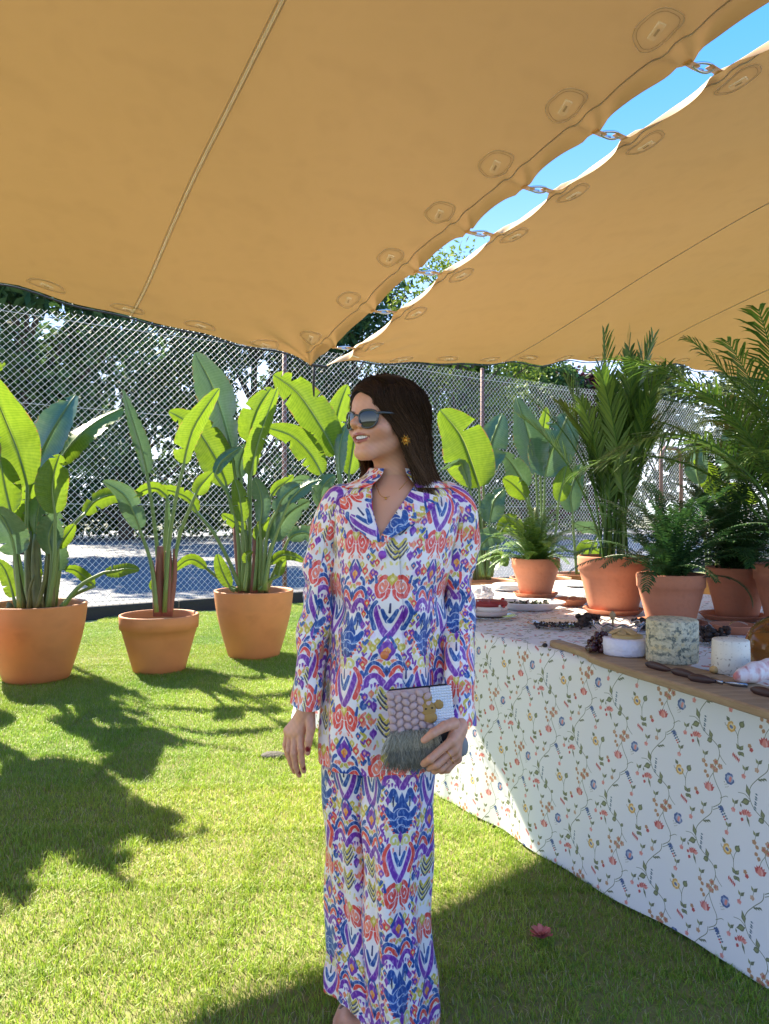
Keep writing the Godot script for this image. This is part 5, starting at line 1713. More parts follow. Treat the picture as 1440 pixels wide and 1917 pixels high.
		part("petal", g.mesh(mat(lin(0.75, 0.5, 0.05), 0.5, 0.0, 0.8)), t)
	# stacked plates
	for k in 4:
		g = Geo.new()
		var R := 0.135
		g.lathe([Vector2(0.001, 0.002), Vector2(R * 0.6, 0.0), Vector2(R * 0.66, 0.003), Vector2(R * 0.97, 0.016), Vector2(R, 0.018), Vector2(R * 0.985, 0.02), Vector2(R * 0.66, 0.008), Vector2(0.001, 0.006)], 48)
		lone("plate", g.mesh(M.white_china), ["white plate, lowest of the stack", "white plate, second from the bottom of the stack", "white plate, third from the bottom of the stack", "white plate, topmost of the stack beside the oval dish"][k], "plate", Vector3(0.869, 0.81, -5.278) * flat + Vector3(0.003 * k, top + 0.0085 * k, 0), "plates in the stack")
	g = Geo.new()
	g.lathe([Vector2(0.001, 0.002), Vector2(0.07, 0.0), Vector2(0.115, 0.014), Vector2(0.12, 0.017), Vector2(0.115, 0.018), Vector2(0.07, 0.007), Vector2(0.001, 0.005)], 40)
	lone("plate", g.mesh(M.white_china), "single white plate behind the tall palm's pot", "plate", Vector3(1.408, 0.81, -5.536) * flat + Vector3(0, top, 0))
	# red and white cake on a glass plate, napkin
	t = thing("cake", "slab of red and white cream cake on its side, beside the woman's sleeve", "cake", Vector3(0.533, 0.81, -3.94) * flat + Vector3(0, top + 0.012, 0))
	g = Geo.new()
	for k in 3:
		g.col = [Color(0.55, 0.45, 0.4), Color(0.7, 0.62, 0.56), Color(0.28, 0.03, 0.03)][k]
		var a := g.v.size()
		g.lathe([Vector2(0.001, 0.024 * k), Vector2(0.09, 0.024 * k), Vector2(0.095, 0.024 * k + 0.012), Vector2(0.09, 0.024 * k + 0.0238), Vector2(0.001, 0.024 * k + 0.0238)], 24, Vector3.ZERO, 0.03)
	part("layers", g.mesh(v), t)
	g = Geo.new()
	lumps(g, r, 60, Vector3(0, 0.0, 0), Vector3(0.088, 0.075, 0.088), 0.011, [Color(0.42, 0.03, 0.035), Color(0.3, 0.02, 0.03), Color(0.7, 0.62, 0.55)])
	part("fruit", g.mesh(glossy), t).set_meta("kind", "stuff")
	g = bowl(0.15, 0.014)
	lone("glass_plate", g.mesh(M.glass), "glass plate under the red and white cake", "plate", Vector3(0.529, 0.81, -3.908) * flat + Vector3(0, top, 0))
	g = Geo.new()
	var nn := FastNoiseLite.new()
	nn.frequency = 14.0
	for k in 20:
		var b := PI * k / 19
		for j in 28:
			var a := TAU * j / 28
			var d := Vector3(sin(b) * cos(a), cos(b) * 0.8, sin(b) * sin(a))
			g.add(d * 0.062 * (1.0 + 0.45 * nn.get_noise_3dv(d * 0.16)) + Vector3(0, 0.05, 0))
	g.sheet(0, 20, 28, true)
	g.outward(0)
	lone("napkin", g.mesh(mat(lin(0.74, 0.70, 0.68), 0.8, 0.0, 0.3), true), "crumpled white paper napkin behind the red and white cake", "napkin", Vector3(0.581, 0.81, -4.533) * flat + Vector3(0, top, 0))
	g = Geo.new()
	g.ellipsoid(Vector3(0, 0.009, 0), Vector3(0.011, 0.009, 0.009))
	lone("olive", g.mesh(mat(lin(0.02, 0.014, 0.012), 0.3)), "single dark olive on the cloth left of the board's handle", "olive", Vector3(0.638, 0.81, -3.053) * flat + Vector3(0, top, 0))


func small_things() -> void:
	# fallen flower on the lawn
	var r := RandomNumberGenerator.new()
	r.seed = 8
	var g := Geo.new()
	for k in 46:
		var a := k * 2.4
		var d := Vector3(cos(a), 0.1 + 0.9 * r.randf(), sin(a)).normalized()
		var s := d.cross(Vector3.UP).normalized() * 0.007
		var l := 0.034 * r.randf_range(0.7, 1.15)
		var rise := Vector3(0, 0.018, 0)
		g.col = Color(0.55, 0.13, 0.12).lerp(Color(0.68, 0.24, 0.2), r.randf())
		var i := g.add(rise)
		g.add(rise + d * l * 0.7 - s)
		g.add(rise + d * l * 0.7 + s)
		g.add(rise + d * l - s * 0.7 + Vector3(0, 0.003, 0))
		g.add(rise + d * l + s * 0.7)
		g.tri(i, i + 1, i + 2)
		g.quad(i + 1, i + 2, i + 4, i + 3)
	lone("fallen_flower", g.mesh(mat(Color.WHITE, 0.7, 0.0, 0.5, true), true), "pink carnation head lying on the shaded lawn by the tablecloth", "flower", Vector3(0.491, 0, -2.414))
	# flat grey stone in the grass
	g = Geo.new()
	g.ellipsoid(Vector3(0, 0.012, 0), Vector3(0.07, 0.018, 0.05), Basis(), 18, 9, 0.12)
	var m := mat(lin(0.07, 0.066, 0.06), 0.9)
	relief(m, 0.03, 6.0, 0.5)
	lone("stone", g.mesh(m), "flat grey stone in the grass beside the woman's hanging hand", "stone", Vector3(-0.611, 0, -4.222))
	# bent frame of brown tube beyond the palms
	g = Geo.new()
	var o := fence_at(6.4, 0, -1.2)
	var top := 1.35 + (958.5 - 838) / 1437.0 * 14.0
	var pts := []
	for p in [[0.0, 0.0], [0.0, top - 0.25], [0.04, top - 0.08], [0.2, top], [0.75, top], [0.9, top - 0.08], [0.95, top - 0.25], [0.95, 0.0]]:
		pts.append(Vector3(5.047, 1.35, -14) * Vector3(1, 0, 1) - o + Vector3(p[0] * 0.5, p[1], -p[0] * 0.3))
	g.tube(pts, [0.035], 10)
	m = mat(lin(0.2, 0.1, 0.07), 0.6)
	lone("metal_frame", g.mesh(m), "bent brown tube frame standing on the court, seen between the palms", "frame", o)


func suit_print() -> ImageTexture:
	var S := 2.4
	var W := 456
	var H := 1020
	var im := Image.create(W, H, false, Image.FORMAT_RGBA8)
	fat = 1.4
	im.fill(Color(0.95, 0.91, 0.885))
	var n := FastNoiseLite.new()
	n.frequency = 0.06
	n.seed = 4
	var purple := Color(0.44, 0.15, 0.60)
	var navy := Color(0.13, 0.16, 0.36)
	var blue := Color(0.09, 0.27, 0.56)
	var red := Color(0.90, 0.27, 0.22)
	var coral := Color(0.96, 0.50, 0.38)
	var gold := Color(0.80, 0.71, 0.22)
	var pale := Color(0.92, 0.86, 0.52)
	var cream := Color(0.95, 0.88, 0.84)
	# strokes on both sides of an upright axis, in millimetres
	var both := func(ax: float, pts: Array, w0: float, w1: float, c: Color, rough: float) -> void:
		for sg in [-1.0, 1.0]:
			var q := []
			for p in pts:
				q.append(Vector2(ax + sg * p[0], p[1]) * S)
			var line := curve(q, q.size() * 3) if q.size() > 2 else q
			if w0 > 2.3:
				ink(im, line, (w0 + 1.0) * S, (w1 + 1.0) * S, Color(0.95, 0.91, 0.885), n, rough * S)
			ink(im, line, w0 * S, w1 * S, c, n, rough * S)
	var gem := func(x: float, y: float, w: float, h: float, c: Color, c2: Color) -> void:
		var o := Vector2(x, y) * S
		lens(im, o + Vector2(0, -h * 1.15) * S, o + Vector2(0, h) * S, w * S, c, n, 1.4 * S)
		lens(im, o + Vector2(0, -h * 0.45) * S, o + Vector2(0, h * 0.4) * S, w * 0.42 * S, c2, n, 0.6 * S)
	var wrapped := func(x: float) -> float: return x
	var rs := RandomNumberGenerator.new()
	rs.seed = 14
	# pale washes where the dyes have run
	for k in 46:
		var wash: Color = [Color(0.96, 0.78, 0.66, 0.55), Color(0.93, 0.87, 0.58, 0.6), Color(0.88, 0.76, 0.90, 0.5), Color(0.96, 0.80, 0.74, 0.55)][k % 4]
		both.call(0.0 if k % 2 else 95.0, [[rs.randf_range(0, 46), rs.randf_range(0, 425)]], 6.0, 6.0, wash, 3.0)
	for k in 64:
		var ax := 0.0 if k % 2 else 95.0
		var x := rs.randf_range(6, 46)
		var y := rs.randf_range(0, 425)
		var c: Color = [coral, red, gold, blue, coral, purple, pale][k % 7]
		both.call(ax, [[x, y], [x + rs.randf_range(-5, 5), y + rs.randf_range(5, 13)]], 1.3, 1.9, c, 1.2)
	# larger broken ribbons between the columns
	for k in 10:
		for ax in [47.5, 142.5]:
			var y := k * 42.5 + (21.0 if ax > 100.0 else 0.0)
			var sg := 1.0 if k % 2 else -1.0
			var c: Color = [coral, gold, red, purple, blue][(k + (2 if ax > 100.0 else 0)) % 5]
			ink(im, curve([Vector2(ax - sg * 4, y - 15) * S, Vector2(ax + sg * 5, y - 5) * S, Vector2(ax - sg * 3, y + 6) * S, Vector2(ax + sg * 3, y + 15) * S], 12), 2.2 * S, 2.8 * S, c, n, 1.4 * S)
			gem.call(ax + sg * 12, y + 8, 4.6, 10.0, [purple, red, coral][k % 3], pale)
			gem.call(ax - sg * 11, y - 6, 4.2, 9.0, [gold, blue, purple][k % 3], coral)
	for col in 2:
		var ax := 0.0 if col == 0 else 95.0
		var seq := [["red", 0], ["flower", 80], ["arcs", 122], ["feather", 190], ["swirl", 296], ["vee", 330]] if col == 0 else [["chevron", 22], ["red", 110], ["vee", 168], ["flower", 268], ["arcs", 305], ["chevron", 385]]
		for e in seq:
			var y: float = e[1]
			match e[0]:
				"red":
					both.call(ax, [[14, y - 26], [4, y - 4], [14, y + 16], [24, y + 22], [32, y - 2], [23, y - 20], [14, y - 26]], 3.4, 3.4, red, 1.5)
					both.call(ax, [[12, y - 14], [10, y - 4], [17, y + 10], [24, y], [19, y - 9], [15, y - 1]], 2.4, 2.0, coral if col else red, 1.2)
					both.call(ax, [[5, y + 8], [7, y + 22], [15, y + 32]], 2.6, 1.4, red, 1.4)
					gem.call(ax, y - 18, 7.0, 15.0, gold, pale)
					both.call(ax, [[36, y - 28], [33, y - 12]], 1.6, 2.6, blue, 1.0)
				"flower":
					gem.call(ax, y, 12.5, 27.0, purple, Color(0.95, 0.72, 0.2))
					ink(im, [Vector2(ax, y - 3) * S, Vector2(ax, y + 8) * S], 3.2 * S, 2.2 * S, Color(0.93, 0.5, 0.2), n, 0.6 * S)
					both.call(ax, [[4, y - 36], [11, y - 24], [17, y - 10]], 1.6, 2.6, blue, 1.0)
					both.call(ax, [[20, y + 8], [27, y + 14], [30, y + 26], [26, y + 36]], 3.0, 2.2, blue, 1.4)
					both.call(ax, [[4, y + 30], [12, y + 22], [20, y + 24], [16, y + 34]], 3.2, 2.0, coral, 1.4)
					both.call(ax, [[3, y + 27], [8, y + 34]], 3.0, 1.5, gold, 1.0)
					for sg in [-1.0, 1.0]:
						gem.call(ax + sg * 29, y - 8, 6.0, 11.0, red if col == 0 else gold, pale)
						gem.call(ax + sg * 20, y - 24, 4.5, 9.0, gold, pale)
				"arcs":
					both.call(ax, [[4, y + 16], [12, y - 2], [26, y - 10], [38, y + 2], [42, y + 18]], 3.6, 3.2, blue, 1.4)
					both.call(ax, [[8, y + 22], [15, y + 6], [26, y], [34, y + 12]], 3.6, 2.2, red, 1.4)
					both.call(ax, [[2, y + 48], [10, y + 34], [20, y + 22], [31, y + 22], [40, y + 30], [43, y + 44]], 5.2, 3.4, purple, 2.0)
					for k in 5:
						both.call(ax, [[8.0 + k * 7.5, y + 40 + (k % 2) * 3], [8.5 + k * 7.5, y + 47 + (k % 2) * 3]], 1.9, 0.6, purple, 0.8)
					gem.call(ax, y + 12, 5.0, 13.0, blue, navy)
				"feather":
					both.call(ax, [[30, y + 12], [25, y - 2], [20, y - 12], [15, y - 2], [11, y + 12]], 4.2, 3.4, blue, 1.4)
					both.call(ax, [[20, y + 4], [20, y + 26]], 1.6, 1.0, navy, 0.9)
					for sg in [-1.0, 1.0]:
						gem.call(ax + sg * 33, y + 14, 4.0, 11.0, purple, Color(0.6, 0.3, 0.65))
						gem.call(ax + sg * 44, y + 34, 4.6, 10.0, purple, navy)
					lens(im, Vector2(ax, y - 8) * S, Vector2(ax, y + 96) * S, 15 * S, blue, n, 2.0 * S)
					both.call(ax, [[4, y + 44], [16, y + 52], [30, y + 44], [36, y + 34]], 9.0, 4.0, blue, 2.2)
					both.call(ax, [[3, y + 62], [14, y + 70], [26, y + 66]], 8.0, 4.5, blue, 2.2)
					both.call(ax, [[2, y + 80], [10, y + 88], [17, y + 84]], 6.5, 3.5, Color(0.07, 0.2, 0.48), 2.0)
					both.call(ax, [[5, y + 56], [17, y + 59], [27, y + 54]], 0.8, 0.6, Color(0.55, 0.66, 0.82), 0.6)
					both.call(ax, [[4, y + 74], [12, y + 77], [20, y + 74]], 0.8, 0.6, Color(0.5, 0.62, 0.8), 0.6)
					for k in 6:
						both.call(ax, [[40.0 - k * 4.5, y + 48 + k * 8.5]], 2.2, 2.2, red if k % 2 else coral, 0.9)
				"swirl":
					both.call(ax, [[6, y + 12], [4, y], [12, y - 10], [23, y - 4], [22, y + 8], [13, y + 9], [13, y + 1]], 2.6, 2.0, Color(0.86, 0.80, 0.40), 1.0)
					gem.call(ax, y - 4, 4.5, 15.0, purple, purple)
					both.call(ax, [[30, y + 18], [33, y + 6], [31, y - 4]], 2.2, 1.4, purple, 1.0)
					both.call(ax, [[38, y + 2], [40, y - 10]], 2.2, 1.0, purple, 1.0)
				"vee":
					both.call(ax, [[2, y + 62], [14, y + 44], [24, y + 18], [31, y - 12]], 5.2, 3.8, purple, 2.2)
					both.call(ax, [[30, y + 44], [40, y + 14], [37, y - 8], [28, y - 22]], 3.8, 3.0, red if col == 0 else blue, 1.6)
					both.call(ax, [[2, y + 26], [9, y + 12], [14, y - 2]], 4.0, 2.6, blue, 1.4)
					ink(im, [Vector2(ax, y - 18) * S, Vector2(ax, y + 4) * S], 1.2 * S, 1.6 * S, navy, n, 0.9 * S)
					both.call(ax, [[2, y + 42], [12, y + 26], [18, y + 4]], 1.0, 1.0, cream, 0.5)
				"chevron":
					for k in 3:
						both.call(ax, [[0, y + 16 - k * 13], [8, y + 6 - k * 13], [17 - k * 2.5, y - 10 - k * 10]], 4.2, 2.6, gold, 1.6)
						both.call(ax, [[0, y + 21 - k * 13], [8, y + 11 - k * 13], [18 - k * 2.5, y - 6 - k * 10]], 1.2, 0.9, navy, 0.9)
					for sg in [-1.0, 1.0]:
						gem.call(ax + sg * 26, y + 12, 5.5, 12.0, purple, Color(0.55, 0.3, 0.7))
						gem.call(ax + sg * 31, y - 16, 4.6, 10.0, coral, Color(0.95, 0.65, 0.3))
	for k in 17:
		var y := k * 25.0
		for ax in [47.5, 142.5]:
			var sg := 1.0 if k % 2 else -1.0
			if k % 3 == 0:
				gem.call(ax + sg * 3, y, 5.0, 10.0, [purple, red, blue][k % 3 if k % 2 else 1], coral if k % 2 else pale)
			elif k % 3 == 1:
				ink(im, [Vector2(ax - 5 * sg, y - 8) * S, Vector2(ax, y) * S, Vector2(ax + 5 * sg, y - 6) * S], 2.8 * S, 1.8 * S, blue, n, 1.2 * S)
			else:
				ink(im, [Vector2(ax - 4 * sg, y - 4) * S, Vector2(ax - 1 * sg, y + 3) * S, Vector2(ax + 5 * sg, y - 3) * S], 1.8 * S, 1.2 * S, purple, n, 1.0 * S)
	return ImageTexture.create_from_image(im)


const HEAD_AT := Vector3(0.007, 1.588, 0.0)


func head_frame() -> Transform3D:
	var y := deg_to_rad(-48.0)
	return Transform3D(Basis(Vector3(cos(y), 0, -sin(y)), Vector3.UP, Vector3(sin(y), 0, cos(y))) * Basis(Vector3(1, 0, 0), 0.02), HEAD_AT)


func finger(fl: Field, pts: Array, r0: float, r1: float) -> void:
	for k in pts.size() - 1:
		fl.bone(pts[k], pts[k + 1], lerpf(r0, r1, float(k) / (pts.size() - 1)), lerpf(r0, r1, float(k + 1) / (pts.size() - 1)), 0.003)


func person() -> void:
	var t := thing("person", "standing dark haired person in a colourful ikat print suit, smiling and looking left", "person", Vector3(0, 0, -2.0))
	M.skin = mat(Color.WHITE, 0.42, 0.0, 0.0, true)
	M.skin.subsurf_scatter_enabled = true
	M.skin.subsurf_scatter_strength = 0.12
	M.skin.metallic_specular = 0.45
	var skin := Color(0.66, 0.32, 0.19)
	var red_nail := Color(0.20, 0.008, 0.018)
	var g := Geo.new()
	# trunk, arms and legs under the clothes
	var b := Field.new()
	b.bone(Vector3(0.022, 1.435, -0.027), Vector3(0.026, 1.40, -0.028), 0.043, 0.054, 0.03)
	b.bone(Vector3(-0.11, 1.345, -0.02), Vector3(0.17, 1.345, -0.02), 0.034, 0.034, 0.05)
	b.bone(Vector3(-0.035, 1.29, 0.022), Vector3(0.09, 1.29, 0.022), 0.062, 0.062, 0.06)
	b.bone(Vector3(0.028, 1.36, -0.01), Vector3(0.01, 1.05, -0.01), 0.075, 0.08, 0.06)
	b.bone(Vector3(-0.05, 0.92, -0.01), Vector3(0.06, 0.92, -0.01), 0.09, 0.09, 0.06)
	var elbow_r := Vector3(-0.167, 1.104, 0)
	var wrist_r := Vector3(-0.2, 0.852, 0.03)
	b.bone(Vector3(-0.118, 1.345, -0.02), elbow_r, 0.038, 0.032, 0.03)
	b.bone(elbow_r, wrist_r, 0.031, 0.022, 0.01)
	var elbow_l := Vector3(0.202, 1.081, -0.02)
	var wrist_l := Vector3(0.184, 0.839, 0.135)
	b.bone(Vector3(0.178, 1.345, -0.02), elbow_l, 0.038, 0.032, 0.03)
	b.bone(elbow_l, wrist_l, 0.031, 0.022, 0.01)
	b.bone(Vector3(-0.07, 0.88, -0.02), Vector3(-0.07, 0.48, -0.05), 0.075, 0.05, 0.03)
	b.bone(Vector3(-0.07, 0.48, -0.05), Vector3(-0.085, 0.07, -0.08), 0.048, 0.032, 0.01)
	b.bone(Vector3(0.06, 0.88, 0.0), Vector3(0.04, 0.48, 0.02), 0.075, 0.05, 0.03)
	b.bone(Vector3(0.04, 0.48, 0.02), Vector3(0.035, 0.07, 0.0), 0.048, 0.032, 0.01)
	nets(g, b, Vector3(-0.29, 0.02, -0.22), Vector3(0.29, 1.60, 0.26), 0.011, Transform3D(), func(p: Vector3) -> Color: return skin * (0.92 if p.y < 1.3 else 1.0))
	# feet with toes
	for s in 2:
		var f := Field.new()
		var an := Vector3(-0.085, 0.075, -0.085) if s == 0 else Vector3(0.035, 0.075, 0.0)
		var to := Vector3(-0.012, 0, 0.14) if s == 0 else Vector3(0.02, 0, 0.14)
		f.bone(an, an + Vector3(0, -0.04, -0.02), 0.032, 0.03, 0.02)
		f.bone(an + Vector3(0, -0.02, 0), an + to * 0.6 + Vector3(0, -0.048, 0), 0.03, 0.02, 0.02)
		for k in 5:
			var x := (k - 2) * 0.0165 * (1.0 if s == 0 else -1.0)
			var l: float = [0.80, 0.86, 0.94, 1.02, 1.04][k]
			var r0: float = [0.0085, 0.009, 0.0095, 0.0098, 0.0135][k]
			f.bone(an + to * 0.35 + Vector3(x * 0.6, -0.045, 0), an + to * l * 0.72 + Vector3(x, -0.052, 0), 0.016, r0 * 1.15, 0.01)
			f.bone(an + to * l * 0.72 + Vector3(x, -0.052, 0), an + to * l + Vector3(x * 1.05, -0.06, 0), r0 * 1.1, r0, 0.003)
		var tint := func(p: Vector3) -> Color:
			for k in 5:
				var x := (k - 2) * 0.0165 * (1.0 if s == 0 else -1.0)
				var l: float = [0.80, 0.86, 0.94, 1.02, 1.04][k]
				if p.distance_to(an + to * (l + 0.03) + Vector3(x * 1.05, -0.05, 0)) < 0.0085:
					return red_nail
			return skin * 0.9
		nets(g, f, an + Vector3(-0.08, -0.085, -0.07), an + Vector3(0.1, 0.05, 0.19), 0.0045, Transform3D(), tint)
	# the hanging hand
	var h := Field.new()
	var kn := [Vector3(-0.215, 0.787, 0.035), Vector3(-0.229, 0.779, 0.026), Vector3(-0.242, 0.775, 0.012), Vector3(-0.252, 0.779, -0.004)]
	h.bone(wrist_r + Vector3(0, 0.03, 0), Vector3(-0.203, 0.834, 0.03), 0.022, 0.02, 0.01)
	for k in 4:
		h.bone(Vector3(-0.202, 0.837, 0.028) + Vector3(0, 0, -0.006 * k), kn[k], 0.016, 0.0125, 0.014)
	finger(h, [kn[0], Vector3(-0.213, 0.748, 0.046), Vector3(-0.211, 0.716, 0.043), Vector3(-0.207, 0.687, 0.034)], 0.0108, 0.0068)
	finger(h, [kn[1], Vector3(-0.232, 0.733, 0.036), Vector3(-0.228, 0.697, 0.03), Vector3(-0.22, 0.671, 0.02)], 0.0108, 0.0068)
	finger(h, [kn[2], Vector3(-0.247, 0.734, 0.018), Vector3(-0.242, 0.7, 0.012), Vector3(-0.235, 0.675, 0.003)], 0.0102, 0.0064)
	finger(h, [kn[3], Vector3(-0.258, 0.743, -0.002), Vector3(-0.254, 0.717, -0.006), Vector3(-0.248, 0.695, -0.012)], 0.0092, 0.0058)
	finger(h, [Vector3(-0.191, 0.831, 0.036), Vector3(-0.187, 0.802, 0.05), Vector3(-0.192, 0.772, 0.056), Vector3(-0.195, 0.74, 0.055)], 0.0145, 0.0075)
	var nails := [[Vector3(-0.203, 0.696, 0.044), 0.0062], [Vector3(-0.194, 0.751, 0.063), 0.0072], [Vector3(-0.217, 0.68, 0.028), 0.005], [Vector3(-0.231, 0.684, 0.011), 0.005], [Vector3(-0.246, 0.702, -0.006), 0.005]]
	var nail_tint := func(p: Vector3) -> Color:
		for e in nails:
			if p.distance_to(e[0]) < e[1]:
				return red_nail
		return skin * (0.96 + 0.06 * sin(p.y * 300.0) * sin(p.x * 400.0))
	nets(g, h, Vector3(-0.283, 0.627, -0.03) + Vector3(0, 0, -0.03), Vector3(-0.162, 0.902, 0.06) + Vector3(0, 0, 0.03), 0.0028, Transform3D(), nail_tint)
	# the hand that holds the bag
	h = Field.new()
	var mk := [Vector3(0.157, 0.815, 0.205), Vector3(0.165, 0.794, 0.195), Vector3(0.17, 0.776, 0.18), Vector3(0.174, 0.76, 0.163)]
	h.bone(wrist_l + Vector3(0.002, 0.03, -0.03), Vector3(0.177, 0.832, 0.155), 0.022, 0.021, 0.01)
	for k in 4:
		h.bone(Vector3(0.176, 0.835, 0.165) + Vector3(0, 0, -0.007 * k), mk[k], 0.0165, 0.0125, 0.014)
	finger(h, [mk[0], Vector3(0.106, 0.779, 0.226), Vector3(0.092, 0.762, 0.205), Vector3(0.096, 0.758, 0.188)], 0.0108, 0.007)
	finger(h, [mk[1], Vector3(0.12, 0.762, 0.216), Vector3(0.104, 0.748, 0.195), Vector3(0.109, 0.746, 0.176)], 0.0108, 0.007)
	finger(h, [mk[2], Vector3(0.134, 0.747, 0.196), Vector3(0.119, 0.735, 0.176), Vector3(0.123, 0.736, 0.16)], 0.0102, 0.0068)
	finger(h, [mk[3], Vector3(0.15, 0.736, 0.172), Vector3(0.136, 0.727, 0.155), Vector3(0.137, 0.727, 0.14)], 0.0092, 0.0062)
	finger(h, [Vector3(0.164, 0.85, 0.185), Vector3(0.139, 0.851, 0.215), Vector3(0.111, 0.84, 0.232), Vector3(0.091, 0.824, 0.232)], 0.0145, 0.008)
	nails = [[Vector3(0.088, 0.824, 0.24), 0.0088]]
	nets(g, h, Vector3(0.072, 0.687, 0.12) + Vector3(0, 0, -0.02), Vector3(0.201, 0.922, 0.25), 0.0028, Transform3D(), nail_tint)
	# head
	var hf := head_frame()
	var f := Field.new()
	f.egg(Vector3(0, 0.03, -0.008), Vector3(0.072, 0.08, 0.096), 0.02)
	f.egg(Vector3(0, -0.02, 0.03), Vector3(0.060, 0.082, 0.062), 0.03)
	f.egg(Vector3(0, 0.042, 0.042), Vector3(0.055, 0.048, 0.05), 0.03)
	for s in [-1.0, 1.0]:
		f.bone(Vector3(0.053 * s, -0.048, 0.0), Vector3(0.018 * s, -0.085, 0.074), 0.017, 0.015, 0.025)
		f.egg(Vector3(0.043 * s, -0.027, 0.060), Vector3(0.025, 0.022, 0.027), 0.018)
		f.egg(Vector3(0.075 * s, -0.012, -0.006), Vector3(0.008, 0.03, 0.018), 0.006)
		f.bone(Vector3(0.012 * s, 0.018, 0.090), Vector3(0.045 * s, 0.02, 0.072), 0.006, 0.006, 0.012)
	f.bone(Vector3(-0.009, -0.084, 0.080), Vector3(0.009, -0.084, 0.080), 0.0165, 0.0165, 0.02)
	f.egg(Vector3(0, -0.041, 0.078), Vector3(0.039, 0.026, 0.0225), 0.016)
	f.bone(Vector3(0, 0.012, 0.088), Vector3(0, -0.009, 0.108), 0.0078, 0.009, 0.012)
	f.egg(Vector3(0, -0.014, 0.1125), Vector3(0.0105, 0.0088, 0.0105), 0.008)
	for s in [-1.0, 1.0]:
		f.egg(Vector3(0.0118 * s, -0.0205, 0.1015), Vector3(0.0072, 0.0066, 0.0095), 0.006)
	f.bone(Vector3(0, -0.06, -0.02), Vector3(-0.014, -0.20, -0.033), 0.049, 0.055, 0.03)
	f.egg(Vector3(0, -0.0485, 0.100), Vector3(0.0355, 0.0066, 0.022), 0.003, true)
	var lips := [[-0.036, -0.0385, 0.073], [-0.019, -0.0415, 0.0935], [0.0, -0.0412, 0.1005], [0.019, -0.0415, 0.0935], [0.036, -0.0385, 0.073], [0.02, -0.0545, 0.091], [0.0, -0.0585, 0.098], [-0.02, -0.0545, 0.091], [-0.036, -0.0385, 0.073]]
	var lip_pts := []
	for p in lips:
		lip_pts.append(Vector3(p[0], p[1], p[2]))
	for k in 8:
		var lower := k >= 4
		f.bone(lip_pts[k], lip_pts[k + 1], 0.0029 if not lower else 0.0038, 0.0029 if not lower else 0.0038, 0.003)
	var head_tint := func(p: Vector3) -> Color:
		var d := 1.0
		for k in 8:
			var e: Vector3 = lip_pts[k + 1] - lip_pts[k]
			d = minf(d, (p - lip_pts[k] - e * clampf((p - lip_pts[k]).dot(e) / e.length_squared(), 0, 1)).length())
		var c := skin * (1.0 + 0.05 * sin(p.x * 310.0 + p.y * 170.0) * sin(p.y * 290.0 - p.z * 210.0))
		var ck := exp(-pow(Vector2(absf(p.x) - 0.042, p.y + 0.03).length() / 0.024, 2.0)) * clampf(p.z * 20.0, 0, 1)
		c = c.lerp(Color(0.50, 0.185, 0.125), 0.45 * ck)
		if d < 0.0062:
			c = c.lerp(Color(0.36, 0.10, 0.085), clampf((0.0062 - d) / 0.0016, 0, 1))
		elif ((p - Vector3(0, -0.0485, 0.100)) / Vector3(0.0355, 0.0066, 0.022)).length() < 1.06:
			c = Color(0.12, 0.03, 0.025)
		return c
	nets(g, f, Vector3(-0.092, -0.21, -0.115), Vector3(0.092, 0.12, 0.135), 0.003, hf, head_tint)
	part("body", g.mesh(M.skin), t)
	# teeth: a curved row
	g = Geo.new()
	for k in 14:
		var a := (k - 6.5) * 0.19
		var p := Vector3(sin(a) * 0.0315, -0.0480 + 0.0042 * a * a, 0.0645 + cos(a) * 0.0295)
		var w: float = 0.0066 if absf(k - 6.5) < 1 else 0.0059
		g.box(hf * p, Vector3(w, 0.0092 - 0.0016 * absf(a), 0.003), 0.0014, hf.basis * Basis(Vector3.UP, a))
	part("teeth", g.mesh(mat(lin(0.76, 0.71, 0.64), 0.2), true), t)
	hair(t, hf)
	clothes(t)
	# jewellery
	var gold := mat(Color(0.86, 0.62, 0.25), 0.25, 1.0)
	g = Geo.new()
	var ear := hf * Vector3(0.090, -0.058, 0.022)
	g.ellipsoid(ear, Vector3(0.005, 0.005, 0.005), Basis(), 12, 8)
	var look := Vector3(0.5, 0, 0.85).normalized()
	var across := Vector3(0.85, 0, -0.5).normalized()
	for k in 16:
		var a := TAU * k / 16
		var d := across * cos(a) + Vector3.UP * sin(a) + look * 0.25
		var l := 0.013 if k % 2 else 0.0095
		g.tube([ear + d * 0.003, ear + d * l], [0.0013, 0.0005], 5)
		g.ellipsoid(ear + d * l, Vector3.ONE * 0.0012, Basis(), 6, 4)
	part("earring", g.mesh(gold), t)
	g = Geo.new()
	g.tube(curve([Vector3(-0.022, 1.423, 0.045), Vector3(-0.012, 1.395, 0.062), Vector3(0.003, 1.387, 0.066), Vector3(0.027, 1.397, 0.06), Vector3(0.059, 1.43, 0.045)], 20), [0.0007], 4, false)
	g.ellipsoid(Vector3(0.003, 1.384, 0.069), Vector3(0.0025, 0.003, 0.0015), Basis(), 8, 6)
	part("necklace", g.mesh(gold), t)
	for k in 2:
		g = Geo.new()
		var c: Vector3 = [Vector3(0.148, 0.785, 0.213), Vector3(0.154, 0.768, 0.196)][k]
		var ax: Vector3 = ([mk[1] - Vector3(0.12, 0.762, 0.216), mk[2] - Vector3(0.134, 0.747, 0.196)][k]).normalized()
		var e1 := ax.cross(Vector3.UP).normalized()
		var e2 := ax.cross(e1)
		var path := []
		for j in 17:
			path.append(c + (e1 * cos(TAU * j / 16.0) + e2 * sin(TAU * j / 16.0)) * 0.0118)
		g.tube(path, [0.0013], 5, false)
		part("ring", g.mesh(gold), t)
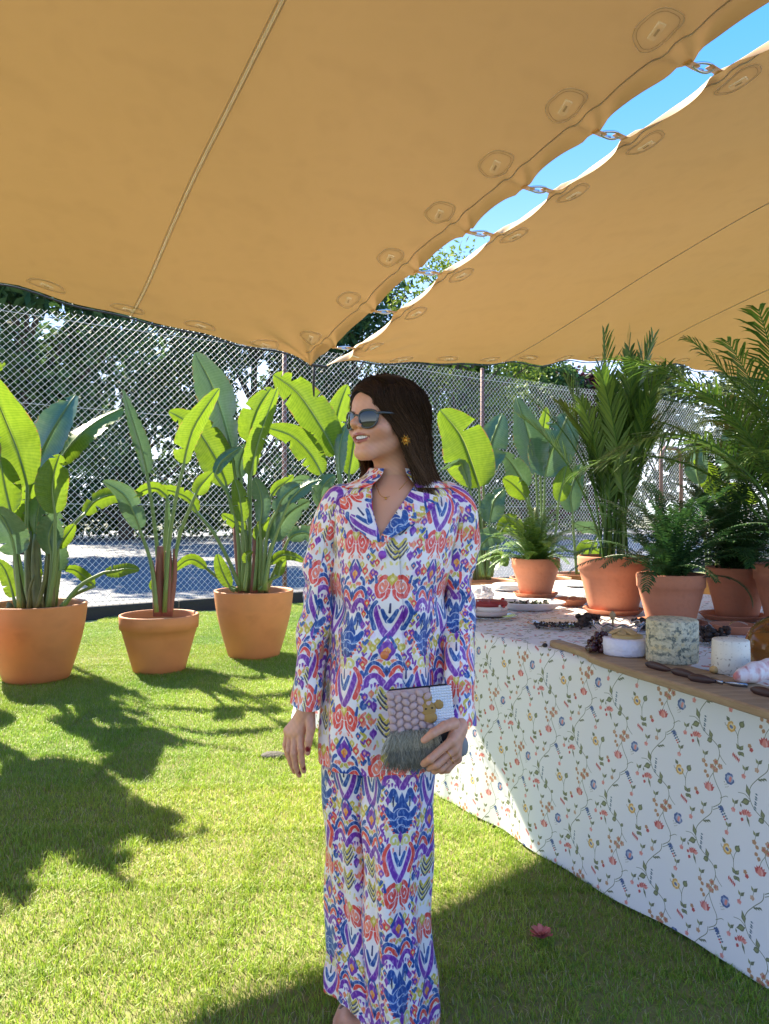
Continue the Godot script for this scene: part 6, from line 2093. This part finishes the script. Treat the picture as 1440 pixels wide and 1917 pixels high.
	for s in 2:
		g = Geo.new()
		var an := Vector3(-0.085, 0.0, -0.085) if s == 0 else Vector3(0.035, 0.0, 0.0)
		for k in 4:
			pass
		g.box(an + Vector3(0.0, 0.007, 0.035), Vector3(0.088, 0.014, 0.25), 0.006)
		g.tube(curve([an + Vector3(-0.045, 0.012, 0.055), an + Vector3(-0.02, 0.045, 0.06), an + Vector3(0.02, 0.045, 0.06), an + Vector3(0.043, 0.012, 0.055)], 12), [0.008], 8)
		part("sandal", g.mesh(mat(lin(0.12, 0.05, 0.03), 0.5)), t)
	sunglasses(hf)
	clutch()


func hair(t: Node3D, hf: Transform3D) -> void:
	var r := RandomNumberGenerator.new()
	r.seed = 77
	var m := mat(Color.WHITE, 0.55, 0.0, 0.15, true)
	m.metallic_specular = 0.22
	var g := Geo.new()
	# the cap of hair over the skull
	var f := Field.new()
	f.egg(Vector3(0, 0.034, -0.014), Vector3(0.083, 0.086, 0.104), 0.02)
	f.egg(Vector3(0.0, 0.052, 0.032), Vector3(0.066, 0.056, 0.066), 0.02)
	f.egg(Vector3(0.0, -0.03, -0.06), Vector3(0.07, 0.08, 0.055), 0.03)
	f.egg(Vector3(0.004, -0.012, 0.112), Vector3(0.052, 0.083, 0.062), 0.008, true)
	f.egg(Vector3(0.0, -0.06, 0.06), Vector3(0.1, 0.08, 0.075), 0.012, true)
	nets(g, f, Vector3(-0.1, -0.12, -0.13), Vector3(0.1, 0.13, 0.11), 0.0045, hf, func(p: Vector3) -> Color: return Color(0.011, 0.007, 0.005))
	# locks from the parting, over the sides and down to the shoulders
	for k in 2700:
		var near := k % 3 != 0
		var sg := 1.0 if near else -1.0
		var q := pow(r.randf(), 1.35)
		var be := lerpf(deg_to_rad(58), deg_to_rad(-60), q)
		var lift := r.randf_range(-0.003, 0.004)
		var root := Vector3(-0.014 + sg * 0.004, 0.034, -0.014) + Vector3(0, cos(be) * (0.0865 + lift), sin(be) * (0.104 + lift))
		root += Vector3(0, 0.004, 0.012) * clampf(1.0 - q * 4.0, 0, 1)
		var a0 := deg_to_rad(lerpf(26, 172, q) + r.randf_range(-5, 5))
		var a1 := deg_to_rad(lerpf(31, 178, q) + r.randf_range(-5, 5))
		var a2 := deg_to_rad(lerpf(57, 184, pow(q, 0.9)) + r.randf_range(-6, 6))
		var a3 := deg_to_rad(lerpf(74, 186, q) + r.randf_range(-8, 8))
		if not near:
			a3 = deg_to_rad(lerpf(52, 165, q) + r.randf_range(-8, 8))
		var rr := 1.0 + r.randf_range(-0.03, 0.055)
		if k > 2200:
			rr += r.randf_range(0.02, 0.09)
		var under := k < 60
		if under:
			rr = 0.97
			q = 0.12 + 0.88 * k / 60.0
		var p1 := Vector3(sg * 0.064 * sin(a0), 0.098, 0.08 * cos(a0) - 0.012) * Vector3(rr, 1, rr)
		p1.y = 0.034 + 0.086 * sqrt(maxf(0.05, 1.0 - pow(p1.x / 0.085, 2) - pow((p1.z + 0.014) / 0.107, 2))) * rr
		p1 += Vector3(0, 0.002, 0.012) * clampf(1.0 - q * 4.0, 0, 1)
		var p2 := Vector3(sg * 0.0865 * sin(a1) * rr, 0.034, 0.106 * cos(a1) * rr - 0.014)
		var p3 := Vector3(sg * 0.088 * sin(a2) * rr, -0.035, 0.098 * cos(a2) * rr - 0.02)
		var p4 := Vector3(sg * 0.086 * sin(a3) * rr, -0.10, 0.09 * cos(a3) * rr - 0.03)
		var len_ := r.randf_range(0.0, 0.035) + (0.02 if near else 0.0)
		var p5 := p4 + Vector3(0, -0.055 - len_ * 0.4, 0)
		var p6 := p5 + Vector3(0, -0.045 - len_, 0)
		# the ends fall outwards and back over the shoulder
		var push := (hf.basis.inverse() * Vector3(1, 0, -0.1)) * (r.randf_range(0.012, 0.085) if near else r.randf_range(-0.05, 0.0))
		p5 += push * 0.35
		p6 += push
		var pts := curve([root, p1, p2, p3, p4, p5, p6], 16)
		var wave := r.randf() * TAU
		var path := []
		var rad := []
		var th := r.randf_range(0.0006, 0.0017) if not under else 0.006
		if k > 2200 or q < 0.015:
			th = 0.0005
		for i in 16:
			var x := i / 15.0
			var p: Vector3 = pts[i] + Vector3(sin(x * 9.0 + wave), 0, cos(x * 8.0 + wave)) * 0.004 * x
			p += Vector3(cos(a3) * -1.0, 0, sin(a3)) * sin(x * 13.0 + floorf(q * 9.0) * 1.9) * 0.011 * smoothstep(0.35, 0.8, x)
			# keep the lock on the outside of the hair over the brow
			var e := (p - Vector3(0.0, 0.052, 0.032)) / Vector3(0.066, 0.056, 0.066)
			if e.length() < 1.025 and p.y > 0.0:
				p = Vector3(0.0, 0.052, 0.032) + (p - Vector3(0.0, 0.052, 0.032)) * 1.025 / maxf(e.length(), 0.3)
			path.append(hf * p)
			rad.append(th * (1.0 - 0.75 * x * x))
		var tone := r.randf()
		var first := g.v.size()
		g.tube(path, rad, 3, false)
		var root_c := Color(0.017, 0.0095, 0.006).lerp(Color(0.05, 0.026, 0.014), tone)
		var tip_c := Color(0.055, 0.03, 0.017).lerp(Color(0.24, 0.13, 0.065), tone) if not under else Color(0.02, 0.012, 0.008)
		for i in range(first, g.v.size()):
			g.c[i] = root_c.lerp(tip_c, pow(float((i - first) / 3) / 15.0, 1.3))
	# the hair over the brow, swept from the parting to both temples
	for k in 420:
		var sg := 1.0 if k % 2 else -1.0
		var be := deg_to_rad(r.randf_range(20, 69))
		var from := Vector3(-0.12, cos(be), sin(be)).normalized()
		var to := Vector3(sg * 0.96, r.randf_range(-0.35, 0.1), lerpf(0.25, 0.62, (be - 0.35) / 0.86)).normalized()
		var lift := r.randf_range(1.012, 1.045)
		var path := []
		var rad := []
		var th := r.randf_range(0.0006, 0.0015)
		for i in 11:
			var x := i / 10.0
			var d := from.slerp(to, x)
			path.append(hf * (Vector3(0.0, 0.052, 0.032) + d * Vector3(0.066, 0.056, 0.066) * lift))
			rad.append(th * (1.0 - 0.6 * x * x))
		var tone := r.randf()
		g.col = Color(0.017, 0.0095, 0.006).lerp(Color(0.06, 0.031, 0.017), tone)
		g.tube(path, rad, 3, false)
	part("hair", g.mesh(m), t)


func sunglasses(hf: Transform3D) -> void:
	var at := hf * Vector3(0, -0.002, 0.1)
	var o := thing("sunglasses", "dark rounded sunglasses with mirroring lenses on the person's face", "sunglasses", at + Vector3(0, 0, -2.0))
	var frame := mat(lin(0.05, 0.06, 0.065), 0.15)
	var dark := mat(Color(0.24, 0.25, 0.25), 0.03, 0.85)
	var loc := func(p: Vector3) -> Vector3: return hf * p - at
	for s in [-1.0, 1.0]:
		var rim := []
		for k in 25:
			var a := TAU * k / 24
			var x := signf(cos(a)) * pow(absf(cos(a)), 0.8) * 0.0255
			var y := signf(sin(a)) * pow(absf(sin(a)), 0.85) * (0.0215 if sin(a) > 0 else 0.0235)
			x *= 1.0 + 0.12 * y / 0.022
			var X: float = s * 0.0345 + x
			rim.append(Vector3(X, y - 0.003, 0.1035 - X * X * 5.0))
		var g := Geo.new()
		var c := Vector3(s * 0.0345, -0.003, 0.1045 - 0.0345 * 0.0345 * 5.0)
		var i0 := g.add(loc.call(c))
		for ring in 8:
			var q := (ring + 1) / 8.0
			for k in 24:
				var p: Vector3 = c.lerp(rim[k], q)
				p.z = c.z - (p.x * p.x - c.x * c.x) * 5.0 - (p.y - c.y) * (p.y - c.y) * 3.5
				g.add(loc.call(p))
		for k in 24:
			g.tri(i0, i0 + 1 + (k + 1) % 24, i0 + 1 + k)
		g.sheet(i0 + 1, 8, 24, true)
		part("lens", g.mesh(dark), o)
		g = Geo.new()
		var path := []
		for p in rim:
			path.append(loc.call(p))
		g.tube(path, [0.0026], 8, false)
		# temple
		g.tube(curve([loc.call(Vector3(s * 0.058, 0.008, 0.086)), loc.call(Vector3(s * 0.069, 0.01, 0.075)), loc.call(Vector3(s * 0.077, 0.008, 0.03)), loc.call(Vector3(s * 0.079, 0.004, -0.01))], 10), [0.0042, 0.004, 0.0036, 0.003, 0.003, 0.003, 0.003, 0.003, 0.003, 0.003], 8)
		part("frame", g.mesh(frame), o)
	var g := Geo.new()
	g.tube(curve([loc.call(Vector3(-0.0105, 0.004, 0.1025)), loc.call(Vector3(0, 0.008, 0.106)), loc.call(Vector3(0.0105, 0.004, 0.1025))], 8), [0.0026], 8)
	part("bridge", g.mesh(frame), o)


# half widths of the jacket at a height: [centre x, half width, half depth, centre z]
func torso(y: float) -> Array:
	var cx := soft([0.6, 0.0, 0.735, 0.0, 1.0, 0.002, 1.15, 0.012, 1.3, 0.028, 1.36, 0.033, 1.42, 0.032, 1.45, 0.029], y, 0.03)
	var a := soft([0.6, 0.168, 0.735, 0.163, 0.88, 0.158, 1.0, 0.15, 1.15, 0.147, 1.28, 0.160, 1.345, 0.174], y, 0.03) if y < 1.36 else along([1.36, 0.173, 1.385, 0.171, 1.405, 0.158, 1.42, 0.130, 1.435, 0.090, 1.447, 0.069, 1.46, 0.062], y)
	var d := soft([0.6, 0.13, 0.735, 0.143, 0.9, 0.130, 1.0, 0.114, 1.12, 0.108, 1.27, 0.118, 1.34, 0.102], y, 0.03) if y < 1.36 else along([1.36, 0.098, 1.39, 0.084, 1.42, 0.07, 1.447, 0.06, 1.46, 0.057], y)
	return [cx, a, d, along([1.2, -0.005, 1.45, -0.026], y)]


func torso_point(y: float, phi: float, off := 0.0) -> Vector3:
	var e := torso(y)
	var drape := clampf((1.36 - y) * 4.0, 0, 1)
	var fold := 0.007 * sin(phi * 6.0 + sin(y * 5.0) * 1.5) * drape + 0.007 * sin(phi * 3.0 - y * 11.0 + 1.0) * drape
	fold += 0.005 * sin(phi * 11.0 + y * 14.0) * clampf((1.15 - y) * 3.0, 0, 1)
	# soft pulls at the waist and under the bust
	fold += 0.007 * sin(y * 46.0 + phi * 2.0) * exp(-pow((y - 1.1) / 0.09, 2.0))
	var s := sin(phi)
	var c := cos(phi)
	return Vector3(e[0] + (e[1] + fold + off) * signf(s) * pow(absf(s), 0.9), y, e[3] + (e[2] + fold + off) * signf(c) * pow(absf(c), 0.82))


func phi_at(y: float, x: float) -> float:
	var e := torso(y)
	var q := clampf((x - e[0]) / e[1], -0.985, 0.985)
	return asin(signf(q) * pow(absf(q), 1.0 / 0.9))


func vee(y: float, right: bool) -> float:
	if right:
		return along([1.288, -0.0105, 1.34, 0.022, 1.395, 0.060, 1.425, 0.082, 1.46, 0.085], y)
	return along([1.288, -0.0105, 1.348, -0.028, 1.40, -0.032, 1.46, -0.03], y)


func suit_uv(phi: float, y: float) -> Vector2:
	return Vector2(phi * 0.152, -y)


func clothes(t: Node3D) -> void:
	var m := mat(Color.WHITE, 0.42)
	m.albedo_texture = suit_print()
	m.uv1_scale = Vector3(1 / 0.19, 1 / 0.425, 1)
	m.uv1_offset = Vector3(0.46, 0.0, 0)
	m.rim_enabled = true
	m.rim = 0.25
	M.suit = m
	var g := Geo.new()
	var rows := 90
	var cols := 121
	for i in rows + 1:
		var x := float(i) / rows
		for j in cols:
			var q := float(j) / (cols - 1)
			var y := lerpf(0.722, 1.452, x)
			var front := along([0.7, 0.0, 1.0, 0.009, 1.288, -0.0105], y)
			var p0 := phi_at(y, vee(y, true)) if y > 1.288 else phi_at(y, front)
			var p1 := phi_at(y, vee(y, false)) + TAU if y > 1.288 else phi_at(y, front) + TAU + clampf((1.288 - y) * 6.0, 0.0, 0.22)
			var phi := lerpf(p0, p1, q)
			var yy := y
			if x < 0.3:
				yy += (0.3 - x) / 0.3 * (0.016 * cos(phi + 0.5 + PI) + 0.003 * sin(phi * 6.0))
			var off := 0.0055 * smoothstep(TAU + phi_at(y, front) - 0.5, TAU + phi_at(y, front) - 0.1, phi) if y <= 1.288 else 0.0
			var p := torso_point(yy, phi, off)
			g.add(p, suit_uv(phi, y))
	g.sheet(0, rows + 1, cols)
	var jacket := part("jacket", g.mesh(m), t)
	# lapels lying on the chest
	for s in 2:
		g = Geo.new()
		for i in 25:
			var x := i / 24.0
			var y := lerpf(1.276, 1.405, x)
			var inner := vee(maxf(y, 1.288), s == 1)
			var reach := (0.012 + 0.062 * pow(sin(PI * minf(x * 0.56 + 0.02, 0.5)), 0.9)) * (1.0 if x < 0.93 else lerpf(1.0, 0.7, (x - 0.93) / 0.07))
			for j in 9:
				var q := j / 8.0
				var X := inner + reach * q * (1.0 if s == 1 else -1.0)
				var Y := y - 0.012 * q * x
				var off := 0.010 * sin(PI * minf(q + 0.12, 0.62)) + 0.002
				g.add(torso_point(Y, phi_at(Y, X), off), Vector2((X * 0.8 + Y * 0.6) * 1.0 + 0.05 * s, -(Y * 0.8 - X * 0.6)))
		g.sheet(0, 25, 9)
		part("lapel", g.mesh(m), jacket)
	# collar round the neck
	g = Geo.new()
	for i in 49:
		var x := i / 48.0
		var p0 := phi_at(1.425, vee(1.425, true)) - 0.12
		var p1 := phi_at(1.425, vee(1.425, false)) + TAU + 0.12
		var phi := lerpf(p0, p1, x)
		var back := 0.5 - 0.5 * cos(TAU * x)
		for j in 8:
			var q := j / 7.0
			var y := lerpf(1.462 + 0.012 * back, 1.412 + 0.006 * back, smoothstep(0.15, 1.0, q))
			var off := 0.004 + 0.013 * sin(minf(q * 2.2, PI * 0.5)) * (1.0 - 0.5 * q)
			var p := torso_point(maxf(y, 1.3), phi, off)
			g.add(p, Vector2(-y * 1.0 + 0.07, phi * 0.09))
	g.sheet(0, 49, 8)
	part("collar", g.mesh(m), jacket)
	# sleeves
	var arms := [[Vector3(-0.07, 1.396, -0.022), Vector3(-0.118, 1.374, -0.022), Vector3(-0.143, 1.315, -0.02), Vector3(-0.165, 1.208, -0.005), Vector3(-0.175, 1.097, 0), Vector3(-0.191, 0.974, 0.01), Vector3(-0.199, 0.857, 0.028)], [Vector3(0.135, 1.396, -0.022), Vector3(0.184, 1.374, -0.022), Vector3(0.203, 1.315, -0.02), Vector3(0.193, 1.2, -0.02), Vector3(0.193, 1.082, -0.012), Vector3(0.187, 0.955, 0.055), Vector3(0.177, 0.837, 0.128)]]
	for s in 2:
		g = Geo.new()
		var path := curve(arms[s], 46)
		var run := 0.0
		var side := Vector3(0, 0, 1)
		for i in 46:
			var x := i / 45.0
			var tn: Vector3 = (path[mini(i + 1, 45)] - path[maxi(i - 1, 0)]).normalized()
			side = (side - tn * side.dot(tn)).normalized()
			var up := tn.cross(side)
			if i:
				run += path[i].distance_to(path[i - 1])
			var r := soft([0.0, 0.028, 0.08, 0.042, 0.15, 0.047, 0.4, 0.044, 0.7, 0.040, 1.0, 0.039], x, 0.04) * (1.0 if s == 0 else 1.04)
			for j in 33:
				var a := TAU * j / 32
				var w := 0.0042 * sin(a * 2.0 + run * 28.0) + 0.0036 * sin(a * 3.0 - run * 41.0 + 1.0)
				w += 0.0045 * sin(run * 75.0 + a * 2.0) * exp(-pow((x - 0.56) / 0.12, 2.0)) + 0.003 * sin(run * 60.0 - a) * exp(-pow((x - 0.12) / 0.1, 2.0))
				var tilt := 0.016 * cos(a + (0.4 if s else 0.0)) * clampf((x - 0.93) / 0.07, 0, 1)
				g.add(path[i] + (side * cos(a) * 1.12 + up * sin(a)) * (r + w) + tn * tilt, Vector2(-a * 0.042 * (1.0 if s == 0 else -1.0) + 0.095 * s, -1.41 + run))
		g.sheet(0, 46, 33)
		part("sleeve", g.mesh(m), jacket)
	for k in 2:
		g = Geo.new()
		var y: float = [1.245, 1.0][k]
		var p := torso_point(y, phi_at(y, [-0.004, 0.0][k]), 0.013)
		g.ellipsoid(p, Vector3(0.0105, 0.0105, 0.004), Basis(), 18, 8)
		part("button", g.mesh(mat([lin(0.3, 0.06, 0.45), lin(0.72, 0.2, 0.05)][k], 0.3)), jacket)
	# trousers: two wide legs
	var tr := Node3D.new()
	tr.name = "trousers"
	t.add_child(tr, true)
	var legs := [[[0.96, -0.075, 0.085, 0.10, -0.03], [0.72, -0.083, 0.086, 0.095, -0.045], [0.5, -0.077, 0.080, 0.09, -0.065], [0.25, -0.066, 0.078, 0.09, -0.07], [0.02, -0.062, 0.084, 0.10, -0.07]], [[0.96, 0.045, 0.1, 0.105, 0.0], [0.72, 0.036, 0.094, 0.10, 0.025], [0.5, 0.030, 0.083, 0.10, 0.04], [0.4, 0.026, 0.079, 0.10, 0.045], [0.25, 0.028, 0.079, 0.10, 0.045], [0.012, 0.042, 0.088, 0.115, 0.04]]]
	for s in 2:
		g = Geo.new()
		for i in 71:
			var x := i / 70.0
			var y := lerpf(0.96, 0.02 if s == 0 else 0.012, x)
			var v := [0.0, 0.0, 0.0, 0.0]
			for c in 4:
				var tab := []
				for k in range(legs[s].size() - 1, -1, -1):
					tab.append(legs[s][k][0])
					tab.append(legs[s][k][c + 1])
				v[c] = soft(tab, y, 0.05)
			for j in 73:
				var phi := TAU * j / 72 - PI
				var hang := clampf((0.85 - y) * 1.6, 0, 1)
				var w := 0.013 * sin(phi * 4.0 + 0.8 + s + 0.5 * sin(y * 3.0)) * hang + 0.008 * sin(phi * 7.0 + y * 4.0 + s * 2.0) * hang + 0.004 * sin(phi * 3.0 + y * 21.0)
				# the pressed crease at the front
				w += 0.008 * exp(-pow((phi + (0.55 if s else 0.3)) / 0.16, 2.0)) * hang
				w += 0.004 * sin(y * 60.0 + phi * 2.0) * exp(-y / 0.09)
				var rise := 0.0
				if s == 0:
					rise = 0.055 * clampf((0.3 - y) / 0.3, 0, 1) * (0.5 - 0.5 * sin(phi - 0.3)) * (0.5 + 0.5 * cos(phi * 0.5))
				g.add(Vector3(v[0] + (v[1] + w) * sin(phi), y + rise, v[3] + (v[2] + w) * cos(phi)), Vector2(phi * 0.092 + (0.095 if s else 0.03), -y))
		g.sheet(0, 71, 73)
		part("trouser_leg", g.mesh(m), tr)


func clutch() -> void:
	# a small bag with chunky knit, a brown patch and a long fringe
	var r := RandomNumberGenerator.new()
	r.seed = 5
	var a := Vector3(0.004, 0.924, 0.165)
	var bb := Vector3(0.156, 0.939, 0.165)
	var cc := Vector3(-0.005, 0.749, 0.175)
	var ex := (bb - a).normalized()
	var ey := (a - cc)
	ey = (ey - ex * ey.dot(ex)).normalized()
	var ez := ex.cross(ey).normalized()
	var B := Basis(ex, ey, ez)
	var W := a.distance_to(bb)
	var H := 0.172
	var mid := (a + bb) * 0.5 - ey * H * 0.5
	var t := thing("clutch_bag", "small pink and white knitted clutch bag with a grey fringe, held at the hip", "bag", mid + Vector3(0, 0, -2.0))
	var g := Geo.new()
	g.box(Vector3(0, 0, -0.004), Vector3(W, H, 0.022), 0.008, B)
	part("lining", g.mesh(mat(lin(0.03, 0.03, 0.035), 0.8), true), t)
	var pink := mat(lin(0.55, 0.38, 0.34), 0.9)
	relief(pink, 0.08, 16.0, 0.12)
	g = Geo.new()
	g.box(B * Vector3(-W * 0.5 + 0.052, 0.022, 0.008), Vector3(0.102, 0.126, 0.008), 0.003, B)
	var panel := part("knit_panel", g.mesh(pink, true), t)
	var pw := 0.104
	for row in 7:
		for col in 6:
			var w := 0.0175
			var x := -W * 0.5 + 0.0085 + col * w
			var y := H * 0.5 - 0.012 - row * 0.0185 + (0.009 if col % 2 else 0.0)
			if y > H * 0.5 - 0.004:
				continue
			g = Geo.new()
			g.ellipsoid(Vector3.ZERO, Vector3(0.0112, 0.0082, 0.0075), B * Basis(Vector3(0, 0, 1), (0.75 if col % 2 else -0.75) + r.randf_range(-0.3, 0.3)), 12, 8, 0.04)
			part("stitch", g.mesh(pink), panel, B * Vector3(x, y, 0.0135))
	var white := mat(lin(0.74, 0.76, 0.80), 0.9)
	g = Geo.new()
	g.box(B * Vector3(W * 0.5 - 0.024, 0.035, 0.008), Vector3(0.05, 0.10, 0.008), 0.003, B)
	for row in 15:
		for col in 8:
			g.ellipsoid(B * Vector3(W * 0.5 - 0.045 + col * 0.0063, H * 0.5 - 0.004 - row * 0.0064, 0.0125), Vector3(0.0042, 0.003, 0.003), B * Basis(Vector3(0, 0, 1), 0.6 if col % 2 else -0.6), 7, 5)
	part("white_knit", g.mesh(white), t)
	var brown := mat(lin(0.42, 0.25, 0.075), 0.95)
	relief(brown, 0.09, 20.0, 0.15)
	g = Geo.new()
	var pc := Vector3(0.019, 0.035, 0.014)
	g.ellipsoid(B * pc, Vector3(0.018, 0.019, 0.008), B, 20, 12, 0.02)
	g.ellipsoid(B * (pc + Vector3(0.003, -0.020, 0.002)), Vector3(0.0165, 0.013, 0.008), B, 18, 10, 0.03)
	var patch_part := part("crochet_patch", g.mesh(brown), t)
	for e in [[0.0, 0.026, 0.0125, "ear"], [0.026, 0.008, 0.0115, "ear"]]:
		g = Geo.new()
		g.ellipsoid(B * (pc + Vector3(e[0], e[1], -0.001)), Vector3(e[2], e[2], 0.006), B, 16, 10, 0.03)
		part("ear", g.mesh(brown), patch_part)
	for e in [[-0.006, 0.002], [0.009, 0.003]]:
		g = Geo.new()
		g.ellipsoid(B * (pc + Vector3(e[0], e[1], 0.0075)), Vector3(0.0028, 0.0022, 0.0018), B, 10, 6)
		part("eye", g.mesh(mat(lin(0.02, 0.012, 0.008), 0.5)), patch_part)
	# two tiers of fringe
	var fm := mat(Color.WHITE, 0.75, 0.0, 0.2, true)
	for tier in 2:
		g = Geo.new()
		for k in 900:
			var x := r.randf_range(-W * 0.5 - 0.002, W * 0.5 - 0.045)
			var y0 = [-0.018, -0.052][tier] + r.randf_range(-0.008, 0.010)
			var l := r.randf_range(0.032, 0.052)
			var sw := r.randf_range(-0.024, 0.020) - 0.003
			var z0 := 0.011 + r.randf() * 0.008
			var p := [Vector3(x, y0, z0), Vector3(x + sw * 0.3, y0 - l * 0.2 + 0.004, z0 + 0.011), Vector3(x + sw * 0.9, y0 - l * 0.6, z0 + 0.014), Vector3(x + sw * 1.0 + r.randf_range(-0.012, 0.012), y0 - l, z0 + 0.006)]
			var path := []
			for q in curve(p, 7):
				path.append(B * q)
			g.col = Color(0.27, 0.24, 0.165).lerp(Color(0.60, 0.54, 0.40), r.randf()) * (1.0 if tier == 0 else 0.55)
			g.tube(path, [0.0009, 0.0009, 0.0008, 0.0007, 0.0006, 0.0005, 0.0003], 3, false)
		part("fringe", g.mesh(fm), t).set_meta("kind", "stuff")
	g = Geo.new()
	g.ellipsoid(B * Vector3(W * 0.5 + 0.012, -0.062, -0.006), Vector3(0.018, 0.026, 0.010), B, 18, 12, 0.1)
	part("knit_corner", g.mesh(mat(lin(0.26, 0.25, 0.24), 0.95)), t)
